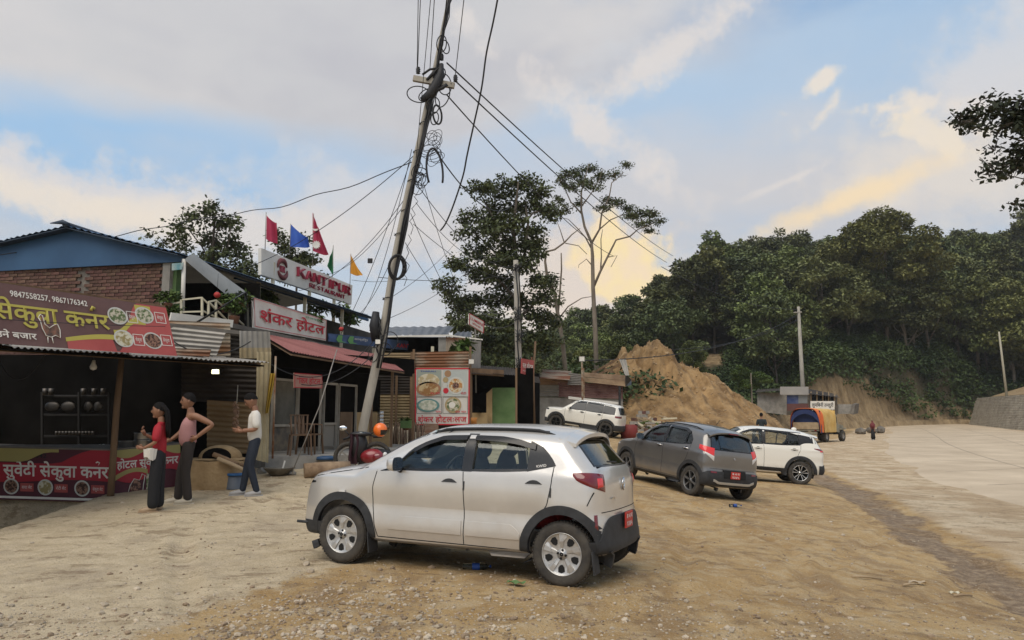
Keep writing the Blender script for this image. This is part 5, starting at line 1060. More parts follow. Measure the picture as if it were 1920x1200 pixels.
def terrace():
 root=thing('roof_terrace','dark upper terrace with blue lean-to roof behind the signboard','building',(at(600,640,26).x,27,2.8))
 a,b=at(440,520,21.),at(690,600,30.);c_,d=at(690,590,34.),at(500,540,27)
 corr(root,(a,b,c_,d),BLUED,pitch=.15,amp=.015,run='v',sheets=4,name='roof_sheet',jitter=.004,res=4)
 mb=MB();mb.beam(a,b,.06,.10);mb.build('eave_board',BLUER,root)
 mb=MB();p,q=at(470,640,21.5),at(700,650,31);mb.slab([(p.x,p.y+1.5,0),(q.x,q.y+1.5,0),(q.x,q.y+1.5,5.2),(p.x,p.y+1.5,5.2)],.1);mb.build('back_wall',mat('terrace_wall',(.045,.045,.045),.9,scale=1,c2=(.09,.085,.075)),root)
 mb=MB();mb.slab([(p.x,p.y-.6,3.45),(q.x,q.y-.6,3.45),(q.x,q.y+1.5,3.45),(p.x,p.y+1.5,3.45)],.12);mb.build('floor',CONCD,root)
terrace()
#  D. tin wall with the food poster
def tin_wall():
 root=thing('tin_wall','wide rusty horizontally corrugated wall carrying the food poster','wall',(at(790,800,24.3).x,24.3,.4))
 Y=24.3
 corr(root,[(693,690,Y),(773,690,Y),(773,661,Y),(708,661,Y)],TINR,pitch=.09,amp=.016,run='h',sheets=1,mats=[TINB],seed=3)
 corr(root,[(775,692,Y-.03),(879,692,Y-.03),(879,658,Y-.03),(775,660,Y-.03)],TINR,pitch=.09,amp=.016,run='h',mats=[TINR],seed=1);corr(root,[(700,740,Y),(776,740,Y),(776,692,Y),(700,692,Y)],TINR,pitch=.09,run='h',amp=.016,mats=[TIND,TIND],seed=7);corr(root,[(664,800,Y-.02),(775,800,Y-.02),(775,740,Y-.02),(664,740,Y-.02)],TINY,pitch=.09,run='h',amp=.016,mats=[mat('tin_ochre',(.25,.18,.085),.7,scale=1.5,c2=(.38,.29,.16))]);corr(root,[(776,810,Y+.02),(880,810,Y+.02),(880,690,Y+.02),(776,690,Y+.02)],TIND,pitch=.09,run='h',amp=.016,seed=4)
 for px,y0 in((776,655),(772,660),(744,700),(882,650)):
  mb=MB();a=at(px,y0,Y-.12);mb.beam((a.x,a.y,.3),a,.07);mb.build('post',WOOD,root)
 B=Board((778,797,24.1),(880,797,24.1),(881,690,24.1),(778,690,24.1));root=thing('poster','square food poster with four dish pictures and red lettering below','poster',B.p(.5,0));b=bannercloth(root,B,'sheet',mat('poster_white',(.60,.57,.51),.6,scale=2,c2=(.66,.63,.58)),wr=.004)
 B.frame(b,0,1,0,1,.022,REDI,1.,.006);asp=1.05
 B.frame(b,.03,.49,.505,.97,.006,WHITEM,1.,.008);B.frame(b,.51,.97,.505,.97,.006,WHITEM,1.,.008);B.frame(b,.03,.49,.20,.49,.006,INK,1.,.008);B.frame(b,.51,.97,.20,.49,.006,INK,1.,.008)
 B.shape(b,'print',[(.035,.51),(.485,.51),(.485,.965),(.035,.965)],mat('print_grey_green',(.30,.33,.28),.6),.004);B.shape(b,'print',[(.515,.51),(.965,.51),(.965,.965),(.515,.965)],mat('print_pale',(.45,.48,.45),.6),.004)
 FB=foodmat('print_bread',(.52,.40,.22),(.30,.15,.05),8)
 for(u,v,ru,rv,m1,m2)in((.25,.63,.225,.13,mat('print_bowl',(.34,.17,.09),.6),FB),(.25,.77,.20,.13,foodmat('print_cream',(.62,.56,.42),(.45,.36,.20),7),None),(.745,.69,.155,.155,PLATEW,FOODS[3]),(.60,.90,.06,.06,mat('print_brown',(.35,.2,.1),.6),None),(.56,.79,.05,.05,mat('print_brown2',(.4,.3,.15),.6),None),(.55,.69,.05,.05,PLATEW,None),(.565,.60,.05,.05,REDI,None),(.24,.345,.21,.115,mat('print_teal',(.12,.26,.25),.6),foodmat('print_dumpling',(.60,.60,.50),(.38,.42,.32),9)),(.70,.35,.15,.14,mat('print_rim',(.40,.30,.15),.6),FOODS[0])):
  B.shape(b,'plate_print',[(u+ru*math.cos(a),v+rv*math.sin(a))for a in[2*math.pi*i/24 for i in range(24)]],m1,.009)
  if m2:B.shape(b,'food_print',[(u+ru*.8*math.cos(a),v+rv*.8*math.sin(a))for a in[2*math.pi*i/24 for i in range(24)]],m2,.012)
 B.shape(b,'food_print',[(.68+.06*math.cos(a),.35+.055*math.sin(a))for a in[2*math.pi*i/18 for i in range(18)]],WHITEM,.015);B.shape(b,'food_print',[(.745+.06*math.cos(a),.69+.055*math.sin(a))for a in[2*math.pi*i/18 for i in range(18)]],FOODS[1],.015)
 B.text(b,'\u0936\u0902\u0915\u0930 \u0939\u094b\u091f\u0932\u0903\u0932\u091c',REDI,.05,.055,.90,.085,o=.012,off=.014);B.text(b,'THAKALI',BLUEI,.10,.93,.28,.025,o=.012);B.text(b,'\u092e\u092e\u0903',REDI,.38,.215,.10,.03,o=.014,off=.01);B.text(b,'\u0926\u093e\u0932 \u092d\u093e\u0924',REDI,.74,.215,.20,.03,o=.014,off=.01);B.text(b,'\u0930\u094b\u091f\u0940',REDI,.84,.535,.10,.03,o=.014,off=.01);B.text(b,'\u0938\u0947\u0932 \u0930\u094b\u091f\u0940',REDI,.28,.535,.18,.03,o=.014,off=.01)
tin_wall()
def stick_fence():
 Y=23.6;c=at(760,848,Y);g0=.42;root=thing('stick_fence','row of upright rough firewood sticks below the tin wall','fence',(c.x,c.y,g0));rs=np.random.RandomState(8)
 a,b=at(716,850,Y),at(800,850,Y);n=44
 for i in range(n):
  t=(i+rs.uniform(.1,.9))/n;x=a.x+(b.x-a.x)*t;h=787-rs.uniform(789,800);z1=at(760,rs.uniform(790,802),Y).z;y=Y+rs.uniform(-.15,.15);dx_=rs.uniform(-.06,.06)
  k=MB();k.tube([(x,y,g0-.1),(x+dx_*.6+rs.uniform(-.02,.02),y,(g0+z1)/2),(x+dx_,y,z1)],[rs.uniform(.018,.032),rs.uniform(.018,.03),rs.uniform(.014,.022)],6);k.build('stick',STICK,root)
 o=thing('board','rusty brown panel leaning between the stick row and the poster','panel',at(812,828,23.3));pslab(o,'sheet',[(795,830,23.3),(822,826,23.3),(822,795,23.3),(796,794,23.3)],TINR,.03)
 potted(762,790,23.2,22,14,'flowering plant in a green pot beside the poster',n=200,seed=5);p=at(762,796,23.1);props(MB().box(p,(.34,.25,.22)).build('planter',GREENP),'bright green square planter box left of the poster','planter')
 for i,(px,py)in enumerate(((713,790),)):
  root=thing('steel_canister','stack of round steel food containers left of the stick row','container',at(px,798,21.));c=Vector((0,0,0))
  for k_ in range(4):MB().lathe([(.001,.10*k_),(.085,.10*k_),(.09,.10*k_+.02),(.09,.10*k_+.085),(.08,.10*k_+.096),(.001,.10*k_+.097)],n=16).build('tier',STEEL,root,local=True)
 t=thing('counter','dark wooden counter ledge behind the motorbike','counter',at(700,830,21.2));mb=MB();p=at(700,799,21.2);mb.box((p.x,p.y,p.z-.05),(1.0,.5,.05));mb.build('top',WOOD,t);mb=MB();mb.box((p.x,p.y+.05,(p.z-.08+.7)/2),(.95,.4,p.z-.08-.7));mb.build('front',PLYW,t)
stick_fence()
def small_shops():
 root=thing('shed_roof','grey corrugated roof and boarded upper room behind the tin wall','shed',(at(800,640,28).x,29,2.5))
 corr(root,[(722,630,27.),(838,628,27.),(852,612,31.),(722,613,31.)],mat('tin_slate',(.085,.095,.11),.5,metal=.3,scale=1.5,c2=(.14,.15,.165)),pitch=.2,amp=.02,run='v',sheets=4,name='roof_sheet');corr(root,[(846,632,27.5),(884,635,27.5),(884,622,30.5),(858,622,30.5)],MATS['tin_slate'],pitch=.2,amp=.02,run='v',sheets=1,name='roof_sheet')
 mb=MB();mb.beam(at(722,631,27),at(842,629,27),.05,.06);mb.beam(at(842,629,27),at(905,637,27.),.05,.05);mb.build('eave_board',WHITEM,root)
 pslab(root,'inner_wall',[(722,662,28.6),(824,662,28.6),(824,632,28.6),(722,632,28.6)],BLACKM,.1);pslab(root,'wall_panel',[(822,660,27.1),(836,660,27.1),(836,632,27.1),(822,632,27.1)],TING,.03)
 corr(root,[(836,660,27.1),(878,660,27.1),(878,634,27.1),(836,632,27.1)],TINR,pitch=.09,run='v',amp=.012,sheets=2,name='wall_sheet');corr(root,[(878,690,26.8),(902,690,27.6),(902,640,27.6),(878,638,26.8)],TING,pitch=.12,run='v',amp=.012,sheets=1,name='wall_sheet')
 mb=MB();mb.box(at(811,655,26.2),(.1,.1,.2));mb.build('vent',CREAMP,root)
 potted(868,652,25.6,30,24,'spiky potted palm on top of the tin wall',n=120,seed=2,leaf=.35)
 r2=thing('small_shop','low dark shop right of the poster with ochre counter and green wall panel','shop',(at(940,790,28).x,28.4,.5));Y=28
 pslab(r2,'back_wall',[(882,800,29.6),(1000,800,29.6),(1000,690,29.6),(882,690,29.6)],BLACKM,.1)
 corr(r2,[(880,700,26.3),(966,704,27.4),(966,690,29.8),(880,684,29.6)],TIND,pitch=.1,run='v',amp=.014,sheets=2,name='roof_sheet');pslab(r2,'fascia',[(884,702,26.6),(945,706,27.2),(945,694,27.2),(884,690,26.6)],WOOD,.05)
 pslab(r2,'wall_panel',[(923,800,27.8),(966,800,27.8),(966,727,27.8),(923,727,27.8)],GREENP,.05,label='green painted wall panel');pslab(r2,'wall_panel',[(912,800,27.6),(923,800,27.6),(923,728,27.6),(912,738,27.6)],PLYW,.05);pslab(r2,'counter',[(884,800,27.2),(914,800,27.2),(914,774,27.2),(884,774,27.2)],PLYW,.3);pslab(r2,'base',[(884,812,26.9),(940,812,26.9),(940,796,26.9),(884,796,26.9)],CREAMP,.3)
 for px in(884,882,968):mb=MB();a=at(px,690,26.6);mb.beam((a.x,a.y,.3),a,.07);mb.build('post',WOOD if px!=882 else WHITEM,r2)
 mb=MB();k=at(897,768,27.1);mb.box(k,(.18,.2,.14));props(mb.build('box',BLACKM),'small dark box on the ochre shop counter','box')
 k=at(888,790,26.2);props(MB().lathe([(.001,-.12),(.10,-.12),(.13,.13),(.12,.13),(.1,.0),(.001,-.1)],c=k,n=14).build('bucket',mat('orange_plastic',(.50,.20,.04),.5)),'orange bucket at the foot of the shop post beside the poster','bucket')
 for px,py,Y,lab in((884,678,24.0,'square white floodlight on the post right of the tin wall'),(1091,673,40.,'small white floodlight on a rusty pole by the maroon shed'),(709,641,16.7,'square white floodlight clamped to the leaning pole')):
  c=at(px,py,Y);root=thing('floodlight',lab,'lamp',c);k=MB();s_=10/F*Y/2;k.box((0,0,0),(s_*2.2,.05,s_*2));k.build('housing',GLOSSB if px==709 else TING,root,local=True);MB().box((0,-.03,0),(s_*1.8,.012,s_*1.6)).build('lens',WHITEM,root,local=True)
  if px==1091:MB().tube([(0,.03,0),(.02,.03,-(c.z-.6))],.05,8).build('pole',TINR,root,local=True)
 B=Board((879,608,29),(907,625,30),(908,603,30),(880,587,29));root=thing('sign','small white sign with red lettering standing high in front of the tall tree','sign',B.p(.5,0));MB().slab([B.p(0,0),B.p(1,0),B.p(1,1),B.p(0,1)],.04).build('board',WHITEM,root);B.frame(root,0,1,0,1,.05,REDI,1.,.004);B.text(root,'LUMBINI',REDI,.08,.50,.84,.26,o=.006,off=.016);B.text(root,'\u0939\u094b\u091f\u0932',REDI,.22,.22,.55,.12,o=.006,off=.014)
 mb=MB();mb.beam((B.p(.5,0).x,B.p(.5,0).y+.05,2.6),B.p(.5,.2,-.06),.06);mb.build('post',TING,root)
 B=Board((978,700,29.2),(1000,707,30.4),(1001,676,30.4),(979,672,29.2));root=thing('sign','red sign with white lettering fixed beside the second pole','sign',B.p(.5,0));MB().slab([B.p(0,0),B.p(1,0),B.p(1,1),B.p(0,1)],.04).build('board',REDB,root);B.text(root,'\u0930\u0924 \u0939\u094b\u091f\u0932',WHITEM,.06,.42,.88,.26,o=.006,off=.016);B.text(root,'\u0926\u093e\u0932 \u092d\u093e\u0924',WHITEM,.1,.18,.6,.08,o=.006,off=.0)
 mb=MB();mb.beam(B.p(.9,-.1,-.05)-Vector((0,0,1.9)),B.p(.9,1.2,-.05),.06);mb.build('post',TINR,root)
small_shops()
def sheds():
 root=thing('rusty_shed','long low shed of maroon and rusty corrugated sheets on a concrete wall','shed',(at(1090,790,42).x,42,.8));Y=41.5
 pslab(root,'wall',[(990,800,Y),(1168,815,Y),(1168,748,Y),(990,744,Y)],CONC,.2)
 corr(root,[(1000,744,Y-.15),(1048,743,Y-.15),(1048,722,Y-.15),(1000,722,Y-.15)],TING,pitch=.1,run='h',amp=.02,name='wall_sheet',mats=[TING]);corr(root,[(1046,744,Y-.12),(1168,748,Y-.12),(1168,720,Y-.12),(1046,716,Y-.12)],TINM,pitch=.1,run='h',amp=.02,sheets=2,name='wall_sheet',mats=[TINM]);corr(root,[(1000,722,Y-.1),(1092,722,Y-.1),(1092,706,Y-.1),(1000,703,Y-.1)],TINB,pitch=.1,run='h',amp=.02,name='wall_sheet',mats=[TINB])
 corr(root,[(1000,708,Y-1.4),(1068,712,Y-1.4),(1072,696,Y+.6),(1000,691,Y+.6)],TINR,pitch=.1,run='h',amp=.02,name='roof_sheet',mats=[TINR],sheets=2);corr(root,[(1064,722,Y-.5),(1094,722,Y-.5),(1092,702,Y-.4),(1066,698,Y-.4)],TINB,pitch=.1,run='h',amp=.02,name='roof_sheet',mats=[TINB,TING]);corr(root,[(1094,716,Y-.8),(1174,724,Y-.8),(1174,704,Y),(1094,698,Y)],TINR,pitch=.1,run='h',amp=.02,name='roof_sheet',mats=[TINB],sheets=2)
 corr(root,[(1180,704,Y-.9),(1172,704,Y-.9),(1161,674,Y-.6),(1174,674,Y-.6)],TING,pitch=.12,run='v',amp=.02,name='roof_sheet');pslab(root,'roof_end',[(1174,724,Y-.8),(1184,722,Y-.2),(1184,712,Y),(1174,702,Y-.8)],GLOSSB,.05)
 pslab(root,'wall_sheet',[(1160,768,Y-1.2),(1164,768,Y-1.2),(1164,724,Y-1.2),(1160,724,Y-1.2)],GLOSSB,.1)
 for px in(1093,):mb=MB();a=at(px,690,Y-.9);mb.beam((a.x,a.y,1.),a,.14);mb.build('post',TINR,root)
 pslab(root,'white_ledge',[(1066,748,Y-1.),(1160,758,Y-1.),(1160,754,Y-1.),(1066,743,Y-1.)],WHITEM,.2)
 mb=MB()
 for a,b in(((1110,700),(1160,672)),((1122,702),(1162,684)),((1130,690),(1150,698)),((1112,696),(1120,704))):mb.beam(at(*a,Y+.5),at(*b,Y+.3),.12)
 mb.build('loose_rafter',WOOD,root)
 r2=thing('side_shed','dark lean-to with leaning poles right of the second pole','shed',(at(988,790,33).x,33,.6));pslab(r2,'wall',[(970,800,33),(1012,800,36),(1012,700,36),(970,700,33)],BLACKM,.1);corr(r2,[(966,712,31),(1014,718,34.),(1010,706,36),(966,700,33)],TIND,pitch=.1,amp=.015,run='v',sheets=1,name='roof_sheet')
 for a,b in(((990,796),(989,716)),((1002,795),(1000,700)),((994,800),(1004,640))):
  mb=MB();mb.tube([at(*a,31.5),at(*b,31.5)],.05,6);mb.build('post',WOOD,r2)
 rr=thing('ruined_wall','broken brick and block garden wall right of the boxy white SUV','wall',at(1195,790,41.0));rs=np.random.RandomState(4)
 for i in range(70):
  c,r_=i%10,i//10
  if r_>5-abs(c-3)*.6+rs.uniform(-1,1):continue
  a=at(1184,806,41.2);k=MB();k.box((a.x+c*.20+(r_%2)*.1,41.2+rs.uniform(-.05,.05),a.z+r_*.19),(.19,.16,.17),rz=rs.uniform(-.04,.04));k.build('block',CONC if rs.rand()<.6 else BRICKM,rr)
 fh=thing('far_house','long low grey house with lean-to roofs at the foot of the cut slope','house',(at(1480,770,78).x,79,.9));Y=78
 pslab(fh,'wall',[(1420,772,Y+3),(1475,778,Y),(1475,736,Y),(1420,736,Y+3)],CONC,.3);pslab(fh,'wall',[(1475,778,Y),(1570,778,Y),(1570,740,Y),(1475,740,Y)],CONCD,.3);pslab(fh,'window',[(1524,752,Y-.3),(1541,752,Y-.3),(1541,738,Y-.3),(1524,738,Y-.3)],GLOSSB,.2)
 for i in range(5):pslab(fh,'window',[(1523+i*9,756,Y-.32),(1529+i*9,756,Y-.32),(1529+i*9,742,Y-.32),(1523+i*9,742,Y-.32)],BLACKM,.1)
 for i in range(5):pslab(fh,'post',[(1520+i*11,762,Y-.6),(1522+i*11,762,Y-.6),(1522+i*11,734,Y-.6),(1520+i*11,734,Y-.6)],WOODP,.1)
 corr(fh,[(1416,736,Y+2.5),(1464,732,Y-.8),(1470,728,Y+4),(1420,730,Y+6)],TIND,pitch=.25,amp=.03,run='v',name='roof_sheet',res=3);corr(fh,[(1515,738,Y-1.5),(1575,746,Y-1.5),(1562,738,Y+4),(1516,729,Y+4)],TIND,pitch=.25,amp=.03,run='v',name='roof_sheet',sheets=2,res=3)
 pslab(fh,'signboard',[(1463,740,Y-1.6),(1516,740,Y-1.6),(1516,725,Y-1.6),(1463,725,Y-1.6)],mat('board_grey',(.30,.285,.27),.7,scale=.6,c2=(.38,.36,.33)),.12);pslab(fh,'shutter',[(1476,757,Y-1.3),(1497,757,Y-1.3),(1497,741,Y-1.3),(1476,741,Y-1.3)],mat('poster_blue',(.03,.05,.15),.7,scale=.9,c2=(.12,.14,.22)),.1);pslab(fh,'shutter',[(1497,756,Y-1.25),(1514,756,Y-1.25),(1514,741,Y-1.25),(1497,741,Y-1.25)],mat('wall_paper',(.22,.23,.23),.8),.1);pslab(fh,'base',[(1476,770,Y-1.4),(1516,770,Y-1.4),(1516,757,Y-1.4),(1476,757,Y-1.4)],mat('wall_red',(.12,.05,.045),.8),.1)
 B=Board((1520,767,74),(1565,768,74),(1565,752,74),(1520,752,74));root=thing('sign','white roadside sign with black lettering above the tarpaulin truck','sign',B.p(.5,0)-Vector((0,0,1.2)));MB().slab([B.p(0,0),B.p(1,0),B.p(1,1),B.p(0,1)],.08).build('board',WHITEM,root);B.text(root,'\u0932\u0941\u092e\u093f\u092c\u0928\u0940 \u0924\u0928\u0926\u0941\u0930\u0940',INK,.05,.32,.9,.36,o=.01,off=.016)
 for u in(.08,.92):mb=MB();p=B.p(u,0,-.1);mb.beam(p-Vector((0,0,1.4)),p+Vector((0,0,.6)),.08);mb.build('post',WHITEM,root)
 rw=thing('stub_wall','short pale concrete wall at the foot of the cut slope right of the far house','wall',at(1590,775,82));pslab(rw,'slab',[(1572,776,82),(1600,776,82),(1604,758,82),(1572,758,82)],CONC,.4);pslab(rw,'end',[(1600,777,81.6),(1609,775,83),(1611,757,83),(1604,758,81.6)],CONCD,.3)
sheds()
# = CARS
RUB=mat('tyre_rubber',(.035,.032,.029),.85,scale=9,c2=(.075,.065,.052),bump=.2,bscale=60)
PLASTIC=mat('black_plastic_cladding',(.030,.031,.033),.62,var=.25,scale=12,bump=.1,bscale=200)
GLOSSB=mat('gloss_black_trim',(.012,.012,.013),.22,spec=.5)
dustp=PLASTIC
DARK=mat('underbody_dark',(.012,.012,.012),.9)
def glassmat(name,tint,ior=1.5):
 m=bpy.data.materials.new(name);m.use_nodes=True;t=m.node_tree;n=t.nodes;l=t.links;n.remove(n['Principled BSDF'])
 a=n.new('ShaderNodeBsdfTransparent');a.inputs[0].default_value=(*tint,1);b=n.new('ShaderNodeBsdfGlossy');b.inputs['Roughness'].default_value=.03;b.inputs[0].default_value=(.9,.95,.95,1)
 f=n.new('ShaderNodeFresnel');f.inputs[0].default_value=ior;x=n.new('ShaderNodeMixShader');l.new(f.outputs[0],x.inputs[0]);l.new(a.outputs[0],x.inputs[1]);l.new(b.outputs[0],x.inputs[2]);l.new(x.outputs[0],n['Material Output'].inputs[0]);return m
GLASS=glassmat('car_glass',(.80,.86,.83),1.65)
GLASSD=glassmat('car_glass_tinted',(.24,.26,.26),2.0)
DARKG=mat('privacy_glass',(.02,.022,.024),.08,spec=.4)
MIRROR=mat('mirror_glass',(.8,.82,.85),.04,metal=1.)
CHROME=mat('bright_metal',(.72,.72,.72),.16,metal=1.)
LAMPR=mat('lamp_red',(.16,.010,.014),.18,coat=.8);LAMPRB=mat('lamp_red_bright',(.62,.03,.03),.2,coat=.6,emit=(1,.05,.05),estr=.10)
LAMPW=mat('lamp_clear',(.65,.64,.62),.12,coat=.8);PLATE=mat('plate_red',(.55,.045,.035),.5)
TEXTW=mat('lettering_white',(.78,.77,.74),.6);SEATB=mat('seat_dark',(.13,.125,.12),.8);SEATR=mat('seat_red',(.38,.03,.035),.8)
DASH=mat('dashboard_grey',(.20,.20,.195),.7)
GAPM=mat('panel_gap',(.015,.015,.015),.9)
def dusty(m,z0=.18,z1=.50,c=(.33,.245,.15)):
 t=m.node_tree;n=t.nodes;l=t.links;p=n['Principled BSDF'];tc_=n.new('ShaderNodeTexCoord');sp_=n.new('ShaderNodeSeparateXYZ');l.new(tc_.outputs['Object'],sp_.inputs[0]);nz=n.new('ShaderNodeTexNoise');l.new(tc_.outputs['Object'],nz.inputs[0]);nz.inputs['Scale'].default_value=6;nz.inputs['Detail'].default_value=8
 a=n.new('ShaderNodeMath');a.operation='MULTIPLY_ADD';l.new(nz.outputs[0],a.inputs[0]);a.inputs[1].default_value=.5;l.new(sp_.outputs[2],a.inputs[2]);mr=n.new('ShaderNodeMapRange');l.new(a.outputs[0],mr.inputs[0]);mr.inputs[1].default_value=z0+.25;mr.inputs[2].default_value=z1+.3;mr.inputs[3].default_value=.45;mr.inputs[4].default_value=.0
 x=n.new('ShaderNodeMix');x.data_type='RGBA';l.new(mr.outputs[0],x.inputs[0]);b=p.inputs['Base Color']
 if b.links:l.new(b.links[0].from_socket,x.inputs[6])
 else:x.inputs[6].default_value=b.default_value
 x.inputs[7].default_value=(*c,1);l.new(x.outputs[2],b)
 r1=n.new('ShaderNodeMapRange');l.new(mr.outputs[0],r1.inputs[0]);r1.inputs[3].default_value=p.inputs['Roughness'].default_value;r1.inputs[4].default_value=.85;l.new(r1.outputs[0],p.inputs['Roughness'])
 r2=n.new('ShaderNodeMapRange');l.new(mr.outputs[0],r2.inputs[0]);r2.inputs[3].default_value=p.inputs['Metallic'].default_value;r2.inputs[4].default_value=0;l.new(r2.outputs[0],p.inputs['Metallic']);p.inputs['Coat Roughness'].default_value=.06
 return m
def carpaint(name,c,metal=.55,rough=.34):return dusty(mat(name,c,rough,metal=metal,var=.05,scale=2.5,coat=.7,bump=.015,bscale=2.2))
def spline(pts,n):
 P=[Vector((a,b,0))for a,b in pts];m=len(P);out=[]
 for i in range(m):
  p0,p1,p2,p3=P[(i-1)%m],P[i],P[(i+1)%m],P[(i+2)%m]
  k=max(2,int(round((p2-p1).length/n)))
  for j in range(k):
   t=j/k;m1=(p2-p0)*.5;m2=(p3-p1)*.5
   L1=(p2-p1).length;
   if m1.length>L1:m1=m1*(L1/m1.length)
   if m2.length>L1:m2=m2*(L1/m2.length)
   h=(2*t**3-3*t*t+1)*p1+(t**3-2*t*t+t)*m1+(-2*t**3+3*t*t)*p2+(t**3-t*t)*m2
   out.append((h.x,h.y))
 return out
class Car:
 def __init__(s,sp):s.sp=sp
 def halfw(s,x,z,d=0.):
  sp=s.sp;w=sp['hw']*interp(z,sp['wz'])
  f,r=sp['front'],sp['rear']
  a=max(0,(x-(f-sp.get('nf',.75)))/sp.get('nf',.75));b=max(0,((r+sp.get('nr',.45))-x)/sp.get('nr',.45))
  w*=(1-.22*min(a,1.1)**2.6)*(1-.13*min(b,1.1)**2.6)
  if 'disp' in sp:w+=sp['disp'](x,z)
  return w
 def shell(s,sil,inset=0.,winset=0.,spine=((1.0,.62),(-1.0,.62)),rr=.2,dens=.035):
  pts=spline(sil,dens);rings=[0,.0012,.005,.012,.025,.045,.07,.10,.13,.155,.18,.205,.23,.255,.28,.31,.34,.38,.43,.48,.54,.60,.67,.76]
  (sx0,sz0),(sx1,sz1)=spine;vs=[];n=len(pts);cols=[]
  for(x,z)in pts:
   ax=min(max(x,sx1),sx0);az_=sz0+(sz1-sz0)*((ax-sx0)/(sx1-sx0));D=math.hypot(x-ax,z-az_)
   ux,uz=(ax-x)/D,(az_-z)/D;x0,z0=x+ux*inset,z+uz*inset;D-=inset
   r=interp(z,s.sp.get('rz',[(0,.05),(.35,.09),(.6,.13),(.95,.15),(1.2,.20),(1.5,.24)]))
   col_=[(x0,0.,z0)]
   for d in rings[1:]:
    if d>D-.01:d=D
    e=1. if d>=r else(1-(1-d/r)**2.6)**(1/2.6)
    X,Z=x0+ux*d,z0+uz*d
    col_.append((X,max(.0,(s.halfw(X,Z)-winset))*e,Z))
   col_.append((ax,s.halfw(ax,az_)-winset,az_));cols.append(col_)
  m=len(cols[0]);mb=MB();mb.smooth=True
  for sg in(1,-1):
   V=[(x,y*sg,z)for c in cols for(x,y,z)in c]
   fs=[(i*m+j,((i+1)%n)*m+j,((i+1)%n)*m+j+1,i*m+j+1)for i in range(n)for j in range(m-1)]
   if sg<0:fs=[f[::-1]for f in fs]
   mb.add(V,fs)
  return mb
 def mesh(s,mb,name='t'):
  me=bpy.data.meshes.new(name);me.from_pydata(mb.v,[],mb.f);bm=bmesh.new();bm.from_mesh(me)
  bmesh.ops.remove_doubles(bm,verts=bm.verts,dist=2e-4);bmesh.ops.dissolve_degenerate(bm,edges=bm.edges,dist=1e-5)
  bmesh.ops.recalc_face_normals(bm,faces=bm.faces);bm.to_mesh(me);bm.free();return me
def boolop(o,cutter,op='DIFFERENCE'):
 md=o.modifiers.new('b','BOOLEAN');md.object=cutter;md.operation=op;md.solver='EXACT'
 dg=bpy.context.evaluated_depsgraph_get();dg.update()
 me=bpy.data.meshes.new_from_object(o.evaluated_get(dg));o.modifiers.clear();old=o.data;o.data=me;bpy.data.meshes.remove(old)
def temp(mb,name='cut'):
 me=bpy.data.meshes.new(name);me.from_pydata([tuple(v)for v in mb.v],[],mb.f);me.materials.append(SEATB);me.materials.append(DARK);me.polygons.foreach_set('material_index',[1]*len(me.polygons))
 bm=bmesh.new();bm.from_mesh(me);bmesh.ops.remove_doubles(bm,verts=bm.verts,dist=1e-5);bmesh.ops.recalc_face_normals(bm,faces=bm.faces);bm.to_mesh(me);bm.free()
 o=bpy.data.objects.new(name,me);COL.objects.link(o);return o
def kill(o):me=o.data;bpy.data.objects.remove(o);bpy.data.meshes.remove(me)
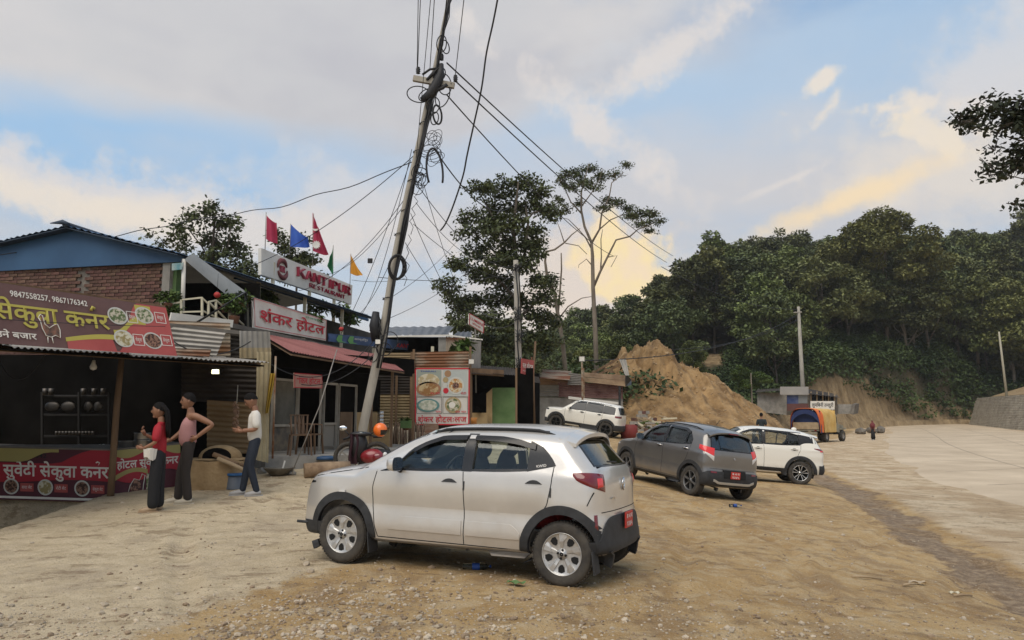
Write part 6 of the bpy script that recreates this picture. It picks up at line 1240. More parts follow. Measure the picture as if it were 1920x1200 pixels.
def build_wheel(parent,x,y,r,width,style,side,rimc,hub=True):
 w=bpy.data.objects.new('wheel',None);COL.objects.link(w);w.parent=parent;w.matrix_basis=Matrix.Translation((x,y,r))
 rr=r*.665;hwid=width/2;s_=side
 t=MB();prof=[(rr*.98,-hwid*.9),(rr*1.05,-hwid*1.0),(r*.86,-hwid*1.06),(r*.95,-hwid*.98),(r*.985,-hwid*.8),(r,-hwid*.55),(r,-hwid*.06),(r*.985,-hwid*.04),(r*.985,hwid*.04),(r,hwid*.06),(r,hwid*.55),(r*.985,hwid*.8),(r*.95,hwid*.98),(r*.86,hwid*1.06),(rr*1.05,hwid*1.0),(rr*.98,hwid*.9)]
 t.lathe(prof,axis='y',n=56)
 for k in range(56):
  a=2*math.pi*k/56
  for yy,tw in((-.42,.3),(0.0,-.3),(.42,.3)):
   c=Vector(((r+.002)*math.cos(a+yy*.1),yy*hwid*1.25,(r+.002)*math.sin(a+yy*.1)))
   M=Matrix.Translation(c)@Matrix.Rotation(-a,4,'Y')@Matrix.Rotation(tw,4,'X')
   t.add([M@Vector((p*.005,q*hwid*.26,u*r*.035))for p in(-1,1)for q in(-1,1)for u in(-1,1)],[(4,6,7,5),(0,4,5,1),(2,3,7,6),(0,2,6,4),(1,5,7,3)])
 t.build('tyre',RUB,w,local=True)
 f=MB();yo=lambda h:h*s_
 if style=='blade5':
  f.mi(0).lathe([(rr*.96,yo(hwid*.86)),(rr*.9,yo(hwid*.78)),(rr*.5,yo(hwid*.74)),(.001,yo(hwid*.72))],axis='y',n=48)
  for k in range(5):
   a=2*math.pi*k/5+.32+math.pi/5
   f.mi(1).add([(q*rr*math.cos(a+b),yo(hwid*.80),q*rr*math.sin(a+b))for q,b in((.48,-.06),(.52,.16),(.66,.27),(.86,.20),(.88,.0),(.82,-.20),(.62,-.22))],[tuple(range(7))])
 else:f.mi(1).lathe([(rr*.995,yo(hwid*.80)),(rr*.97,yo(hwid*.3)),(rr*.9,yo(-hwid*.2)),(rr*.3,yo(-hwid*.3)),(.001,yo(-hwid*.3))],axis='y',n=40)
 f.mi(0).lathe([(rr*1.0,yo(hwid*.86)),(rr*1.005,yo(hwid*.96)),(rr*.975,yo(hwid*.98)),(rr*.945,yo(hwid*.86)),(rr*.93,yo(hwid*.55))],axis='y',n=56)
 ns={'blade5':5,'star6':6,'twin5':5,'plain5':5}[style]
 def P(rad,ang_,h):return(rad*math.cos(ang_),yo(h),rad*math.sin(ang_))
 for k in range(ns):
  a=2*math.pi*k/ns+.32
  if style=='blade5':
   for(a0,a1,b0,b1,hh)in((-.34,.12,-.26,.16,.0),(.12,.34,.16,.36,-.010)):
    f.add([P(rr*.22,a+a0,hwid*.74),P(rr*.22,a+a1,hwid*.74+hh*.5),P(rr*.60,a+(a1+b1)/2*.55,hwid*.90+hh),P(rr*.95,a+b1*.95,hwid*.86+hh),P(rr*.95,a+b0*.62,hwid*.88),P(rr*.60,a+(a0+b0)/2*.62,hwid*.92),P(rr*.22,a+a0,hwid*.35),P(rr*.22,a+a1,hwid*.35),P(rr*.60,a+(a1+b1)/2*.55,hwid*.45),P(rr*.95,a+b1*.95,hwid*.5),P(rr*.95,a+b0*.62,hwid*.5),P(rr*.60,a+(a0+b0)/2*.62,hwid*.45)],[(0,1,2,5),(5,2,3,4),(1,7,8,2),(2,8,9,3),(0,5,11,6),(5,4,10,11)])
  else:
   w0,w1={'star6':(.26,.10),'twin5':(.16,.06),'plain5':(.34,.13)}[style]
   for off in((-.17,.17)if style=='twin5' else(0,)):
    a0=a+off
    f.add([P(rr*.16,a0-w0,hwid*.80),P(rr*.16,a0+w0,hwid*.80),P(rr*.95,a0+off*.4+w1,hwid*.88),P(rr*.95,a0+off*.4-w1,hwid*.88),P(rr*.16,a0-w0,hwid*.4),P(rr*.16,a0+w0,hwid*.4),P(rr*.95,a0+off*.4+w1,hwid*.45),P(rr*.95,a0+off*.4-w1,hwid*.45)],[(0,1,2,3),(1,5,6,2),(0,3,7,4)])
 f.lathe([(rr*.27,yo(hwid*.55)),(rr*.26,yo(hwid*.80)),(rr*.13,yo(hwid*.86)),(rr*.115,yo(hwid*.93)),(.001,yo(hwid*.94))],axis='y',n=24)
 f.build('rim',[rimc,DARK],w,local=True)
 nb=MB()
 for k in range(4 if style=='blade5' else 5):
  a=2*math.pi*k/(4 if style=='blade5' else 5)+.2;nb.lathe([(.012,yo(hwid*.82)),(.012,yo(hwid*.90)),(.001,yo(hwid*.905))],c=(rr*.2*math.cos(a),0,rr*.2*math.sin(a)),axis='y',n=8)
 nb.lathe([(rr*.10,yo(hwid*.945)),(rr*.02,yo(hwid*.965))],axis='y',n=16)
 nb.build('wheel_nut',DARK,w,local=True)
 return w
def make_car(sp,label,cat,loc,rz,pitch=0,roll=0,group=None):
 h=Vector((math.cos(rz),math.sin(rz),0));l_=Vector((-h.y,h.x,0));Zs={}
 for a,ax in(('f',sp['fa']),('r',sp['ra'])):
  for b,sg in(('l',1),('r',-1)):q=Vector(loc)+h*ax+l_*sg*(sp['hw']-.12);Zs[a+b]=float(np.mean(G(np.array([q.x-.05,q.x,q.x+.05]),np.array([q.y,q.y+.05,q.y-.05]))))
 pitch=-math.atan(((Zs['fl']+Zs['fr'])-(Zs['rl']+Zs['rr']))/2/(sp['fa']-sp['ra']));roll=math.atan(((Zs['fl']+Zs['rl'])-(Zs['fr']+Zs['rr']))/2/(2*sp['hw']-.24));loc=(loc[0],loc[1],sum(Zs.values())/4+.004)
 C=Car(sp);paint=sp['paint']
 root=thing(sp['name'],label,cat,loc,rz,group,rx=roll,ry=pitch)
 body=temp(MB(),'body');me=C.mesh(C.shell(sp['sil']));body.data=me;me.materials.append(paint);me.materials.append(DARK);me.materials.append(DASH)
 bvh=BVHTree.FromPolygons([v.co.copy()for v in me.vertices],[tuple(p.vertices)for p in me.polygons])
 def py_(x,z,sg=1):
  h=bvh.ray_cast(Vector((x,3*sg,z)),Vector((0,-sg,0)))
  if h[0]is None or h[0].y*sg<.05:return None
  return h[0]
 def pe(y,z,sg=-1):
  h=bvh.ray_cast(Vector((4*sg,y,z)),Vector((-sg,0,0)));return h[0]
 def wrap(name,cx,pa,pb,lo,hi,m,sg,off=.006,n=12):
  mb=MB();mb.smooth=True;V=[]
  for i in range(n+1):
   u=i/n;ph=R(pa+(pb-pa)*u);d=Vector((math.cos(ph),sg*math.sin(ph),0))
   for j in range(6):
    z=lo(u)+(hi(u)-lo(u))*j/5;h=bvh.ray_cast(Vector((cx,0,z))+d*3,-d)[0];h=h or Vector((cx,0,z))+d*.7;V.append(h+d*(off if 0<j<5 and 0<i<n else off*.3))
  mb.add(V,[((i*6+j,(i+1)*6+j,(i+1)*6+j+1,i*6+j+1)if sg<0 else(i*6+j,i*6+j+1,(i+1)*6+j+1,(i+1)*6+j))for i in range(n)for j in range(5)]);return mb.build(name,m,root,local=True)
 def pz(x,y):
  h=bvh.ray_cast(Vector((x,y,4)),Vector((0,0,-1)));return h[0]
 def skin(name,fn,nu,nv,m,off=.004,depth=.02,parent=root,mode='side',sg=1,flip=False,build=True,mb=None,edgeout=0.):
  G_=[];last=None
  for i in range(nu+1):
   row=[]
   for j in range(nv+1):
    a,b=fn(i/nu,j/nv)
    h=py_(a,b,sg)if mode=='side' else(pe(a,b,sg)if mode=='end' else pz(a,b))
    if h is None:h=last or Vector((a,sg*sp['hw']*.9,b))if mode=='side' else(last or Vector((0,0,0)))
    if mode=='side':v=Vector((a,h.y,b));
    elif mode=='end':v=Vector((h.x,a,b))
    else:v=Vector((a,b,h.z))
    last=h;row.append(v)
   G_.append(row)
  n={'side':Vector((0,sg,0)),'end':Vector((sg,0,0)),'top':Vector((0,0,1))}[mode]
  out=mb or MB();out.smooth=True
  V=[G_[i][j]+n*off for i in range(nu+1)for j in range(nv+1)];q=lambda i,j:i*(nv+1)+j
  FS=[(q(i,j),q(i+1,j),q(i+1,j+1),q(i,j+1))for i in range(nu)for j in range(nv)]
  tst=(V[q(1,0)]-V[q(0,0)]).cross(V[q(0,1)]-V[q(0,0)])
  if tst.dot(n)<0:FS=[f[::-1]for f in FS]
  out.add(V,FS);out.smooth=False
  rim=[q(i,0)for i in range(nu+1)]+[q(nu,j)for j in range(1,nv+1)]+[q(i,nv)for i in range(nu-1,-1,-1)]+[q(0,j)for j in range(nv-1,0,-1)]
  a=[V[k]for k in rim];b=[V[k]-n*(off+depth)for k in rim];k=len(rim)
  out.add(a+b,[(i,(i+1)%k,k+(i+1)%k,k+i)for i in range(k)])
  if build:return out.build(name,m,parent,local=True)
  return out
 def tab2(xa,xb,lo,hi):
  def fn(u,v):
   x=xa+(xb-xa)*u;a,b=interp(x,lo),interp(x,hi);return(x,a+(b-a)*v)
  return fn
 inner=temp(MB(),'inner');inner.data=C.mesh(C.shell(sp['cab'],inset=0,winset=.055,spine=sp['cabspine']));inner.data.materials.append(paint);inner.data.materials.append(DARK);inner.data.materials.append(DASH);inner.data.polygons.foreach_set('material_index',[2]*len(inner.data.polygons))
 solid=sp.get('solid');boolop(body,inner)if not solid else None
 for ax in(sp['fa'],sp['ra']):
  for sg in(1,-1):
   k=MB();k.lathe([(.0005,0),(sp['arch'],0),(sp['arch'],.42),(.0005,.42)],c=(ax,(sp['hw']-.30 if sg>0 else-sp['hw']-.12),sp['wr']+.015),axis='y',n=48)
   c_=temp(k);boolop(body,c_);kill(c_)
 cuts=MB()
 for(xa,xb,lo,hi)in(sp['wins']if not solid else()):
  nn=14;xs_=[xa+(xb-xa)*i/nn for i in range(nn+1)];ring=[(x,interp(x,lo))for x in xs_]+[(x,interp(x,hi))for x in xs_[::-1]]
  rg=[];
  for p in ring:
   if not rg or math.hypot(p[0]-rg[-1][0],p[1]-rg[-1][1])>.004:rg.append(p)
  if math.hypot(rg[0][0]-rg[-1][0],rg[0][1]-rg[-1][1])<.004:rg.pop()
  k=len(rg);V=[(a,-1.2,b)for a,b in rg]+[(a,1.2,b)for a,b in rg]
  c_=temp(MB().add(V,[tuple(range(k)),tuple(range(2*k-1,k-1,-1))]+[(i,i+k,(i+1)%k+k,(i+1)%k)for i in range(k)]));boolop(body,c_);kill(c_)
 for key in('wind','rglass'):
  if key not in sp or solid:continue
  (x0,z0,w0),(x1,z1,w1)=sp[key];d=Vector((x1-x0,0,z1-z0)).normalized();nr=Vector((d.z,0,-d.x))*(.12)
  q=[Vector((x0,-w0,z0)),Vector((x0,w0,z0)),Vector((x1,w1,z1)),Vector((x1,-w1,z1))]
  V=[p-nr for p in q]+[p+nr for p in q];c_=temp(MB().add(V,[(0,1,2,3),(7,6,5,4),(0,4,5,1),(1,5,6,2),(2,6,7,3),(3,7,4,0)]));boolop(body,c_);kill(c_)
 kill(inner)
 me=body.data;me.name='body';me.materials.clear();me.materials.append(paint);me.materials.append(DARK);me.materials.append(DASH)
 for p in me.polygons:
  if p.center.z<sp['ground']+.03 and p.normal.z<-.3:p.material_index=1
 me.polygons.foreach_set('use_smooth',[True]*len(me.polygons))
 bm=bmesh.new();bm.from_mesh(me)
 for e in bm.edges:
  if len(e.link_faces)==2 and e.calc_face_angle(0)>R(38):e.smooth=False
 bm.to_mesh(me);bm.free()
 body.name='body';body.parent=root
 SG=(1,-1)
 for sg in SG:
  for i,(xa,xb,lo,hi)in enumerate(sp['wins']):
   skin('window',tab2(xa,xb,lo,hi),20,16 if solid else 5,DARKG if solid else(GLASSD if i in sp.get('tint',())else GLASS),off=.012 if solid else-.022,depth=.001,sg=sg)
  for(xa,xb,lo,hi,wd)in sp.get('frames',[]):
   fr=MB()
   cx,cz=(xa+xb)/2,(interp((xa+xb)/2,lo)+interp((xa+xb)/2,hi))/2
   def edge(t,o_):
    nn=4*t
    if nn<1:x=xa+(xb-xa)*nn;z=interp(x,lo)
    elif nn<2:x=xb;z=interp(x,lo)+(interp(x,hi)-interp(x,lo))*(nn-1)
    elif nn<3:x=xb+(xa-xb)*(nn-2);z=interp(x,hi)
    else:x=xa;z=interp(x,hi)+(interp(x,lo)-interp(x,hi))*(nn-3)
    dx_,dz_=x-cx,z-cz;Ln=math.hypot(dx_/2.2,dz_)+1e-6
    return(x+dx_/2.2/Ln*wd*o_,z+dz_/Ln*wd*o_)
   skin('window_frame',lambda u,v:edge(u,v*1.0-.15),60,2,GLOSSB,off=.0035,depth=.004,sg=sg)
  for(xa,xb,lo,hi)in sp.get('pillars',[]):skin('pillar_trim',tab2(xa,xb,lo,hi),8,6,GLOSSB,off=.004,depth=.004,sg=sg)
  for line in sp['gaps']:
   gm_=MB();pts=line
   L_=[0];
   for a,b in zip(pts[:-1],pts[1:]):L_.append(L_[-1]+math.hypot(b[0]-a[0],b[1]-a[1]))
   def fn(u,v):
    d_=u*L_[-1];i=0
    while i<len(L_)-2 and d_>L_[i+1]:i+=1
    t=(d_-L_[i])/max(1e-6,L_[i+1]-L_[i]);ax_,az_=pts[i];bx_,bz_=pts[i+1]
    tx,tz=bx_-ax_,bz_-az_;q_=math.hypot(tx,tz);return(ax_+tx*t-tz/q_*(v-.5)*.009,az_+tz*t+tx/q_*(v-.5)*.009)
   skin('shut_line',fn,max(6,int(L_[-1]/.03)),1,GAPM,off=.0012,depth=.0,sg=sg)
  for ax,(a0,a1)in((sp['fa'],sp['archang'][0]),(sp['ra'],sp['archang'][1])):
   ri,ro=sp['arch']-.012,sp['arch']+sp['clad']
   skin('arch_cladding',lambda u,v:(ax+math.cos(R(a0+(a1-a0)*u))*(ri+(ro-ri)*v),sp['wr']+.015+math.sin(R(a0+(a1-a0)*u))*(ri+(ro-ri)*v)*1.02),40,3,sp.get('cladm',PLASTIC),off=.014,depth=.035,sg=sg)
  xs0,xs1,zs0,zs1=sp['sill']
  skin('sill',lambda u,v:(xs0+(xs1-xs0)*u,zs0+(zs1-zs0)*v),20,2,sp.get('sillm',PLASTIC),off=.014,depth=.05,sg=sg)
  for(hx,hz)in sp['handles']:
   hm=sp.get('handlem',PLASTIC);c0=py_(hx,hz,sg)
   if c0 is None:continue
   k=MB();k.smooth=True
   if sp.get('handle')=='flap':
    skin('door_handle',lambda u,v:(hx+(u-.5)*.17,hz+(v*1.0-.5)*.075*math.sqrt(max(.02,1-(2*u-1)**2*.9))),14,4,paint,off=.001,depth=0,sg=sg)
    skin('door_handle',lambda u,v:(hx+(u-.5)*.165,hz+.004+v*.036*max(0.12,(1-abs(2*u-1)**2.2))),14,3,PLASTIC,off=.009,depth=.008,sg=sg)
   else:
    k.tube([(hx-.095,c0.y-.01*sg,hz-.004),(hx-.085,c0.y+.022*sg,hz),(hx,c0.y+.034*sg,hz+.005),(hx+.085,c0.y+.024*sg,hz),(hx+.095,c0.y-.01*sg,hz-.004)],.013,8)
    k.build('door_handle',hm,root,local=True)
    skin('handle_recess',lambda u,v:(hx+(u-.5)*.12,hz-.002+(v-.5)*.07*math.sqrt(max(.02,1-(2*u-1)**2))),10,3,DARK,off=.001,depth=0,sg=sg)
  mx_,mz_=sp['mirror'];c0=py_(mx_,mz_,sg)
  y0=(c0.y if c0 else sg*sp['hw']*.9)
  k=MB();k.tube([(mx_,y0-.02*sg,mz_-.02),(mx_+.0,y0+.07*sg,mz_)],[.03,.022],8);
  k.build('mirror_arm',PLASTIC,root,local=True)
  k=MB();k.smooth=True;se=lambda t:math.copysign(abs(math.cos(t))**.6,math.cos(t));sn=lambda t:math.copysign(abs(math.sin(t))**.6,math.sin(t))
  k.grid(lambda u,v:(mx_-.04+.10*math.sin(v*math.pi/2),y0+.125*sg+.095*se(2*math.pi*u)*math.cos(v*math.pi/2)**.5,mz_+.05+.07*sn(2*math.pi*u)*math.cos(v*math.pi/2)**.5),28,8);h=k.build('mirror',sp.get('mirm',paint),root,local=True)
  k=MB();k.grid(lambda u,v:(mx_-.038-.004*v,y0+.125*sg+.094*v*se(2*math.pi*u),mz_+.05+.069*v*sn(2*math.pi*u)),28,2);k.build('mirror_glass',MIRROR,h,local=True)
 for key,sg,nm in(('wind',1,'windscreen'),('rglass',-1,'rear_window')):
  if key not in sp:continue
  (x0,z0,w0),(x1,z1,w1)=sp[key]
  skin(nm,lambda u,v:((2*u-1)*(w0+(w1-w0)*v)*1.01,z0+(z1-z0)*v),16,8,DARKG if solid else(GLASS if key=='wind' else sp.get('rgm',GLASSD)),off=.005 if solid else-.012,depth=0,mode='end',sg=sg)
  k=MB()
  def fe(t,o_):
   nn=4*t
   c4=[(-w0,z0),(w0,z0),(w1,z1),(-w1,z1),(-w0,z0)];i=min(3,int(nn));f_=nn-i
   y=c4[i][0]+(c4[i+1][0]-c4[i][0])*f_;z=c4[i][1]+(c4[i+1][1]-c4[i][1])*f_;zc=(z0+z1)/2
   Ln=max(abs(y)/w0,abs(z-zc)/(abs(z1-z0)/2));return(y*(1+o_*.05),zc+(z-zc)*(1+o_*.14))
  skin('glass_surround',lambda u,v:fe(u,v-.3),64,2,GLOSSB,off=.002,depth=.003,mode='end',sg=sg)
  if key=='rglass':
   k.tube([tuple(pe(.02,z0+.02,-1)+Vector((-.02,0,0))),tuple(pe(sp.get('wip',.28),z0+(z1-z0)*.45*sp.get('wipz',.3),-1)+Vector((-.025,0,0)))],.009,6);k.build('wiper',PLASTIC,root,local=True)
 for(nm,mode,fa,m,off)in sp['lamps']:
  for sg in SG:
   if mode=='wrap':wrap(nm,*fa,m,sg,off)
   elif mode=='side':skin(nm,fa,10,6,m,off=off,depth=.03,sg=sg)
   else:skin(nm,(lambda u,v:(sg*fa(u,v)[0],fa(u,v)[1])),10,6,m,off=off,depth=.03,mode='end',sg=-1 if mode=='rear' else 1)
 for(nm,m,end,zlo,zhi,xw,off)in sp['bumpers']:
  mb=MB();mb.smooth=True;e=sp['rear']if end<0 else sp['front']
  NU,NV=48,7;rows=[]
  for j in range(NV+1):
   v=j/NV;row=[]
   for i in range(NU+1):
    u=i/NU
    if u<.22:t=u/.22;x=e-end*(xw*(1-t))-end*0;
    ang_=None
    zl=zlo(u)if callable(zlo)else zlo;zh=zhi(u)if callable(zhi)else zhi
    z=zl+(zh-zl)*v
    if u<.25:x=e-end*xw*(1-u/.25)-end*.10;h=py_(x,z,1);p=(h+Vector((0,off,0)))if h else None
    elif u>.75:x=e-end*xw*((u-.75)/.25)-end*.10;h=py_(x,z,-1);p=(h+Vector((0,-off,0)))if h else None
    else:
     yy=C.halfw(e-end*.12,z)*.97*math.cos(math.pi*(u-.25)/.5);h=pe(yy,z,end);p=(h+Vector((end*off,0,0)))if h else None
    if p is None:p=Vector(row[-1])if row else Vector((x,sp['hw']*.93,z))
    row.append(p)
   for _ in range(2):row=[row[0]]+[(row[i-1]+row[i]*2+row[i+1])/4 for i in range(1,NU)]+[row[-1]]
   rows.append(row)
  V=[rows[j][i]for i in range(NU+1)for j in range(NV+1)];q=lambda i,j:i*(NV+1)+j
  fs=[(q(i,j),q(i+1,j),q(i+1,j+1),q(i,j+1))for i in range(NU)for j in range(NV)]
  if end>0:fs=[f[::-1]for f in fs]
  mb.add(V,fs);mb.smooth=False
  for j,dz_ in((0,0),(NV,0)):
   a=[rows[j][i]for i in range(NU+1)];b=[Vector((p.x-end*.06*(1 if NU*.2<i<NU*.8 else.2),p.y*.965,p.z))for i,p in enumerate(a)]
   mb.add(a+b,[(i,i+1,NU+2+i,NU+1+i)for i in range(NU)])
  mb.build(nm,m,root,local=True)
 for ax in(sp['fa'],sp['ra']):
  for sg in SG:build_wheel(root,ax,sg*(sp['hw']-sp['tw']/2-.03),sp['wr'],sp['tw'],sp['rim'],sg,sp['rimm'])
 fl=MB();fl.box((0,0,.34),(2.3,sp['hw']*1.7,.04));fl.build('floor_pan',DARK,root,local=True)
 for(sx,sy,m)in((.12,.36,SEATB),(.12,-.36,SEATB),(-.78,.34,sp.get('seatm',SEATB)),(-.78,-.34,sp.get('seatm',SEATB))):
  k=MB();k.smooth=True;sh=sp.get('seatz',.0)
  k.ball((sx,sy,.55+sh),(.26,.24,.11),12,8);k.ball((sx-.28,sy,.86+sh),(.10,.235,.34),12,10);k.ball((sx-.35,sy,1.20+sh),(.055,.13,.09),12,8)
  k.build('seat',m,root,local=True)
 k=MB();k.box((.85,0,.80+sp.get('seatz',0)),(.42,sp['hw']*1.66,.30));k.box((.72,0,.92+sp.get('seatz',0)),(.34,sp['hw']*1.6,.10),ry=.2);k.build('dashboard',DASH,root,local=True)
 k=MB();M=Matrix.Rotation(R(62),4,'Y');c0=Vector((.50,sp.get('drv',-.36),.93+sp.get('seatz',0)))
 k.tube([c0+M@Vector((.18*math.cos(a),.18*math.sin(a),0))for a in[2*math.pi*i/24 for i in range(25)]],.015,8)
 for a in(0,2.1,4.2):k.beam(c0,c0+M@Vector((.17*math.cos(a+.5),.17*math.sin(a+.5),0)),.03,.015)
 k.ball(c0,.05,10,6);k.build('steering_wheel',SEATB,root,local=True)
 if 'extra' in sp:sp['extra'](root,skin,py_,pe,pz,C,tab2)
 return root
def _incab(sp,c):
 pts=sp['cab'];n=len(pts);ins=False;x,z=c.x,c.z
 for i in range(n):
  (x1,z1),(x2,z2)=pts[i],pts[(i+1)%n]
  if(z1>z)!=(z2>z)and x<(x2-x1)*(z-z1)/(z2-z1)+x1:ins=not ins
 return ins and abs(c.y)<.95
def plate(root,pe,z,w=.26,h=.15,rows=('\u092c \u0966\u0968 \u091a','\u0967\u0969\u096a\u096b'),y=0,end=-1,off=.03):
 p=pe(y,z,end);X=p.x+end*off
 k=MB();k.box((X,y,z),(.012,w,h));o=k.build('number_plate',PLATE,root,local=True)
 M=root.matrix_basis;q=lambda v:M@Vector(v);xd=(M.to_3x3()@Vector((0,-1 if end<0 else 1,0)));yd=M.to_3x3()@Vector((0,0,1))
 for i,t in enumerate(rows):
  text(t,o,TEXTW,q((X,y+(w*.40)*(1 if end<0 else-1),z+(.012 if i==0 else-.058))),xd,yd,h*.42,ext=.009,off=.02,width=w*.8)
  # ---------------- silver hatchback, the nearest car
def hero_disp(x,z):
 d=0.
 t=math.exp(-((z-.60)/.13)**2)*.026 if abs(x)<.95 else math.exp(-((z-.60)/.13)**2)*.026*math.exp(-((abs(x)-.95)/.12)**2)
 d-=t
 d+=.006*math.exp(-((z-.965)/.03)**2)
 return d
SILVER=carpaint('silver_paint',(.66,.63,.585),.55,.30)
hero=dict(name='silver_hatchback',paint=SILVER,hw=.785,front=1.84,rear=-1.625,wr=.288,tw=.17,fa=1.211,ra=-1.211,arch=.345,clad=.068,ground=.22,sil=[(1.78,.24),(1.83,.33),(1.845,.46),(1.84,.62),(1.82,.74),(1.77,.84),(1.70,.905),(1.45,.965),(1.20,1.01),(1.04,1.045),(.82,1.17),(.58,1.305),(.36,1.40),(.10,1.448),(-.30,1.466),(-.75,1.465),(-1.05,1.445),(-1.20,1.42),(-1.24,1.385),(-1.30,1.32),(-1.42,1.19),(-1.53,1.07),(-1.55,1.02),(-1.575,.93),(-1.58,.80),(-1.585,.66),(-1.60,.56),(-1.61,.42),(-1.62,.30),(-1.50,.25),(-1.0,.225),(0,.21),(1.0,.21),(1.6,.23)],wz=[(.2,.90),(.28,.945),(.40,.985),(.55,1.0),(.75,.995),(.90,.98),(1.0,.955),(1.05,.935),(1.2,.875),(1.35,.81),(1.47,.76)],disp=hero_disp,cab=[(.98,.42),(1.02,.98),(.80,1.125),(.56,1.258),(.34,1.35),(.08,1.398),(-.3,1.415),(-.75,1.41),(-1.08,1.39),(-1.20,1.35),(-1.28,1.28),(-1.45,1.10),(-1.53,.95),(-1.50,.75),(-.9,.42)],cabspine=((.5,.85),(-1.0,.85)),spine=((1.0,.62),(-1.0,.62)),wins=[(.60,-.17,[(-.17,1.008),(.60,.985)],[(-.17,1.325),(.08,1.312),(.26,1.255),(.42,1.175),(.55,1.06),(.60,.99)]),(-.27,-.86,[(-.86,1.035),(-.27,1.01)],[(-.86,1.24),(-.74,1.29),(-.55,1.315),(-.27,1.325)])],frames=[(.60,-.17,[(-.17,1.008),(.60,.985)],[(-.17,1.325),(.08,1.312),(.26,1.255),(.42,1.175),(.55,1.06),(.60,.99)],.026),(-.27,-.86,[(-.86,1.035),(-.27,1.01)],[(-.86,1.24),(-.74,1.29),(-.55,1.315),(-.27,1.325)],.026)],pillars=[(-.165,-.275,[(-.275,.99),(-.165,.99)],[(-.275,1.356),(-.165,1.356)]),(-.855,-1.135,[(-1.135,1.075),(-.855,1.015)],[(-1.135,1.085),(-1.09,1.15),(-1.0,1.24),(-.90,1.285),(-.855,1.30)]),(.76,.595,[(.595,.965),(.76,.955)],[(.595,1.01),(.76,.96)])],wind=((1.015,1.055,.62),(.36,1.385,.53)),rglass=((-1.51,1.085,.55),(-1.285,1.325,.47)),gaps=[[(.80,.965),(.84,.80),(.835,.60),(.80,.40),(.77,.30)],[(-.185,.985),(-.20,.80),(-.215,.55),(-.21,.30)],[(-1.12,1.07),(-1.105,.90),(-1.07,.72),(-.98,.60),(-.87,.45),(-.84,.33),(-.84,.29)],[(.77,.30),(-.84,.29)],[(1.70,.845),(1.40,.905),(1.10,.955),(.92,.985)],[(-1.50,.85),(-1.45,.73)]],archang=((-28,205),(-18,200)),sill=(.83,-.83,.215,.262),sillm=SILVER,handles=[(-.04,.875),(-.93,.90)],handle='flap',mirror=(.53,.985),lamps=[('headlamp','side',lambda u,v:(1.60+.20*u,.80-.03*u+v*.055*(.25+.75*u)),GLOSSB,.004),('tail_lamp','wrap',(-1.0,112.5,137,lambda u:.995-.15*u**.55,lambda u:1.02+.03*u-.045*u*u),LAMPR,.012),('tail_lamp','wrap',(-1.0,128.5,134.5,lambda u:.885,lambda u:.985),LAMPRB,.018),('reflector','wrap',(-1.0,125.5,128.2,lambda u:.52,lambda u:.65),LAMPR,.008)],bumpers=[('rear_bumper',PLASTIC,-1,.30,(lambda u:.41+.21*smooth(min(u,1-u),.26,.40)),.05,.016),('front_bumper',PLASTIC,1,.24,.40,.30,.012)],rim='blade5',rimm=mat('wheel_cover_silver',(.52,.51,.49),.38,metal=.6,var=.15,scale=14),seatm=SEATR,drv=-.34)
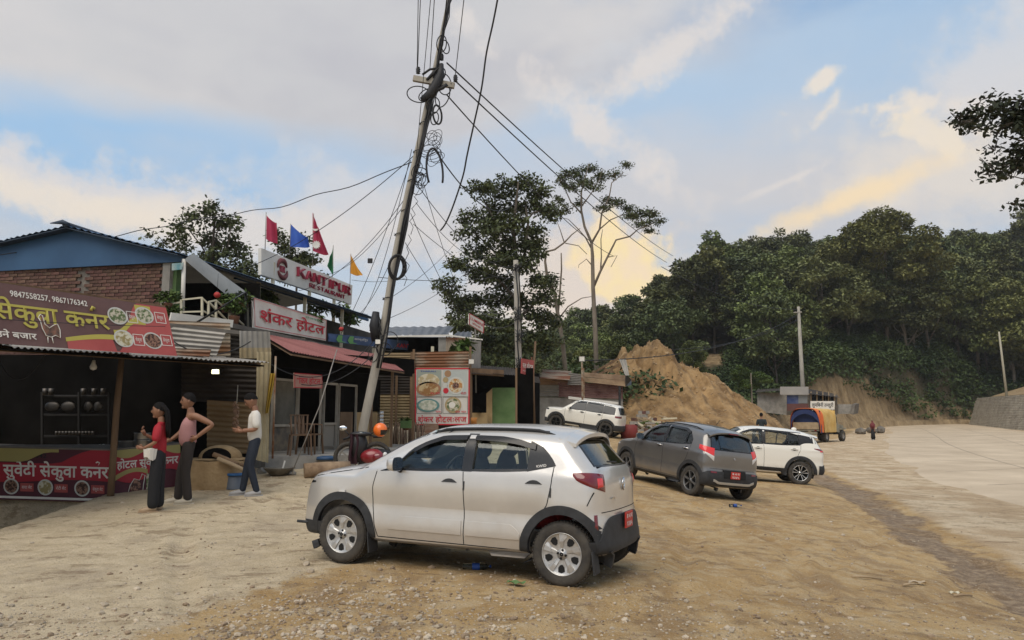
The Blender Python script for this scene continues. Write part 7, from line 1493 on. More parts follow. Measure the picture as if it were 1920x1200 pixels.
def hero_extra(root,skin,py_,pe,pz,C,tab2):
 for sg in(1,-1):
  k=MB();k.smooth=True;P_=[]
  for i in range(17):
   x=.30-1.36*i/16;p=pz(x,sg*.53);lift=.032*min(1,min(i,16-i)/2.);P_.append((x,sg*.53,p.z+lift-.008))
  k.tube(P_,[.008]+[.013]*15+[.008],10);k.grid(lambda u,v:(.24-1.24*u,sg*.53,pz(.24-1.24*u,sg*.53).z-.01+v*.035),14,1)
  k.build('roof_rail',PLASTIC,root,local=True)
  skin('rain_guard',tab2(.40,-.17,[(-.17,1.295),(.10,1.285),(.26,1.23),(.40,1.15)],[(-.17,1.34),(.10,1.33),(.28,1.265),(.40,1.19)]),12,2,GLOSSB,off=.022,depth=.01,sg=sg)
  skin('rain_guard',tab2(-.26,-.92,[(-.90,1.22),(-.74,1.262),(-.55,1.285),(-.26,1.295)],[(-.90,1.27),(-.74,1.31),(-.55,1.33),(-.26,1.34)]),12,2,GLOSSB,off=.022,depth=.01,sg=sg)
  for ax in(.86,-1.52):
   k=MB();k.box((ax,sg*.70,.235),(.012,.17,.20),ry=.12);k.build('mud_flap',PLASTIC,root,local=True)
  c=py_(1.21,.71,sg)
  skin('side_indicator',lambda u,v:(1.24-.075*u,.722+.020*v),3,2,LAMPW,off=.018,depth=.01,sg=sg)
  skin('hinge_cover',lambda u,v:(-.195-.014*u,.81+.085*v),2,3,PLASTIC,off=.008,depth=.01,sg=sg)
  skin('hinge_cover',lambda u,v:(-1.095-.014*u,.79+.085*v),2,3,PLASTIC,off=.008,depth=.01,sg=sg)
  k=MB();k.tube([(1.62,sg*.62,.36),(1.83,sg*.70,.375)],.016,6);k.build('bumper_bracket',PLASTIC,root,local=True)
 k=MB();k.smooth=True
 def spf(u,v):
  y=(2*u-1)*.60;b=pz(-1.17,y*.98);return(-1.12-.22*v*(1-.25*(2*u-1)**2),y*(1-.03*v),b.z+.008-.045*v+.0*u)
 k.grid(spf,20,6);k.grid(lambda u,v:(lambda p:(p[0]+.0,p[1],p[2]-.035))(spf(u,v)),20,6,flip=True)
 k.grid(lambda u,v:(lambda p:(p[0],p[1],p[2]-.035*v))(spf(u,1)),20,1)
 for e in(0,1):k.grid(lambda u,v:(lambda p:(p[0],p[1],p[2]-.035*v))(spf(e,u)),6,1)
 k.build('spoiler',SILVER,root,local=True)
 for sg in(1,-1):
  for xa,xb in((.64,-.185),(-.235,-.80)):
   skin('door_panel',lambda u,v:(xa+(xb-xa)*u,.385+.0*u+v*(.135*min(1,.15+(u if xa>0 else 1-u)*5)**.5)),16,4,SILVER,off=.008,depth=.004,sg=sg)
 p=pe(0,.90,-1);k=MB();dpts=[(p.x-.012,0,.96),(p.x-.012,-.045,.90),(p.x-.012,0,.84),(p.x-.012,.045,.90),(p.x-.012,0,.96)]
 k.tube(dpts,.008,6);k.build('emblem',CHROME,root,local=True)
 plate(root,pe,.56,.26,.15,y=.0,off=.045)
 M=root.matrix_basis;pp=py_(-.96,1.075,1)
 text('KWID',root,TEXTW,M@Vector((-1.045+.10,pp.y+.006,1.052)),M.to_3x3()@Vector((-1,0,.16)),M.to_3x3()@Vector((0,0,1)),.035,ext=.004,off=.02,xs=1.1)
 c=MB();rh=pe(.30,.80,-1);c.box((rh.x-.01,.33,.78),(.006,.10,.012));c.build('badge',CHROME,root,local=True)
 skin('tailgate_gap',lambda u,v:((2*u-1)*.60,.66+.008*v),16,1,GAPM,off=.0015,depth=0,mode='end',sg=-1)
hero['extra']=hero_extra
_f=Vector(gp(647,1055,8.02));_r=Vector(gp(1052,1098,7.08));_d=(_f-_r).normalized();_rz=math.atan2(_d.y,_d.x)
HL=Vector((-_d.y,_d.x,0)).normalized()
_c=(_f+_r)/2-HL*.69
HERO=make_car(hero,'silver small hatchback with black arch cladding and roof rails, nearest the camera','car',(_c.x,_c.y,(_f.z+_r.z)/2-.01),_rz,pitch=-math.asin((_f.z-_r.z)/(_f-_r).length))
# ---------------- grey hatchback seen from behind left
GREYP=carpaint('grey_paint',(.20,.192,.182),.6,.3)
def dv(u,v,a,b):return a+(b-a)*u
greyc=dict(name='grey_hatchback',paint=GREYP,hw=.80,front=1.90,rear=-1.72,wr=.315,tw=.18,fa=1.20,ra=-1.225,arch=.355,clad=.062,ground=.22,sil=[(1.84,.24),(1.885,.36),(1.90,.55),(1.87,.72),(1.78,.84),(1.60,.93),(1.30,1.0),(1.06,1.06),(.84,1.20),(.58,1.36),(.34,1.475),(.05,1.53),(-.35,1.55),(-.85,1.54),(-1.25,1.50),(-1.47,1.45),(-1.52,1.39),(-1.60,1.22),(-1.66,1.06),(-1.69,.95),(-1.70,.80),(-1.705,.66),(-1.73,.56),(-1.735,.42),(-1.68,.28),(-1.5,.25),(-1.0,.225),(0,.21),(1.0,.21),(1.6,.23)],wz=[(.2,.90),(.28,.945),(.40,.985),(.55,1.0),(.75,.995),(.92,.975),(1.05,.94),(1.2,.885),(1.38,.81),(1.55,.75)],disp=lambda x,z:.008*math.exp(-((z-.93)/.03)**2)-.012*math.exp(-((z-.62)/.12)**2),cab=[(.95,.42),(1.0,1.0),(.80,1.15),(.56,1.31),(.30,1.43),(.02,1.48),(-.35,1.50),(-.85,1.49),(-1.22,1.455),(-1.38,1.41),(-1.46,1.30),(-1.56,1.08),(-1.6,.95),(-1.5,.75),(-.9,.42)],cabspine=((.5,.88),(-1.0,.88)),spine=((1.0,.62),(-1.0,.62)),wins=[(.62,-.16,[(-.16,1.03),(.62,1.01)],[(-.16,1.42),(.10,1.40),(.30,1.32),(.50,1.18),(.62,1.02)]),(-.25,-1.12,[(-1.12,1.10),(-.25,1.035)],[(-1.12,1.20),(-.98,1.34),(-.80,1.395),(-.25,1.42)])],frames=[(.62,-.16,[(-.16,1.03),(.62,1.01)],[(-.16,1.42),(.10,1.40),(.30,1.32),(.50,1.18),(.62,1.02)],.03),(-.25,-1.12,[(-1.12,1.10),(-.25,1.035)],[(-1.12,1.20),(-.98,1.34),(-.80,1.395),(-.25,1.42)],.03)],pillars=[(-.155,-.255,[(-.255,1.02),(-.155,1.02)],[(-.255,1.44),(-.155,1.44)]),(-.90,-.925,[(-.925,1.08),(-.90,1.08)],[(-.925,1.38),(-.90,1.385)])],wind=((1.03,1.08,.62),(.36,1.445,.53)),rglass=((-1.655,1.05,.58),(-1.525,1.38,.52)),wip=.33,wipz=.35,gaps=[[(.80,1.0),(.86,.80),(.85,.55),(.80,.35)],[(-.20,1.01),(-.215,.8),(-.225,.55),(-.22,.32)],[(-1.14,1.12),(-1.12,.95),(-1.05,.76),(-.93,.60),(-.86,.45),(-.84,.33)],[(.79,.33),(-.84,.33)]],archang=((-25,205),(-18,202)),sill=(.83,-.84,.215,.31),handles=[(-.06,.955),(-1.0,.985)],handlem=CHROME,mirror=(.60,1.02),lamps=[('tail_lamp','wrap',(-1.0,118.5,141,lambda u:1.03-.12*u,lambda u:1.12-.05*u),LAMPRB,.010),('tail_lamp','wrap',(-1.0,129,141.5,lambda u:.95-.15*u,lambda u:.985-.08*u),LAMPW,.010),('headlamp','side',lambda u,v:(1.55+.24*u,.80-.04*u+v*.08*(.25+.75*u)),LAMPW,.004),('reflector','rear',lambda u,v:(.62-.14*u,.56+.035*v),LAMPR,.03)],bumpers=[('rear_bumper',PLASTIC,-1,.29,(lambda u:.50+.10*smooth(min(u,1-u),.12,.34)),.07,.026),('front_bumper',PLASTIC,1,.24,.42,.12,.012)],rim='star6',rimm=mat('rim_dark_grey',(.20,.20,.20),.4,metal=.6),drv=-.34)
def grey_extra(root,skin,py_,pe,pz,C,tab2):
 for sg in(1,-1):
  k=MB();P_=[]
  for i in range(15):
   x=.30-1.55*i/14;p=pz(x,sg*.54);P_.append((x,sg*.54,p.z+.03*min(1,min(i,14-i)/2.)-.004))
  k.tube(P_,.014,8);k.build('roof_rail',PLASTIC,root,local=True)
  skin('rain_guard',tab2(.42,-.16,[(-.16,1.395),(.10,1.375),(.30,1.30),(.42,1.225)],[(-.16,1.44),(.10,1.425),(.30,1.345),(.42,1.27)]),12,2,GLOSSB,off=.02,depth=.01,sg=sg)
  skin('rain_guard',tab2(-.25,-1.0,[(-1.0,1.31),(-.80,1.37),(-.25,1.395)],[(-1.0,1.36),(-.80,1.415),(-.25,1.44)]),12,2,GLOSSB,off=.02,depth=.01,sg=sg)
 k=MB();k.smooth=True
 k.grid(lambda u,v:(-1.40-.17*v*(1-.2*(2*u-1)**2),(2*u-1)*.60,pz(-1.42,(2*u-1)*.58).z+.010-.05*v),16,4);k.grid(lambda u,v:(-1.57+.034*(2*u-1)**2,(2*u-1)*.60,pz(-1.42,(2*u-1)*.58).z-.04-.03*v),16,1);k.grid(lambda u,v:(-1.40-.17*v*(1-.2*(2*u-1)**2),(2*u-1)*.60,pz(-1.42,(2*u-1)*.58).z-.022-.048*v),16,4,flip=True)
 k.build('spoiler',GREYP,root,local=True)
 k=MB();k.box((-1.595,0,1.405),(.02,.26,.025),ry=.2);k.build('brake_lamp',LAMPR,root,local=True)
 skin('plate_recess',lambda u,v:((2*u-1)*.30,.47+.17*v),8,4,DARK,off=.034,depth=.01,mode='end',sg=-1)
 plate(root,pe,.545,.25,.15,y=.0,off=.045)
 skin('skid_plate',lambda u,v:((2*u-1)*.55,.335+.05*v+.05*smooth(abs(2*u-1),.75,1.)),20,2,mat('skid_silver',(.55,.55,.53),.35,metal=.5),off=.045,depth=.02,mode='end',sg=-1)
 skin('tailgate_gap',lambda u,v:((2*u-1)*.62,.645+.008*v),16,1,GAPM,off=.0015,depth=0,mode='end',sg=-1)
 p=pe(0,.88,-1);k=MB();k.tube([(p.x-.01,.03,.90),(p.x-.01,-.02,.885),(p.x-.01,.02,.87),(p.x-.01,-.03,.855)],.007,6);k.build('emblem',CHROME,root,local=True)
 k=MB();k.beam((-1.0,0,1.55),(-1.12,0,1.68),.006);k.build('aerial',PLASTIC,root,local=True)
greyc['extra']=grey_extra
_r=Vector(gp(1295,926,16.4));_f=Vector(gp(1172,893,18.65));_rr=Vector(gp(1393,935,17.0))
_d=(_f-_r).normalized();_rz=math.atan2(_d.y,_d.x);_HL=Vector((-_d.y,_d.x,0)).normalized();_c=(_f+_r)/2-_HL*.70
make_car(greyc,'dark grey hatchback with silver skid plate parked beyond the silver car','car',(_c.x,_c.y,(_f.z+_r.z)/2-.055),_rz,pitch=-math.asin((_f.z-_r.z)/2.45),roll=R(5.0))
# ---------------- white compact suv at the right
WHITEP=dusty(mat('cream_white_paint',(.78,.75,.67),.28,coat=.6))
wsuv=dict(name='white_compact_suv',paint=WHITEP,hw=.86,front=2.13,rear=-2.02,wr=.335,tw=.20,fa=1.27,ra=-1.27,arch=.39,clad=.075,ground=.24,sil=[(2.06,.27),(2.11,.40),(2.12,.62),(2.09,.82),(1.98,.94),(1.70,1.02),(1.35,1.08),(1.16,1.12),(.92,1.27),(.66,1.43),(.40,1.54),(.05,1.595),(-.40,1.61),(-.95,1.595),(-1.40,1.54),(-1.66,1.47),(-1.74,1.40),(-1.84,1.22),(-1.92,1.08),(-1.97,1.0),(-1.99,.86),(-1.98,.70),(-1.99,.60),(-2.0,.44),(-1.94,.32),(-1.7,.28),(-1.0,.245),(0,.235),(1.0,.235),(1.7,.26)],wz=[(.2,.90),(.30,.945),(.45,.985),(.62,1.0),(.82,.995),(1.0,.975),(1.12,.935),(1.3,.86),(1.48,.78),(1.62,.73)],disp=lambda x,z:.010*math.exp(-((z-1.0)/.03)**2)-.014*math.exp(-((z-.66)/.12)**2),cab=[(1.0,.45),(1.06,1.05),(.86,1.22),(.62,1.375),(.36,1.485),(.03,1.54),(-.40,1.555),(-.95,1.54),(-1.36,1.49),(-1.58,1.42),(-1.68,1.30),(-1.8,1.1),(-1.82,.95),(-1.7,.78),(-1.0,.45)],cabspine=((.5,.92),(-1.1,.92)),spine=((1.1,.66),(-1.1,.66)),wins=[(.66,-.18,[(-.18,1.10),(.66,1.08)],[(-.18,1.475),(.12,1.455),(.36,1.36),(.54,1.22),(.66,1.09)]),(-.27,-1.22,[(-1.22,1.14),(-.27,1.105)],[(-1.22,1.40),(-.95,1.455),(-.27,1.475)])],frames=[(.66,-.18,[(-.18,1.10),(.66,1.08)],[(-.18,1.475),(.12,1.455),(.36,1.36),(.54,1.22),(.66,1.09)],.035),(-.27,-1.22,[(-1.22,1.14),(-.27,1.105)],[(-1.22,1.40),(-.95,1.455),(-.27,1.475)],.035)],pillars=[(-.175,-.275,[(-.275,1.09),(-.175,1.09)],[(-.275,1.50),(-.175,1.50)]),(-.90,-.93,[(-.93,1.13),(-.90,1.13)],[(-.93,1.45),(-.90,1.45)]),(-1.20,-1.84,[(-1.84,1.19),(-1.50,1.21),(-1.35,1.19),(-1.20,1.12)],[(-1.84,1.20),(-1.70,1.36),(-1.58,1.39),(-1.42,1.41),(-1.20,1.44)])],wind=((1.13,1.14,.68),(.44,1.505,.58)),rglass=((-1.90,1.12,.60),(-1.76,1.38,.54)),gaps=[[(.86,1.06),(.90,.85),(.88,.6),(.84,.38)],[(-.22,1.08),(-.235,.85),(-.24,.6),(-.235,.35)],[(-1.27,1.22),(-1.26,1.02),(-1.18,.82),(-1.02,.66),(-.90,.50),(-.88,.38)]],archang=((-22,202),(-15,200)),sill=(.86,-.88,.24,.44),handles=[(-.06,.97),(-1.08,1.0)],handlem=WHITEP,mirror=(.64,1.08),lamps=[('tail_lamp','wrap',(-1.3,112,146,lambda u:1.05-.11*min(1,u*1.6),lambda u:1.07-.02*u),LAMPR,.012),('tail_lamp','wrap',(-1.3,121,142,lambda u:.975,lambda u:1.015),LAMPRB,.018),('headlamp','side',lambda u,v:(1.78+.24*u,.84-.02*u+v*.07*(.25+.75*u)),LAMPW,.004)],bumpers=[('rear_bumper',PLASTIC,-1,.33,(lambda u:.58+.03*smooth(min(u,1-u),.12,.34)),.14,.022),('front_bumper',PLASTIC,1,.27,.5,.14,.012)],rim='twin5',rimm=mat('rim_polished',(.55,.55,.54),.25,metal=.9),drv=-.36)
def suv_extra(root,skin,py_,pe,pz,C,tab2):
 for sg in(1,-1):
  skin('roof_edge_trim',tab2(.55,-1.30,[(-1.30,1.475),(-.2,1.50),(.12,1.48),(.38,1.385),(.55,1.275)],[(-1.30,1.495),(-.2,1.52),(.12,1.50),(.38,1.41),(.55,1.30)]),20,2,GLOSSB,off=.012,depth=.01,sg=sg)
 k=MB();k.smooth=True;k.grid(lambda u,v:(-1.56-.26*v*(1-.2*(2*u-1)**2),(2*u-1)*.62,pz(-1.60,(2*u-1)*.60).z+.012-.05*v),16,4);k.grid(lambda u,v:(-1.56-.26*v*(1-.2*(2*u-1)**2),(2*u-1)*.62,pz(-1.60,(2*u-1)*.60).z-.02-.05*v),16,4,flip=True);k.grid(lambda u,v:(-1.82+.05*(2*u-1)**2,(2*u-1)*.62,pz(-1.60,(2*u-1)*.60).z-.038-.032*v),16,1)
 k.build('spoiler',WHITEP,root,local=True)
 k=MB();k.ball((-1.25,0,pz(-1.25,0).z+.035),(.08,.03,.05),10,6);k.build('aerial',WHITEP,root,local=True)
wsuv['extra']=suv_extra
_hd=R(180-7);_n=Vector((math.cos(_hd),math.sin(_hd),0));_hl=Vector((-_n.y,_n.x,0))
_r=Vector(gp(1499,905,22.));_c=_r+_n*1.27-_hl*.75
make_car(wsuv,'cream white compact SUV with black rear pillar, right of the grey hatchback','car',(_c.x,_c.y,_r.z+.075),_hd,pitch=R(-3.4),roll=R(.5))
# ---------------- boxy white suv by the sheds
bsuv=dict(wsuv);bsuv.update(solid=True,name='boxy_white_suv',front=1.98,rear=-1.94,hw=.88,wr=.35,fa=1.27,ra=-1.27,arch=.40,clad=.09,sil=[(1.92,.28),(1.97,.42),(1.98,.70),(1.97,.92),(1.90,1.02),(1.60,1.07),(1.25,1.10),(1.08,1.13),(.86,1.30),(.64,1.46),(.44,1.57),(.10,1.625),(-.40,1.64),(-1.0,1.63),(-1.50,1.60),(-1.72,1.56),(-1.78,1.50),(-1.84,1.34),(-1.89,1.18),(-1.91,1.05),(-1.92,.90),(-1.92,.72),(-1.93,.60),(-1.94,.44),(-1.88,.32),(-1.7,.29),(-1.0,.26),(0,.25),(1.0,.25),(1.6,.27)],disp=lambda x,z:.0,cab=[(.95,.45),(1.0,1.05),(.80,1.25),(.60,1.41),(.40,1.51),(.08,1.57),(-.40,1.585),(-1.0,1.575),(-1.45,1.55),(-1.62,1.50),(-1.72,1.35),(-1.78,1.1),(-1.78,.95),(-1.7,.78),(-1.0,.45)],wins=[(.66,-.12,[(-.12,1.12),(.66,1.11)],[(-.12,1.51),(.20,1.49),(.38,1.42),(.54,1.27),(.66,1.12)]),(-.20,-.98,[(-.98,1.12),(-.20,1.12)],[(-.98,1.50),(-.20,1.51)]),(-1.06,-1.60,[(-1.60,1.13),(-1.06,1.12)],[(-1.60,1.40),(-1.50,1.44),(-1.06,1.47)])],frames=[(.66,-.12,[(-.12,1.12),(.66,1.11)],[(-.12,1.51),(.20,1.49),(.38,1.42),(.54,1.27),(.66,1.12)],.035),(-.20,-.98,[(-.98,1.12),(-.20,1.12)],[(-.98,1.50),(-.20,1.51)],.035),(-1.06,-1.60,[(-1.60,1.13),(-1.06,1.12)],[(-1.60,1.40),(-1.50,1.44),(-1.06,1.47)],.035)],pillars=[(-.11,-.21,[(-.21,1.11),(-.11,1.11)],[(-.21,1.53),(-.11,1.53)]),(-.97,-1.07,[(-1.07,1.11),(-.97,1.11)],[(-1.07,1.52),(-.97,1.52)])],tint=(1,2),wind=((1.06,1.16,.70),(.48,1.54,.60)),rglass=((-1.88,1.15,.62),(-1.80,1.46,.58)),sill=(.87,-.87,.25,.48),lamps=[('tail_lamp','wrap',(-1.3,113,143,lambda u:.97,lambda u:1.07),LAMPR,.012),('headlamp','side',lambda u,v:(1.72+.22*u,.91+v*.07),GLOSSB,.006)],bumpers=[('rear_bumper',PLASTIC,-1,.34,.62,.12,.022),('front_bumper',PLASTIC,1,.28,.52,.12,.016)],gaps=[[(.86,1.10),(.88,.6),(.84,.45)],[(-.16,1.10),(-.16,.45)],[(-1.04,1.10),(-1.02,.85),(-.90,.62)]],handles=[(0,1.02),(-.88,1.02)],rim='plain5',rimm=mat('rim_black',(.02,.02,.02),.4),handlem=GLOSSB,archang=((-24,204),(-24,204)),extra=lambda root,skin,py_,pe,pz,C,tab2:bs_extra(root,pz))
def bs_extra(root,pz):
 for sg in(1,-1):
  k=MB();P_=[(.25-1.65*i/12,sg*.60,pz(.25-1.65*i/12,sg*.60).z+.04*min(1,min(i,12-i)/1.5)-.005)for i in range(13)];k.tube(P_,.018,8);k.build('roof_rail',CHROME,root,local=True)
_r=Vector(gp(1138,820,36.3));_f=Vector(gp(1037,802,37.3));_d=(_f-_r).normalized();_hd=math.atan2(_d.y,_d.x);_hl=Vector((-_d.y,_d.x,0)).normalized();_c=(_f+_r)/2-_hl*.78
make_car(bsuv,'boxy white SUV with black lower cladding parked nose-up beside the rusty shed','car',(_c.x,_c.y,(_f.z+_r.z)/2),_hd,pitch=-math.asin(_d.z))
# = POLES AND CABLES
CABLE=mat('cable_black',(.018,.018,.02),.6);WIRE=mat('wire_grey',(.09,.09,.095),.6);POLEM=mat('pole_concrete',(.28,.255,.215),.9,scale=2.5,c2=(.42,.39,.33),bump=.4,bscale=25,stretch=(1,1,.3))
PY=17.
def sagline(a,b,sag,n=24,wob=0.,seed=0):
 rs=np.random.RandomState(seed);out=[]
 for i in range(n+1):
  t=i/n;p=Vector(a).lerp(Vector(b),t);p.z-=sag*4*t*(1-t);p.z+=wob*math.sin(t*19+seed)*math.sin(t*math.pi);out.append(p)
 return out
def pole():
 b=at(676,850,PY);root=thing('utility_pole','leaning concrete utility pole wrapped in black cables in front of the hotel','pole',(b.x,b.y,gd(b.x,b.y)))
 pts=[(672,872,9),(681,800,8.4),(704,690,8),(722,600,7.4),(741,480,6.6),(765,360,5.9),(785,270,5.2),(803,185,4.6),(819,110,4.0),(830,55,3.6),(841,0,3.2),(852,-60,3.)]
 mb=MB();mb.tube([at(x,y,PY)for x,y,r_ in pts],[r_/F*PY*1.0 for x,y,r_ in pts],14);mb.build('shaft',POLEM,root)
 mb=MB();mb.beam(at(775,147,PY-.1),at(852,161,PY-.1),.10,.13);mb.build('crossarm',POLEM,root)
 for x,y in((784,132),(854,147),(828,107)):
  k=MB();c=at(x,y,PY-.1);k.lathe([(.02,-.09),(.055,-.07),(.03,-.045),(.06,-.02),(.03,.0),(.06,.03),(.03,.05),(.045,.075),(.001,.09)],c=c,n=12);k.build('insulator',CABLE,root)
 rs=np.random.RandomState(3)
 for i in range(9):
  o=rs.uniform(4,15);pp=[]
  for(x,y,r_)in pts[(4 if i>2 else 2):]:pp.append(at(x+o*(1. if y>120 else.3)*.75+rs.uniform(-2,3),y,PY-.12+rs.uniform(-.05,.05)))
  q=[];
  for a,c in zip(pp[:-1],pp[1:]):q+=[a,a.lerp(c,.5)+Vector((rs.uniform(-.05,.05),0,rs.uniform(-.1,.1)))]
  MB().tube(q+[pp[-1]],.013 if i>3 else.02,5).build('cable_run',CABLE,root)
 for(x,y)in((760,396),(772,340),(783,285),(795,232),(748,440),(726,560),(712,640),(706,600)):
  c=at(x,y,PY);mb=MB();mb.tube([c+Vector((.10*math.cos(a),.10*math.sin(a),.02*math.sin(a*1.5)))for a in[i*math.pi/8 for i in range(25)]],.011,5);mb.build('cable_tie',CABLE,root)
 mb=MB();mb.tube([at(790,188,PY-.14),at(806,178,PY-.16),at(818,160,PY-.16),at(826,140,PY-.16),at(828,120,PY-.14)],[.07,.12,.13,.10,.05],9);mb.tube([at(800,150,PY-.16),at(815,135,PY-.15),at(832,128,PY-.15)],[.03,.05,.03],7);mb.tube([at(792,140,PY-.15),at(806,130,PY-.15),at(822,128,PY-.15)],.028,6);mb.tube([at(812,172,PY-.2),at(830,165,PY-.2),at(838,158,PY-.2)],.04,6);mb.build('cable_joint',CABLE,root)
 mb=MB();mb.tube([at(704,640,PY-.13),at(702,610,PY-.16),at(705,585,PY-.14)],[.09,.12,.08],8);mb.build('cable_joint',CABLE,root)
 for i in range(26):
  x,y=706+rs.uniform(-9,9),rs.uniform(588,640);MB().tube([at(x,y,PY-.2),at(x+rs.uniform(-7,7),y+rs.uniform(8,20),PY-.22)],.010,4).build('cable_end',CABLE,root)
 def loop(cx,cy,rx,ry,rot=0,r_=.014,a0=0,a1=360,n=28,dy=-.15,nm='cable_loop'):
  P_=[]
  for i in range(n+1):
   a=R(a0+(a1-a0)*i/n);u,v=rx*math.cos(a),ry*math.sin(a);P_.append(at(cx+u*math.cos(R(rot))-v*math.sin(R(rot)),cy+u*math.sin(R(rot))+v*math.cos(R(rot)),PY+dy+.06*math.sin(a*1.3)))
  MB().tube(P_,r_,5).build(nm,CABLE,root)
 for a in[(785,177,22,15,10),(830,180,12,22,20),(833,158,13,20,-10),(828,82,9,16,5),(835,88,7,13,-15),(820,215,8,18,-8,.024),(815,222,7,12,10),(800,178,16,10,-30),(812,198,12,16,15),(824,140,10,14,30)]:loop(*a)
 for i in range(12):loop(808+rs.uniform(-10,14),275+rs.uniform(-22,22),rs.uniform(7,20),rs.uniform(5,14),rs.uniform(-60,60),.007)
 for i in range(9):loop(787+rs.uniform(-8,8),338+rs.uniform(-20,22),rs.uniform(5,12),rs.uniform(6,16),rs.uniform(-40,40),.009)
 loop(815,320,15,42,-6,.026,150,395)
 loop(744,501,15,23,6,.028,nm='cable_coil');loop(743,502,13,21,2,.024,nm='cable_coil');loop(746,500,15.5,22,-3,.020,nm='cable_coil')
 loop(720,655,14,12,0,.012);loop(730,640,16,18,20,.010);loop(700,665,9,14,10,.010)
 for i in range(14):
  x0,y0=800-i*3.4,200+i*24;MB().tube([at(x0,y0,PY-.13),at(x0+rs.uniform(2,9),y0+10,PY-.16),at(x0-2+rs.uniform(-4,4),y0+24,PY-.13)],.008,4).build('cable_end',CABLE,root)
pole()
def cable(pa,pb,sag,r_,label,seed=0,wob=0.,m=None,n=26,via=None):
 a,b=at(*pa),at(*pb)
 P_=sagline(a,b,sag,n,wob,seed)if via is None else via
 o=MB().tube(P_,r_,5,cap=False).build('overhead_cable',m or CABLE);props(o,label,'cable','overhead cables');return o
cs=[((782,300,PY),(385,408,22),.25,.012,'wavy cable from the pole down past the round tree towards the blue roof',.05),((385,408,22),(0,478,17.5),.05,.012,'cable continuing along the blue gable to the left edge',.03),((778,290,PY),(400,520,23),.5,.010,'cable from the pole passing behind the flags to the upper terrace',0),((775,350,PY),(560,545,22),.5,.008,'thin cable from the pole to the rail left of the signboard post',0),((765,375,PY),(610,515,28),.4,.008,'thin cable from the pole to the middle of the white signboard',0),((770,300,PY),(640,625,22),.3,.008,'thin cable falling from the pole to the red lantern',0),((760,420,PY),(655,600,24),.5,.008,'thin cable falling to the right end of the signboard',0),((772,280,PY),(668,600,24),.8,.008,'slack cable with a small black box hanging left of the pole',0),((838,118,PY),(1262,480,62),.4,.020,'upper power line running right over the half-bare tree',0),((852,150,PY),(1250,492,62),.4,.020,'middle power line running right to the wooded hill',0),((838,178,PY),(1150,480,52),.5,.018,'lower power line crossing the crown of the tall tree',0),((815,280,PY),(960,385,38),.8,.018,'thick black cable from the pole into the tall tree',0),((785,350,PY),(968,500,30),.6,.010,'thin cable from the pole to the head of the second pole',0),((780,380,PY),(968,470,30),.9,.008,'thin sagging cable to the second pole above the joint',0),((775,420,PY),(966,520,30),.4,.008,'thin cable to the second pole below the joint',0),((790,330,PY),(880,590,28),.3,.008,'thin cable falling to the small white and red sign',0),((760,455,PY),(880,600,28),.3,.008,'cable from the coil height to the small white and red sign',0),((770,400,PY),(905,640,27),.4,.008,'cable falling to the boarded upper room',0),((730,560,PY),(880,420,36),.3,.007,'thin cable rising right from the lower pole into the tree',0),((722,600,PY),(905,480,36),.3,.007,'lower thin cable rising right from the pole into the tree',0),((710,520,PY),(966,510,30),.2,.008,'level cable from the pole to the second pole',0),((660,525,26),(760,522,30),.1,.008,'short level cable from the signboard end past the pole',0),((792,-90,PY-1),(783,130,PY),0,.010,'cable dropping onto the left insulator',0),((880,-90,PY-3),(853,146,PY),0,.010,'cable dropping onto the right insulator',0),((822,-120,PY-3),(806,130,PY),0,.010,'first of two cables dropping along the pole head',0),((818,-120,PY-4),(780,300,PY),0,.008,'long cable dropping left of the shaft',0),((850,-120,PY-3),(826,110,PY),0,.016,'thick cable dropping into the taped joint',0),((786,-120,PY-2),(782,130,PY),.0,.010,'leftmost cable dropping from above the frame',0),((1092,676,40),(1495,590,82),1.2,.03,'sagging wire crossing in front of the clay heap to the far pole',0),((1240,500,64),(1495,580,82),1.0,.03,'wire reaching the far pole crossarm from the left',0),((1495,600,82),(1200,655,60),1.0,.025,'lower wire from the far pole towards the clay heap',0),((0,598,10.2),(310,612,12.2),.02,.005,'thin string stretched across the maroon and red banner',0),((0,680,12),(88,660,11.5),.35,.006,'slack white wire under the stall roof',0),((300,620,14),(470,640,15),.35,.012,'slack black cable over the grey tin sheets',0),((508,683,15),(700,640,PY),.5,.010,'slack cable from the stall roof end to the leaning pole',0),((700,665,PY),(560,720,16.4),.25,.010,'cable drooping under the red awning to the small sign',0)]
for i,(a,b,sg_,r_,lab,wob)in enumerate(cs):cable(a,b,sg_,r_,lab,i,wob)
V_=[at(x,y,Y)for x,y,Y in((950,-120,12.5),(936,-20,13.5),(925,40,14),(912,100,14.3),(903,165,14.6),(888,235,15),(876,290,15.4),(868,330,15.7),(850,385,16),(836,418,16.2),(826,432,16.4))]
def smoothp(P_,n=6):
 out=[]
 for i in range(len(P_)-1):
  p0,p1,p2,p3=P_[max(0,i-1)],P_[i],P_[i+1],P_[min(len(P_)-1,i+2)]
  for j in range(n):
   t=j/n;out.append(.5*((2*p1)+(p2-p0)*t+(2*p0-5*p1+4*p2-p3)*t*t+(3*p1-p0-3*p2+p3)*t**3))
 return out+[P_[-1]]
k=MB();k.tube(smoothp(V_),.018,6);props(k.build('overhead_cable',CABLE),'thick loose black cable hanging from the top edge right of the leaning pole','cable','overhead cables')
c=at(694,489,19.);props(MB().box(c,(.12,.06,.12)).build('junction_box',CABLE),'small black box hanging on a slack cable left of the pole','box')
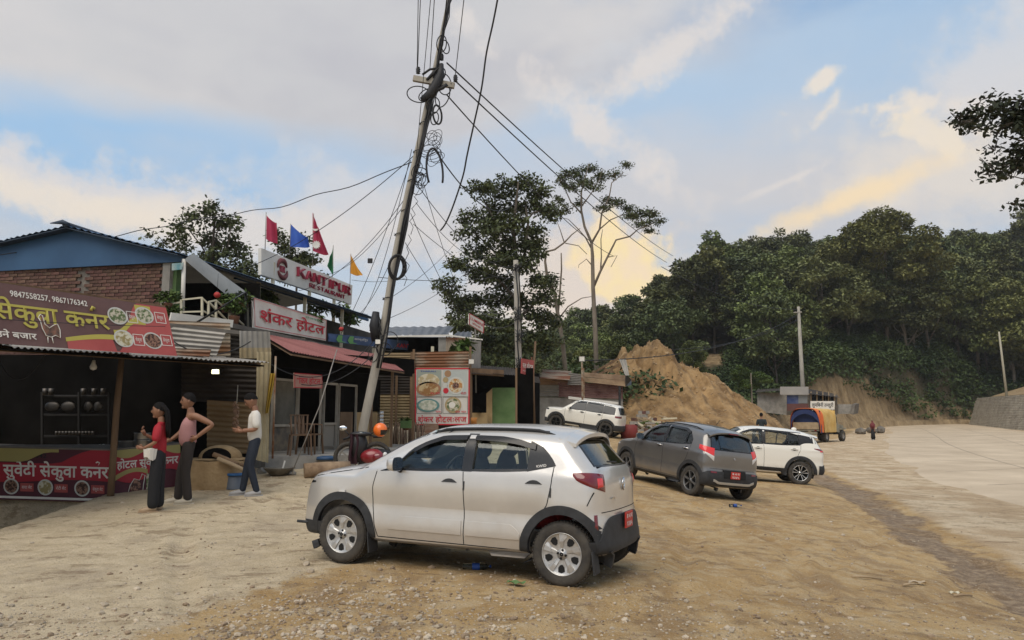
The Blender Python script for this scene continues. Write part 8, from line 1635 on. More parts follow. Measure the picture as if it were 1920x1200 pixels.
def pole2():
 Y=30.;b=at(975,800,Y);root=thing('utility_pole','second utility pole with hanging bundles of wire in front of the tall tree','pole',(b.x,b.y,gd(b.x,b.y)))
 MB().tube([at(975,812,Y),at(973,700,Y),at(970,600,Y),at(967,488,Y)],[.15,.14,.12,.10],12).build('shaft',POLEM,root)
 rs=np.random.RandomState(6)
 for cx,cy,w,h in((969,500,12,12),(972,590,9,16),(975,630,9,14),(974,680,8,14)):
  for i in range(12):MB().tube([at(cx+rs.uniform(-w,w),cy+rs.uniform(-h,0),Y-.2),at(cx+rs.uniform(-w,w),cy+rs.uniform(-4,h),Y-.25),at(cx+rs.uniform(-w,w),cy+rs.uniform(0,h),Y-.2)],.014,4).build('cable_end',CABLE,root)
 MB().tube([at(966,495,Y-.2),at(972,560,Y-.22),at(970,640,Y-.2),at(976,720,Y-.2)],.03,6).build('cable_run',CABLE,root)
 for i,(x0,y0,x1,y1)in enumerate(((968,505,880,545),(968,520,905,560),(970,540,890,590),(972,600,900,600),(972,590,890,575),(970,570,900,575))):cable((x0,y0,Y),(x1,y1,34),.35,.012,['upper wire from the second pole into the tree','second wire from the top of the second pole','third wire from the second pole','lowest wire from the second pole','wire just above the lowest at the second pole','middle wire from the second pole'][i],i,0,WIRE)
 Y=82.;b=at(1507,752,Y);root=thing('utility_pole','pale far pole with short crossarm beside the far house','pole',(b.x,b.y,1.));MB().tube([(b.x,b.y,.8),at(1503,690,Y),at(1497,575,Y)],[.26,.22,.15],10).build('shaft',POLEM,root);MB().beam(at(1488,586,Y-.1),at(1503,585,Y-.1),.12).build('crossarm',POLEM,root)
 Y=92.;root=thing('utility_pole','thin leaning pale pole on the bank above the stone retaining wall','pole',at(1886,736,Y));MB().tube([at(1888,745,Y),at(1880,680,Y),at(1873,622,Y)],[.15,.13,.10],8).build('shaft',mat('pole_pale',(.40,.37,.28),.8),root)
pole2()
# = PEOPLE
SKIN=mat('skin_brown',(.27,.135,.08),.55,var=.1,scale=8);HAIRM=mat('hair_black',(.009,.0075,.007),.75,spec=.15,bump=.6,bscale=90,stretch=(1,1,.1))
def skinned(name,V,E,Rr,m,parent,sub=1,extra=None,flat=None):
 me=bpy.data.meshes.new(name);me.from_pydata([tuple(v)for v in V],E,[]);o=bpy.data.objects.new(name,me);COL.objects.link(o)
 md=o.modifiers.new('s','SKIN');
 for i,(d,r_)in enumerate(zip(me.skin_vertices[0].data,Rr)):d.radius=r_ if isinstance(r_,tuple)else(r_,r_);d.use_root=(i==0)
 md.use_smooth_shade=True;md.branch_smoothing=.6
 s_=o.modifiers.new('u','SUBSURF');s_.levels=sub;s_.render_levels=sub
 dg=bpy.context.evaluated_depsgraph_get();dg.update();out=bpy.data.meshes.new_from_object(o.evaluated_get(dg));bpy.data.objects.remove(o);bpy.data.meshes.remove(me)
 out.name=name;out.materials.clear();out.materials.append(m)
 if extra is not None and extra.v:
  bm=bmesh.new();bm.from_mesh(out);vs=[bm.verts.new(v)for v in extra.v]
  for f in extra.f:
   try:q=bm.faces.new([vs[i]for i in f]);q.smooth=True
   except ValueError:pass
  bm.to_mesh(out);bm.free()
 q=bpy.data.objects.new(name,out);COL.objects.link(q);q.parent=parent;return q
def hand(mb,w,d,up,s=1.):
 d=Vector(d).normalized();up=Vector(up);up=(up-d*up.dot(d)).normalized();sd=d.cross(up)
 mb.tube([w-d*.02,w+d*.03*s,w+d*.085*s],[.024*s,.034*s,.036*s],8)
 for i,(o,L_)in enumerate(((-.027,.062),(-.009,.072),(.009,.068),(.026,.052))):
  b=w+d*.08*s+up*o*-1*s;c1=b+d*L_*.55*s+sd*.012;mb.tube([b,c1,c1+d*L_*.35*s+sd*.028],[.0095*s,.009*s,.007*s],6)
 b=w+d*.025*s+up*.03*s;mb.tube([b,b+d*.03*s+up*.022*s,b+d*.06*s+up*.024*s+sd*.012],[.011*s,.010*s,.008*s],6)
def person(label,px,Y,z0,rz,H,J,topm,botm,shoem,hair,female=False,sleeve='long',belly=0.,group=None):
 b=at(px,800,Y);s=H/1.7;root=thing('person',label,'person',(b.x,Y,z0),rz)
 j={k:Vector(v)*s for k,v in J.items()if isinstance(v,tuple)}
 names=['pelvis','belly','chest','neck','skull','shL','elL','wrL','shR','elR','wrR','hipL','knL','anL','hipR','knR','anR']
 rad=dict(pelvis=.125,belly=.115+belly,chest=.13,neck=.062,skull=.06,shL=.066,elL=.047,wrL=.032,shR=.066,elR=.047,wrR=.032,hipL=.085,knL=.056,anL=.037,hipR=.085,knR=.056,anR=.037)
 if female:rad.update(pelvis=.12,belly=.095,chest=.11,shL=.050,shR=.050,elL=.038,elR=.038,wrL=.026,wrR=.026)
 E=[('pelvis','belly'),('belly','chest'),('chest','neck'),('neck','skull'),('chest','shL'),('shL','elL'),('elL','wrL'),('chest','shR'),('shR','elR'),('elR','wrR'),('pelvis','hipL'),('hipL','knL'),('knL','anL'),('pelvis','hipR'),('hipR','knR'),('knR','anR')]
 ix={n:i for i,n in enumerate(names)}
 hd=j['skull']+Vector(J.get('hdir',(.03,0,.085)))*s;f=Vector(J.get('face',(1,0,0))).normalized();ex=MB();lt=Vector((0,0,1)).cross(f).normalized();up=f.cross(lt)
 def hp(a,b_,c):return hd+(f*a+lt*b_+up*c)*s*1.07
 n=14;V=[];m_=12
 for i in range(m_+1):
  t=math.pi*i/m_
  for k in range(n):
   a=2*math.pi*k/n;x,y,z=math.sin(t)*math.cos(a),math.sin(t)*math.sin(a),math.cos(t)
   wz=1-.30*max(0,-z)**1.3;V.append(hp(.098*x*(1-.10*max(0,-z))+.012*max(0,-z),.075*y*wz,.118*z))
 b0=len(ex.v);ex.add(V,[(i*n+k,(i+1)*n+k,(i+1)*n+(k+1)%n,i*n+(k+1)%n)for i in range(m_)for k in range(n)])
 ex.tube([hp(.088,0,.02),hp(.106,0,-.016),hp(.092,0,-.030)],[.007*s,.013*s,.010*s],6);ex.ball(tuple(hp(.066,0,-.088)),.026*s,8,6);ex.ball(tuple(hp(.080,0,-.056)),(.009*s,.020*s,.008*s),8,5)
 for sg in(1,-1):ex.ball(tuple(hp(-.005,sg*.077,-.008)),(.020*s,.010*s,.030*s),8,6)
 for sd_ in('L','R'):hand(ex,j['wr'+sd_],J.get('hd'+sd_,(0,0,-1)),J.get('hu'+sd_,(1,0,0)),s*(.9 if female else 1.))
 skinned('body',[j[k]for k in names],[(ix[a],ix[b_])for a,b_ in E],[rad[k]*s*(.66 if k in('pelvis','belly','chest','hipL','hipR')else(.74 if k in('shL','shR')and sleeve!='none' else.93))for k in names],SKIN,root,2,ex)
 e=MB();
 for sg in(1,-1):e.ball(tuple(hp(.083,sg*.032,.012)),(.010*s,.014*s,.007*s),8,5)
 e.build('eye',INK,root,local=True);e=MB()
 for sg in(1,-1):e.tube([hp(.090,sg*.016,.030),hp(.088,sg*.034,.036),hp(.076,sg*.052,.028)],.0045*s,4)
 e.build('eyebrow',HAIRM,root,local=True)
 hair(root,hp,s)
 def cloth(name,ks,es,add,m,r_=None,sub=2):
  ii={k:i for i,k in enumerate(ks)};skinned(name,[j[k]if k in j else Vector(k)for k in ks],[(ii[a],ii[b_])for a,b_ in es],[((r_ or{}).get(k,rad.get(k,.05))+add)*s for k in ks],m,root,sub)
 j['mE']=j['shL'].lerp(j['elL'],1.);j['mF']=j['shR'].lerp(j['elR'],1.);j['hem']=j['pelvis']+Vector((0,0,-.09))*s;j['yok']=j['neck']+Vector((0,0,-.035))*s;j['slL']=j['shL'].lerp(Vector(j['chest']),.28)+Vector((0,0,.02));j['slR']=j['shR'].lerp(Vector(j['chest']),.28)+Vector((0,0,.02));j['col']=j['neck'].lerp(j['chest'],.30)
 if sleeve=='none':cloth('top',['hem','belly','chest','col','slL','slR'],[('hem','belly'),('belly','chest'),('chest','col'),('chest','slL'),('chest','slR')],.022,topm,dict(hem=.135+belly*.5,col=.070,slL=.050,slR=.050))
 else:
  a,c=('elL','elR');cloth('top',['hem','belly','chest','yok','shL','mE','shR','mF'],[('hem','belly'),('belly','chest'),('chest','yok'),('chest','shL'),('shL','mE'),('chest','shR'),('shR','mF')],.024,topm,dict(hem=.128 if not female else.115,yok=.085,shL=.070,shR=.070,chest=.14 if not female else.115,mE=.048 if not female else.040,mF=.048 if not female else.04))
 j['cuL']=j['anL']+Vector((0,0,-.045));j['cuR']=j['anR']+Vector((0,0,-.045));fl=J.get('flare',.052)
 cloth('trousers',['pelvis','wst','hipL','knL','cuL','hipR','knR','cuR']if j.setdefault('wst',j['pelvis']+Vector((0,0,.085))*s)else[],[('pelvis','wst'),('pelvis','hipL'),('hipL','knL'),('knL','cuL'),('pelvis','hipR'),('hipR','knR'),('knR','cuR')],.010,botm,dict(wst=.110+belly*.35 if not female else.092,cuL=fl,cuR=fl,knL=max(.062,fl),knR=max(.062,fl),hipL=.095,hipR=.095))
 for sd_ in('L','R'):
  a=j['an'+sd_];k=MB();t=Vector(J.get('toe'+sd_,(1,0,0))).normalized();z=a.z-.055*s
  k.tube([a-t*.055*s+Vector((0,0,-.035)),a+t*.02*s+Vector((0,0,-.03)),a+t*.12*s+Vector((0,0,-.048)),a+t*.20*s+Vector((0,0,-.055))],[.036*s,.045*s,.043*s,.026*s],10)
  k.slab([a+t*-.09*s+Vector((-t.y,t.x,0))*.04+Vector((0,0,-.065*s)),a+t*-.09*s-Vector((-t.y,t.x,0))*.04+Vector((0,0,-.065*s)),a+t*.21*s-Vector((-t.y,t.x,0))*.035+Vector((0,0,-.068*s)),a+t*.21*s+Vector((-t.y,t.x,0))*.035+Vector((0,0,-.068*s))],.018)
  k.build('shoe',shoem,root,local=True)
 return root,j,hp,s
def cap_hair(low=-.2,back=.12,long=0.):
 def f(root,hp,s):
  mb=MB();n=20
  mb.grid(lambda u,v:(lambda a,t:hp(-.006+.104*math.sin(t)*math.cos(a),.082*math.sin(t)*math.sin(a),.006+.124*math.cos(t)))(2*math.pi*u,v*(.92+1.05*(.5-.5*math.cos(2*math.pi*u))**.8)),24,8)
  if long:
   for i in range(9):
    o=(i-4)*.017;mb.tube([hp(-.06,o,.07),hp(-.115,o*1.1,-.02),hp(-.125,o*1.3,-.14),hp(-.13+.01*math.sin(i*2),o*1.5,-.30),hp(-.13+.02*math.sin(i*3),o*1.3,-long)],[.03,.032,.030,.026,.008],6)
  mb.build('hair',HAIRM,root,local=True)
 return f
def mk_people():
 base=dict(pelvis=(0,0,.93),belly=(.01,0,1.08),chest=(0,0,1.30),neck=(.0,0,1.45),skull=(.015,0,1.52),shL=(0,.165,1.37),shR=(0,-.165,1.37),hipL=(0,.085,.86),hipR=(0,-.085,.86),knL=(.01,.09,.48),knR=(.01,-.09,.48),anL=(-.01,.09,.075),anR=(-.01,-.09,.075))
 w=lambda px,Y:gd(at(px,800,Y).x,Y)
 J=dict(base);J.update(shL=(0,.14,1.36),shR=(0,-.14,1.36),elL=(.02,.20,1.09),wrL=(.20,.16,1.0),hdL=(1,0,.2),huL=(0,0,1),elR=(.10,-.17,1.12),wrR=(.26,-.06,1.22),hdR=(.5,.2,1),huR=(0,1,0),flare=.085,face=(.95,.12,-.06),toeL=(1,.1,0),anL=(.03,.07,.075),knL=(.03,.08,.48))
 r_,j,hp,s=person('woman with long black hair, red top and wide black trousers beside the stall counter',302,11.7,w(302,11.7),R(190),1.62,J,mat('cloth_red',(.33,.012,.022),.75,bump=.2,bscale=8),mat('cloth_black',(.012,.012,.014),.8),mat('shoe_tan',(.38,.27,.17),.6),cap_hair(long=.42),female=True)
 k=MB();c=j['wrL']+Vector((-.10,.0,-.06));k.smooth=True;k.grid(lambda u,v:tuple(c+Vector(((.085+.018*math.sin(u*25))*math.cos(u*6.283)*(1-.15*v),(.05+.012*math.sin(u*31))*math.sin(u*6.283),-.15*v+.05+.03*math.sin(u*12)*v))),36,6);k.ball(tuple(c+Vector((0,0,.045))),(.07,.048,.02),12,6);o=k.build('folded_jacket',CLOTHW);o.matrix_basis=r_.matrix_basis;props(o,'folded white jacket over the arm of the woman in red','jacket')
 J=dict(base);J.update(shL=(-.05,.165,1.38),elL=(-.35,.25,1.23),wrL=(-.12,.20,1.04),hdL=(.75,-.3,-.5),huL=(0,0,1),elR=(.14,-.24,1.10),wrR=(.28,-.16,.98),hdR=(.9,.3,-.1),huR=(0,0,1),face=(.98,.10,-.05),belly=(.05,0,1.10),pelvis=(0,0,.94),hipL=(0,.09,.87),hipR=(0,-.09,.87),knL=(.02,.10,.48),anL=(-.04,.11,.075),knR=(.10,-.10,.48),anR=(.12,-.12,.075),flare=.062)
 person('stout man in a pale pink sleeveless vest with one hand on his hip',356,12.35,w(356,12.35),R(201),1.74,J,mat('cloth_pink',(.45,.23,.225),.8,bump=.25,bscale=9),mat('cloth_dark_brown',(.030,.024,.021),.85,bump=.2,bscale=9),mat('shoe_cream',(.52,.46,.36),.7),cap_hair(),sleeve='none',belly=.035)
 J=dict(base);J.update(elL=(-.02,.21,1.10),wrL=(.21,.12,1.07),hdL=(1,-.4,.1),huL=(0,0,1),elR=(.0,-.21,1.10),wrR=(.22,-.10,1.08),hdR=(1,.4,.1),huR=(0,0,1),face=(.80,.05,-.55),skull=(.04,0,1.515),neck=(.02,0,1.45),hipL=(0,.085,.87),knL=(.06,.09,.49),anL=(-.08,.09,.075),knR=(.10,-.08,.49),anR=(.17,-.07,.08),hdir=(.05,0,.07),flare=.045)
 r_,j,hp,s=person('man in a white shirt and navy trousers looking down at a phone',479,13.0,w(479,13.0),R(198),1.72,J,mat('cloth_white_shirt',(.66,.63,.57),.8,bump=.35,bscale=7),mat('cloth_navy',(.016,.022,.035),.8,bump=.2,bscale=9),mat('shoe_grey',(.36,.35,.34),.7),cap_hair())
 p=(j['wrL']+j['wrR'])/2+Vector((.10,0,.03));k=MB();k.box(p,(.15,.075,.010),ry=-.35);o=k.build('phone',mat('phone_case',(.32,.16,.09),.4));o.matrix_basis=r_.matrix_basis;props(o,'mobile phone held by the man in the white shirt','phone')
 for px in(0,):pass
 J=dict(base);J.update(elL=(0,.22,1.10),wrL=(.04,.23,.86),elR=(0,-.22,1.10),wrR=(.04,-.23,.86),flare=.06)
 q=at(1428,797,36);person('person in a dark shirt standing behind the cream white SUV',1428,36,at(1428,775,36).z-1.62,R(60),1.62,J,mat('cloth_dark_teal',(.02,.028,.032),.8),MATS['cloth_black'],MATS['shoe_grey'],cap_hair())
 J=dict(J);J['flare']=.09;r_,j,hp,s=person('person in dark red shawl and long dark skirt walking on the far roadside',1636,64,gd(at(1636,800,64).x,64),R(200),1.6,J,mat('cloth_maroon',(.15,.03,.035),.8),MATS['cloth_black'],MATS['shoe_grey'],cap_hair(),female=True)
 k=MB();k.tube([(0,0,.16),(0,0,.9)],[.19,.12],12);k.build('skirt',MATS['cloth_black'],r_,local=True);k=MB();k.tube([(-.02,0,1.0),(0,0,1.3),(0,0,1.47)],[.19,.21,.10],12);k.ball(tuple(hp(-.02,0,.01)),(.105,.09,.125),12,8);k.build('shawl',MATS['cloth_maroon'],r_,local=True)
mk_people()
#  motorbike behind the silver car
def motorbike():
 Y=15.6;b=at(690,880,Y);z0=gd(b.x,Y);root=thing('motorbike','black and maroon motorbike with round white mirror parked behind the bonnet of the silver car','motorbike',(b.x,Y,z0))
 BK=mat('bike_black',(.02,.018,.018),.4);X=lambda px:at(px,830,Y).x;Z=lambda py:at(690,py,Y).z
 def tb(pts,r_,n=8):
  m=MB();m.tube([at(x,y,Y+(q[0]if q else 0))for x,y,*q in pts],r_,n);return m
 for cx,r_ in((655,.28),(706,.28)):
  c=Vector((X(cx),Y,z0+.29));w=bpy.data.objects.new('wheel',None);COL.objects.link(w);w.parent=root;w.matrix_basis=Matrix.Translation(c-root.location)
  k=MB();k.tube([(r_*math.cos(a),0,r_*math.sin(a))for a in[i*math.pi/12 for i in range(25)]],.045,8,cap=False);k.build('tyre',RUB,w,local=True)
  k=MB();k.tube([(.2*math.cos(a),0,.2*math.sin(a))for a in[i*math.pi/12 for i in range(25)]],.018,6,cap=False)
  for i in range(5):k.beam((0,0,0),(.2*math.cos(i*1.257),0,.2*math.sin(i*1.257)),.03)
  k.build('rim',TING,w,local=True)
 tb([(655,862),(660,840),(666,815)],.03).build('fork',BK,root)
 k=MB();k.smooth=True;k.ball(at(672,838,Y),(.20,.19,.32),14,10);k.build('fairing',BK,root)
 k=MB();k.ball(at(676,814,Y),(.24,.17,.055),14,8);k.build('instrument_cowl',BK,root);k=MB();k.ball(at(678,813,Y-.08),(.11,.07,.045),12,6);k.build('instrument_glass',GLASSD,root)
 tb([(645,824),(658,816),(676,815,.1),(692,816),(706,819)],.016).build('handlebar',BK,root)
 for pts in([(644,824),(657,819)],[(700,819),(716,819)]):tb(pts,.024).build('grip',INK,root)
 tb([(656,818),(650,810),(644,806)],.010).build('mirror_stem',BK,root);k=MB();c=at(643,803,Y);k.ball(c,(.095,.02,.055),16,8);mm_=k.build('mirror',BK,root);k=MB();k.ball(c+Vector((0,-.014,0)),(.088,.012,.05),16,8);k.build('mirror_glass',MIRROR,mm_)
 tb([(694,817),(702,808),(710,803)],.010).build('mirror_stem',BK,root)
 k=MB();k.ball(at(699,856,Y-.12),(.26,.17,.16),14,8);k.build('tank',mat('bike_maroon',(.22,.015,.02),.35,coat=.6),root)
 k=MB();k.ball(at(703,849,Y-.05),(.32,.16,.09),14,8);k.build('seat',BK,root)
 k=MB();k.ball(at(708,858,Y-.26),(.12,.05,.09),12,6);k.build('headlamp',LAMPR,root);k=MB();k.ball(at(722,853,Y-.22),(.05,.04,.06),10,6);k.build('indicator',LAMPW,root)
 o=thing('jacket','dark maroon jacket hung over the left handlebar of the motorbike','jacket',at(662,820,Y-.15));k=MB();k.smooth=True;k.grid(lambda u,v:tuple(at(655+16*u+2*math.sin(v*6),814+v*56,Y-.16-.05*math.sin(u*9))),12,10);k.grid(lambda u,v:tuple(at(655+16*u+2*math.sin(v*6),814+v*56,Y-.12-.05*math.sin(u*9))),12,10,flip=True);k.build('cloth',mat('jacket_maroon',(.035,.010,.016),.9),o)
 h=thing('helmet','orange helmet with dark visor hung on the motorbike mirror','helmet',at(713,806,Y-.1));k=MB();c=Vector((0,0,0));k.ball((0,0,0),(.145,.135,.145),20,14);k.build('shell',mat('helmet_orange',(.85,.17,.015),.3,coat=.6),h,local=True);k=MB();k.smooth=True
 k.grid(lambda u,v:tuple(Vector((math.sin(.2+1.3*u)*.15*math.cos(-.75+.75*v),-math.cos(.2+1.3*u)*.14*math.cos(-.75+.75*v),math.sin(-.75+.75*v)*.15))),10,6);k.build('visor',GLOSSB,h,local=True)
motorbike()
#  pickup truck with tarpaulin
def truck():
 a,c=at(1549,826,50.),at(1582,825,52.2);f=Vector((c.x-a.x,c.y-a.y,0)).normalized();z0=gd(a.x,a.y);root=thing('pickup_truck','old khaki pickup truck with orange and yellow tarpaulin over its loaded bed','truck',(a.x,a.y,z0),math.atan2(f.y,f.x));root.location-=Vector((-f.y,f.x,0))*-.75
 KH=mat('khaki_paint',(.22,.20,.15),.6,scale=2,c2=(.32,.295,.225));OR=mat('tarp_orange',(.62,.11,.025),.75,scale=1.2,c2=(.72,.20,.05),bump=.5,bscale=4,bdist=.08);YE=mat('tarp_yellow',(.55,.33,.08),.75,scale=1.4,c2=(.66,.46,.17),bump=.5,bscale=4,bdist=.08);BLT=mat('tarp_blue',(.02,.035,.11),.8)
 def B(nm,c,d,m,**k):q=MB();q.box(c,d,**k);return q.build(nm,m,root,local=True)
 for x in(0,2.85):
  for y in(.72,-.72):
   w=bpy.data.objects.new('wheel',None);COL.objects.link(w);w.parent=root;w.matrix_basis=Matrix.Translation((x,y,.38));k=MB();k.lathe([(.2,-.11),(.36,-.12),(.38,-.08),(.38,.08),(.36,.12),(.2,.11)],axis='y',n=24);k.build('tyre',RUB,w,local=True);k=MB();k.lathe([(.2,.10),(.18,.05),(.05,.09),(.001,.09)],axis='y',n=16);k.lathe([(.2,-.10),(.18,-.05),(.05,-.09),(.001,-.09)],axis='y',n=16);k.build('rim',TING,w,local=True)
 B('chassis',(1.3,0,.58),(4.4,.9,.14),DARK);B('bed',(-.05,0,.80),(2.5,1.7,.10),KH)
 for y in(.84,-.84):B('side_board',(-.05,y,1.05),(2.5,.05,.42),KH)
 B('tailgate',(-1.32,0,1.08),(.05,1.7,.44),WOODP);B('load',(-.9,0,1.16),(.8,1.5,.3),WOODP);B('front_board',(1.2,0,1.2),(.05,1.7,.7),KH);B('rear_bumper',(-1.38,0,.62),(.08,1.5,.14),KH)
 for y in(.66,-.66):B('tail_lamp',(-1.41,y,.78),(.03,.12,.09),LAMPR)
 k=MB();k.slab([(1.35,-.78,.65),(2.1,-.78,.65),(2.15,-.78,1.25),(1.95,-.74,1.85),(1.35,-.74,1.85)],1.55);k.build('cab',KH,root,local=True)
 k=MB();k.slab([(2.1,-.72,.62),(3.3,-.70,.62),(3.32,-.68,1.08),(2.15,-.72,1.22)],1.42);k.build('bonnet',KH,root,local=True)
 for y in(.78,-.78):B('mudguard',(2.85,y*.95,.86),(.95,.22,.12),KH);B('cab_window',(1.68,y*1.0,1.48),(.46,.03,.40),GLASSD);B('step',(1.7,y,.52),(.7,.14,.05),DARK)
 B('windscreen',(2.07,0,1.52),(.03,1.3,.44),GLASSD,ry=-.3)
 def tp(x0,x1,flare=0.):return lambda u,v:(x0+(x1-x0)*u-flare*(1-u)*abs(math.sin(math.pi*v))*.0,.98*math.copysign(abs(math.cos(math.pi*v))**.55,math.cos(math.pi*v))*(1+.03*math.sin(u*9+v*14)),1.12+1.10*abs(math.sin(math.pi*v))**.62*(1+.02*math.sin(u*13))-(.45*(1-abs(math.sin(math.pi*v)))**3))
 for nm,x0,x1,m in(('tarpaulin',-1.45,-.75,OR),('tarpaulin',-.76,1.35,YE)):
  k=MB();k.smooth=True;k.grid(tp(x0,x1),12,26);k.grid(lambda u,v:(lambda p:(p[0],p[1]*.975,p[2]-.03))(tp(x0,x1)(u,v)),12,26,flip=True);k.build(nm,m,root,local=True)
 k=MB();k.smooth=True;k.grid(lambda u,v:(lambda p:(p[0]+.02+.5*u,p[1]*(.96-.0*u),p[2]-.05))(tp(-1.45,-1.45)(0,v)),4,26);k.grid(lambda u,v:(-1.43,.98*math.cos(math.pi*u)*.97,(1.10+1.05*abs(math.sin(math.pi*u))**.62)-v*.28*(1+.4*abs(math.cos(math.pi*u)))),20,3);k.build('lining',BLT,root,local=True)
 B('inner_cover',(-1.05,0,1.55),(.03,1.75,1.05),BLT);B('front_cover',(1.36,0,1.65),(.03,1.8,.9),YE)
truck()
#  small things
def lathe_thing(name,label,cat,px,py,Y,prof,m,part='body',group=None,n=18,onground=False,extra=None):
 c=at(px,py,Y);
 if onground:c.z=gd(c.x,Y)
 root=thing(name,label,cat,c,0,group);MB().lathe(prof,n=n).build(part,m,root,local=True)
 if extra:extra(root)
 return root
def small():
 pot=lambda r_,h:[(.001,0),(r_*.9,0),(r_,h*.15),(r_,h*.9),(r_*1.06,h*.94),(r_*1.06,h),(r_*.96,h*.98),(r_*.94,h*.2),(.001,h*.12)]
 for i,(px,py,r_,h,lab)in enumerate(((240,839,.16,.12,'wide shallow steel bowl on the counter, left of the two stacked pots'),(267,838,.15,.125,'lower steel pot of the pair stacked at the counter corner'),(267,825,.14,.13,'upper steel pot of the pair stacked at the counter corner'))):lathe_thing('cooking_pot',lab,'pot',px,py,13.75,pot(r_,h),STEEL,'pot','steel pots on the counter',22)
 Y=15.6;rt=thing('shelf_rack','dark metal kitchen shelf at the back of the grill stall','shelf',at(150,830,Y));mb=MB()
 for py in(742,777,817):mb.slab([at(78,py,Y),at(205,py,Y),at(205,py-1.5,Y+.35),at(78,py-1.5,Y+.35)],.03)
 for px in(79,148,204):mb.beam(at(px,835,Y),at(px,735,Y),.04)
 mb.build('frame',mat('rack_metal',(.018,.016,.014),.7),rt)
 DS=mat('steel_dim',(.10,.09,.08),.45,metal=.8);pl=['leftmost steel cup on the top shelf','steel mug on the top shelf above the middle upright','tall steel cup on the top shelf','steel cup at the right end of the top shelf','steel lidded tin on the top shelf']
 for i,px in enumerate((95,156,176,193,84)):lathe_thing('steel_cup',pl[i]+' at the back of the stall','cup',px,741,Y-.02,[(.001,0),(.05,0),(.055,.14),(.05,.14),(.045,.01),(.001,.01)],DS,'cup','steel cups on the stall shelf')
 for i,px in enumerate((98,128,166,184)):k=MB();k.ball((0,0,0),(.16 if i<2 else.10,.04,.11),16,10);o=k.build('pan',DS,None,local=True);o.location=at(px,762,Y+.1);props(o,['left large pan','right large pan','left small pan','right small pan'][i]+' standing on edge on the middle shelf of the stall','pan','pans on the stall shelf')
 for i in range(12):k=MB();k.lathe([(.001,0),(.03,0),(.035,.07),(.03,.07),(.001,.005)],n=10);o=k.build('glass_cup',DS,None,local=True);o.location=at(106+i*6.2,815,Y-.02);props(o,'small drinking cup in the row on the lowest shelf of the stall','cup','row of small cups on the lowest stall shelf')
 for i in range(7):k=MB();k.ball((0,0,.0),(.07,.05,.04),10,6);o=k.build('egg_tray_heap',WHITEM,None,local=True);o.location=at(152+i*7,839-(2 if i>4 else 0),13.8);props(o,'pale bread roll heaped on the front counter','bread','rolls heaped on the counter');o.name='bread_roll'
 lathe_thing('light_bulb','dusty unlit bulb hanging under the stall roof','bulb',175,688,13.,[(.001,-.06),(.05,-.04),(.06,0),(.035,.06),(.025,.12),(.001,.12)],LAMPW,'bulb');MB().tube([at(175,679,13),at(176,655,13.)],.01,4).build('overhead_cable',CABLE,None)['label']='short flex holding the unlit bulb under the stall roof';bpy.data.objects[-1]if False else None
 o=thing('light_bulb','lit yellowish lamp under the stall roof','lamp',at(404,697,14.6));k=MB();k.box((0,0,0),(.12,.05,.075));k.build('diffuser',mat('lit_lamp',(.8,.8,.5),.4,emit=(1.,.93,.55),estr=6.),o,local=True);MB().box((0,.04,.03),(.15,.05,.09)).build('housing',DARK,o,local=True)
 C_=mat('clay_oven',(.25,.165,.08),.95,scale=3,c2=(.37,.26,.14),bump=.5,bscale=14,bdist=.04);a=at(405,905,13.9);z=gd(a.x,a.y);o=thing('clay_oven','low clay stove with dark fire mouth right of the man in pink','stove',(a.x,a.y,z));k=MB();k.smooth=True
 k.grid(lambda u,v:(lambda t:(.62*math.copysign(abs(math.cos(t))**.6,math.cos(t))*(1-.12*v),.42*math.copysign(abs(math.sin(t))**.6,math.sin(t)),-.1+.58*v+.02*math.sin(t*5)))(2*math.pi*u),32,6);k.grid(lambda u,v:(lambda t:(.545*math.copysign(abs(math.cos(t))**.6,math.cos(t))*(1-v),.42*math.copysign(abs(math.sin(t))**.6,math.sin(t))*(1-v),.48+.03*math.sin(v*9)))(2*math.pi*u),32,5);k.build('body',C_,o,local=True)
 k=MB();k.ball((.02,.10,.50),(.40,.26,.24),18,12);k.build('dome',C_,o,local=True);MB().ball((.02,-.08,.52),(.27,.12,.17),14,10).build('fire_mouth',BLACKM,o,local=True)
 for i,(x0,y0,x1,y1,Y0,r_)in enumerate(((400,852,446,872,13.5,.045),(408,860,462,884,13.4,.04),(415,858,458,874,13.7,.035))):k=MB();k.tube([at(x0,y0,Y0),at((x0+x1)/2,(y0+y1)/2-1,Y0),at(x1,y1,Y0-.05)],r_,7);props(k.build('firewood',WOOD if i!=1 else WOODP),['upper dark','long pale','short dark'][i]+' log pushed into the clay stove mouth','log','logs in the stove')
 def lid(root):MB().lathe([(.001,.275),(.145,.275),(.15,.25),(.15,.235)],n=20).build('lid',mat('blue_plastic',(.02,.10,.26),.5),root,local=True)
 lathe_thing('bucket','grey plastic tub with blue lid beside the man in the white shirt','bucket',441,903,13.6,[(.16,0),(.15,.02),(.13,.235),(.001,.236)],mat('grey_plastic',(.10,.115,.14),.6),onground=True,extra=lid)
 lathe_thing('basin','wide grey mixing basin on the ground before the hotel step','basin',523,890,14.9,[(.001,.0),(.16,.0),(.29,.13),(.31,.15),(.29,.15),(.15,.03),(.001,.02)],mat('basin_grey',(.15,.135,.11),.7,var=.3),onground=True,n=24,extra=lambda rt:MB().beam((.05,0,.05),(.10,.02,.28),.03).build('stirring_stick',WHITEM,rt,local=True))
 lathe_thing('basin','blue plastic lid lying by the hotel step','lid',612,862,16.0,[(.001,.08),(.10,.08),(.20,.06),(.21,.0),(.19,.0)],mat('blue_grey_plastic',(.03,.075,.16),.5),onground=False)
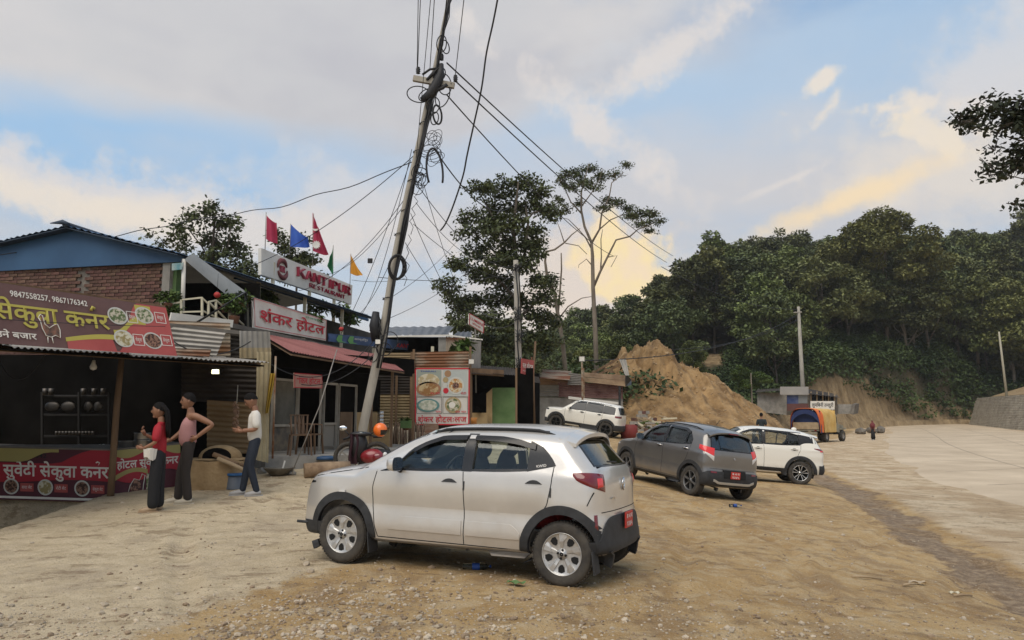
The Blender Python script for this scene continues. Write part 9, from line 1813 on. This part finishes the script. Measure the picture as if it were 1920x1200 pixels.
 a,b=at(570,893,14.6),at(655,886,14.9);a.z=gd(a.x,a.y)+.13;b.z=gd(b.x,b.y)+.14;k=MB();k.tube([a,a.lerp(b,.5)+Vector((0,0,.02)),b],[.15,.14,.15],14);props(k.build('log',mat('log_bark',(.20,.13,.08),.95,scale=5,c2=(.34,.24,.15),bump=.6,bscale=20)),'thick cut log lying in front of the hotel step','log')
 for i,(px,py,Y)in enumerate(((508,874,15.4),(548,888,14.9),(600,906,14.2),(492,872,15.2))):rs=np.random.RandomState(i);p=at(px,py,Y);k=MB();rock(k,(0,0,0),.13,rs);o=k.build('stone',CONC,None,local=True);o.location=(p.x,p.y,gd(p.x,p.y)+.04);props(o,['dark broken stone at the hotel step left of the basin','broken stone between the basin and the log','broken stone in front of the log','broken stone at the foot of the tan sheet wall'][i],'stone')
 Y=15.2;o=thing('garlic_string','plaited string of pinkish bulbs hanging before the brown sheet screen','garlic',at(443,740,Y));rs=np.random.RandomState(2)
 for i in range(46):k=MB();p=at(442+rs.uniform(-5,5),756+i*.95+rs.uniform(-2,2),Y+rs.uniform(-.05,.05));k.ball(p,rs.uniform(.02,.032),7,5);k.build('bulb',mat('garlic_skin',(.42,.26,.17),.6,var=.3,scale=10),o)
 MB().tube([at(446,722,Y),at(444,756,Y)],.008,4).build('string',WHITEM,o)
 k=MB();k.smooth=True;k.grid(lambda u,v:tuple(at(500+12*u*(1-.5*v)+6*(1-v)-3*v,700+75*v,14.9+.06*math.sin(u*14))),10,12);props(k.build('cloth',mat('yellow_cloth',(.45,.30,.04),.8)),'yellow tarpaulin strip hanging at the edge of the tan sheet wall','cloth')
 k=MB();k.tube([at(517,668,14.9),at(511,860,14.8)],.02,6);props(k.build('iron_pipe',TINR),'rusty iron pipe standing between the stall and the hotel','pipe');k=MB();k.tube([at(632,655,15.2),at(600,760,15.0),at(548,885,14.6)],.012,5);props(k.build('stay_rod',TING),'long thin rod leaning before the hotel doors','rod')
 CH=mat('chair_brown',(.13,.075,.04),.5)
 for i,(px,Y)in enumerate(((572,16.4),(590,17.0))):
  p=at(px,800,Y);o=thing('chair',['brown plastic chair on the hotel porch left of the open door','second brown plastic chair deeper in the hotel doorway'][i],'chair',(p.x,Y-.35,ZF),.4+i)
  MB().box((0,0,.43),(.42,.42,.03)).build('seat',CH,o,local=True);k=MB();
  for x in(-.16,-.08,0,.08,.16):k.beam((x,.2,.44),(x*1.1,.27,.84),.035,.015)
  k.beam((-.2,.27,.85),(.2,.27,.85),.05,.02);k.build('backrest',CH,o,local=True)
  for x in(-.19,.19):
   for y in(-.19,.19):MB().beam((x,y,.43),(x*1.15,y*1.15,0),.035).build('leg',CH,o,local=True)
   MB().tube([(x,-.18,.43),(x*1.1,-.18,.64),(x*1.1,.22,.66)],.016,6).build('armrest',CH,o,local=True)
 def bottle(px,py,Y,L_,rz,lab,m,capm):
  p=at(px,py,Y);o=thing('plastic_bottle',lab,'bottle',(p.x,Y,gd(p.x,Y)+.035),rz);MB().lathe([(.001,-L_/2),(.030,-L_/2),(.033,-L_*.2),(.029,0),(.033,L_*.2),(.030,L_*.33),(.012,L_*.44),(.012,L_*.5)],axis='x',n=14).build('bottle',m,o,local=True);MB().lathe([(.014,L_*.49),(.014,L_*.56),(.001,L_*.56)],axis='x',n=10).build('cap',capm,o,local=True);MB().lathe([(.034,-L_*.15),(.034,L_*.12)],axis='x',n=14).build('label_band',BLUEI,o,local=True)
 BOT=glassmat('bottle_plastic',(.85,.9,.92),1.35);bottle(1378,942,15.0,.24,.15,'empty clear plastic bottle with blue band lying behind the grey hatchback',BOT,BLUEI);bottle(893,1053,7.75,.27,.1,'crushed clear plastic bottle lying in the shadow under the silver car',BOT,BLUEI)
 rs=np.random.RandomState(9)
 def scrap(px,py,Y,s_,m,lab,cat='litter'):
  p=at(px,py,Y);k=MB();k.smooth=True;k.grid(lambda u,v:((u-.5)*s_*1.8,(v-.5)*s_,.02+.25*s_*abs(math.sin(u*5+v*3)*math.cos(v*6))),8,6);o=k.build('litter',m,None,local=True);o.location=(p.x,Y,gd(p.x,Y));o.rotation_euler.z=rs.uniform(-.5,.5);props(o,lab,cat)
 scrap(967,1086,7.0,.09,GREENP,'crumpled green plastic wrapper in front of the rear wheel of the silver car');scrap(330,1110,5.15,.05,mat('wrapper_orange',(.55,.22,.08),.6),'small orange and white wrapper in the foreground gravel');scrap(1790,1108,8.9,.07,CREAMP,'pale scrap of paper by the gutter near the right edge');scrap(1720,1098,9.2,.10,mat('stone_flat',(.40,.32,.22),.8),'flat pale slab fragment on the near side of the gutter','stone')
 for i,(x0,y0,x1,y1,Y)in enumerate(((218,1138,272,1115,5.0),(1595,1036,1650,1038,9.0),(1690,1050,1716,1062,8.9),(1785,1088,1820,1090,8.6))):a,b=at(x0,y0,Y),at(x1,y1,Y+.1);a.z=gd(a.x,a.y)+.02;b.z=gd(b.x,b.y)+.025;MB().tube([a,a.lerp(b,.5)+Vector((0,0,.01)),b],[.012,.015,.01],6).build('twig',WOODP)['label']=['broken stick in the bottom left gravel','thin stick on the dirt left of the gutter','short split stick touching the gutter edge','stick lying in the gutter near the right edge'][i]
 for o in COL.objects:
  if o.name.startswith('twig'):o['category']='stick'
  if o.name.startswith('overhead_cable')and 'category' not in o:o['category']='cable';o['group']='overhead cables'
 for i,(px,py,Y,s_)in enumerate(((1493,795,84,.9),(1506,796,84,.8),(1632,790,80,.9),(1650,792,80,1.),(1612,795,78,.8))):rs2=np.random.RandomState(40+i);p=at(px,py,Y);k=MB();rock(k,(0,0,0),s_*.7,rs2,.8);o=k.build('boulder',CONCD,None,local=True);o.location=(p.x,p.y,gd(p.x,p.y)+s_*.35);props(o,['leftmost grey boulder behind the tarpaulin truck','grey boulder second from left behind the tarpaulin truck','dark boulder right behind the walking person','rightmost dark boulder at the road edge','dark boulder left of the walking person'][i],'boulder','boulders along the far road edge')
 lathe_thing('barrel','red drum behind the rear bumper of the boxy white SUV','drum',1180,822,37.5,[(.001,0),(.42,0),(.43,.3),(.42,.62),(.30,.68),(.001,.68)],mat('drum_red',(.20,.03,.025),.6),onground=False);o=thing('debris_heap','heap of broken pale planks and cloth beside the ruined wall','rubble',at(1225,800,38));rs=np.random.RandomState(14)
 for i in range(26):p=at(rs.uniform(1196,1256),rs.uniform(782,806),38+rs.uniform(-.6,.6));k=MB();k.box(p,(rs.uniform(.3,.9),.12,.08),rz=rs.uniform(0,3),ry=rs.uniform(-.6,.6));k.build('plank',[WOODP,CONC,CREAMP,PLANTM][rs.randint(4)],o)
small()
#  light haze between here and the hill
def haze():
 k=MB();k.box((20,110,48),(700,640,104));m=bpy.data.materials.new('haze');m.use_nodes=True;n=m.node_tree.nodes;n.remove(n['Principled BSDF']);v=n.new('ShaderNodeVolumePrincipled');v.inputs['Color'].default_value=(.84,.83,.80,1);v.inputs['Density'].default_value=.0004;v.inputs['Anisotropy'].default_value=.2;m.node_tree.links.new(v.outputs[0],n['Material Output'].inputs['Volume'])
 o=k.build('haze',m);props(o,kind='stuff',label='thin evening haze over the valley')
HAZE=True
if HAZE:haze()
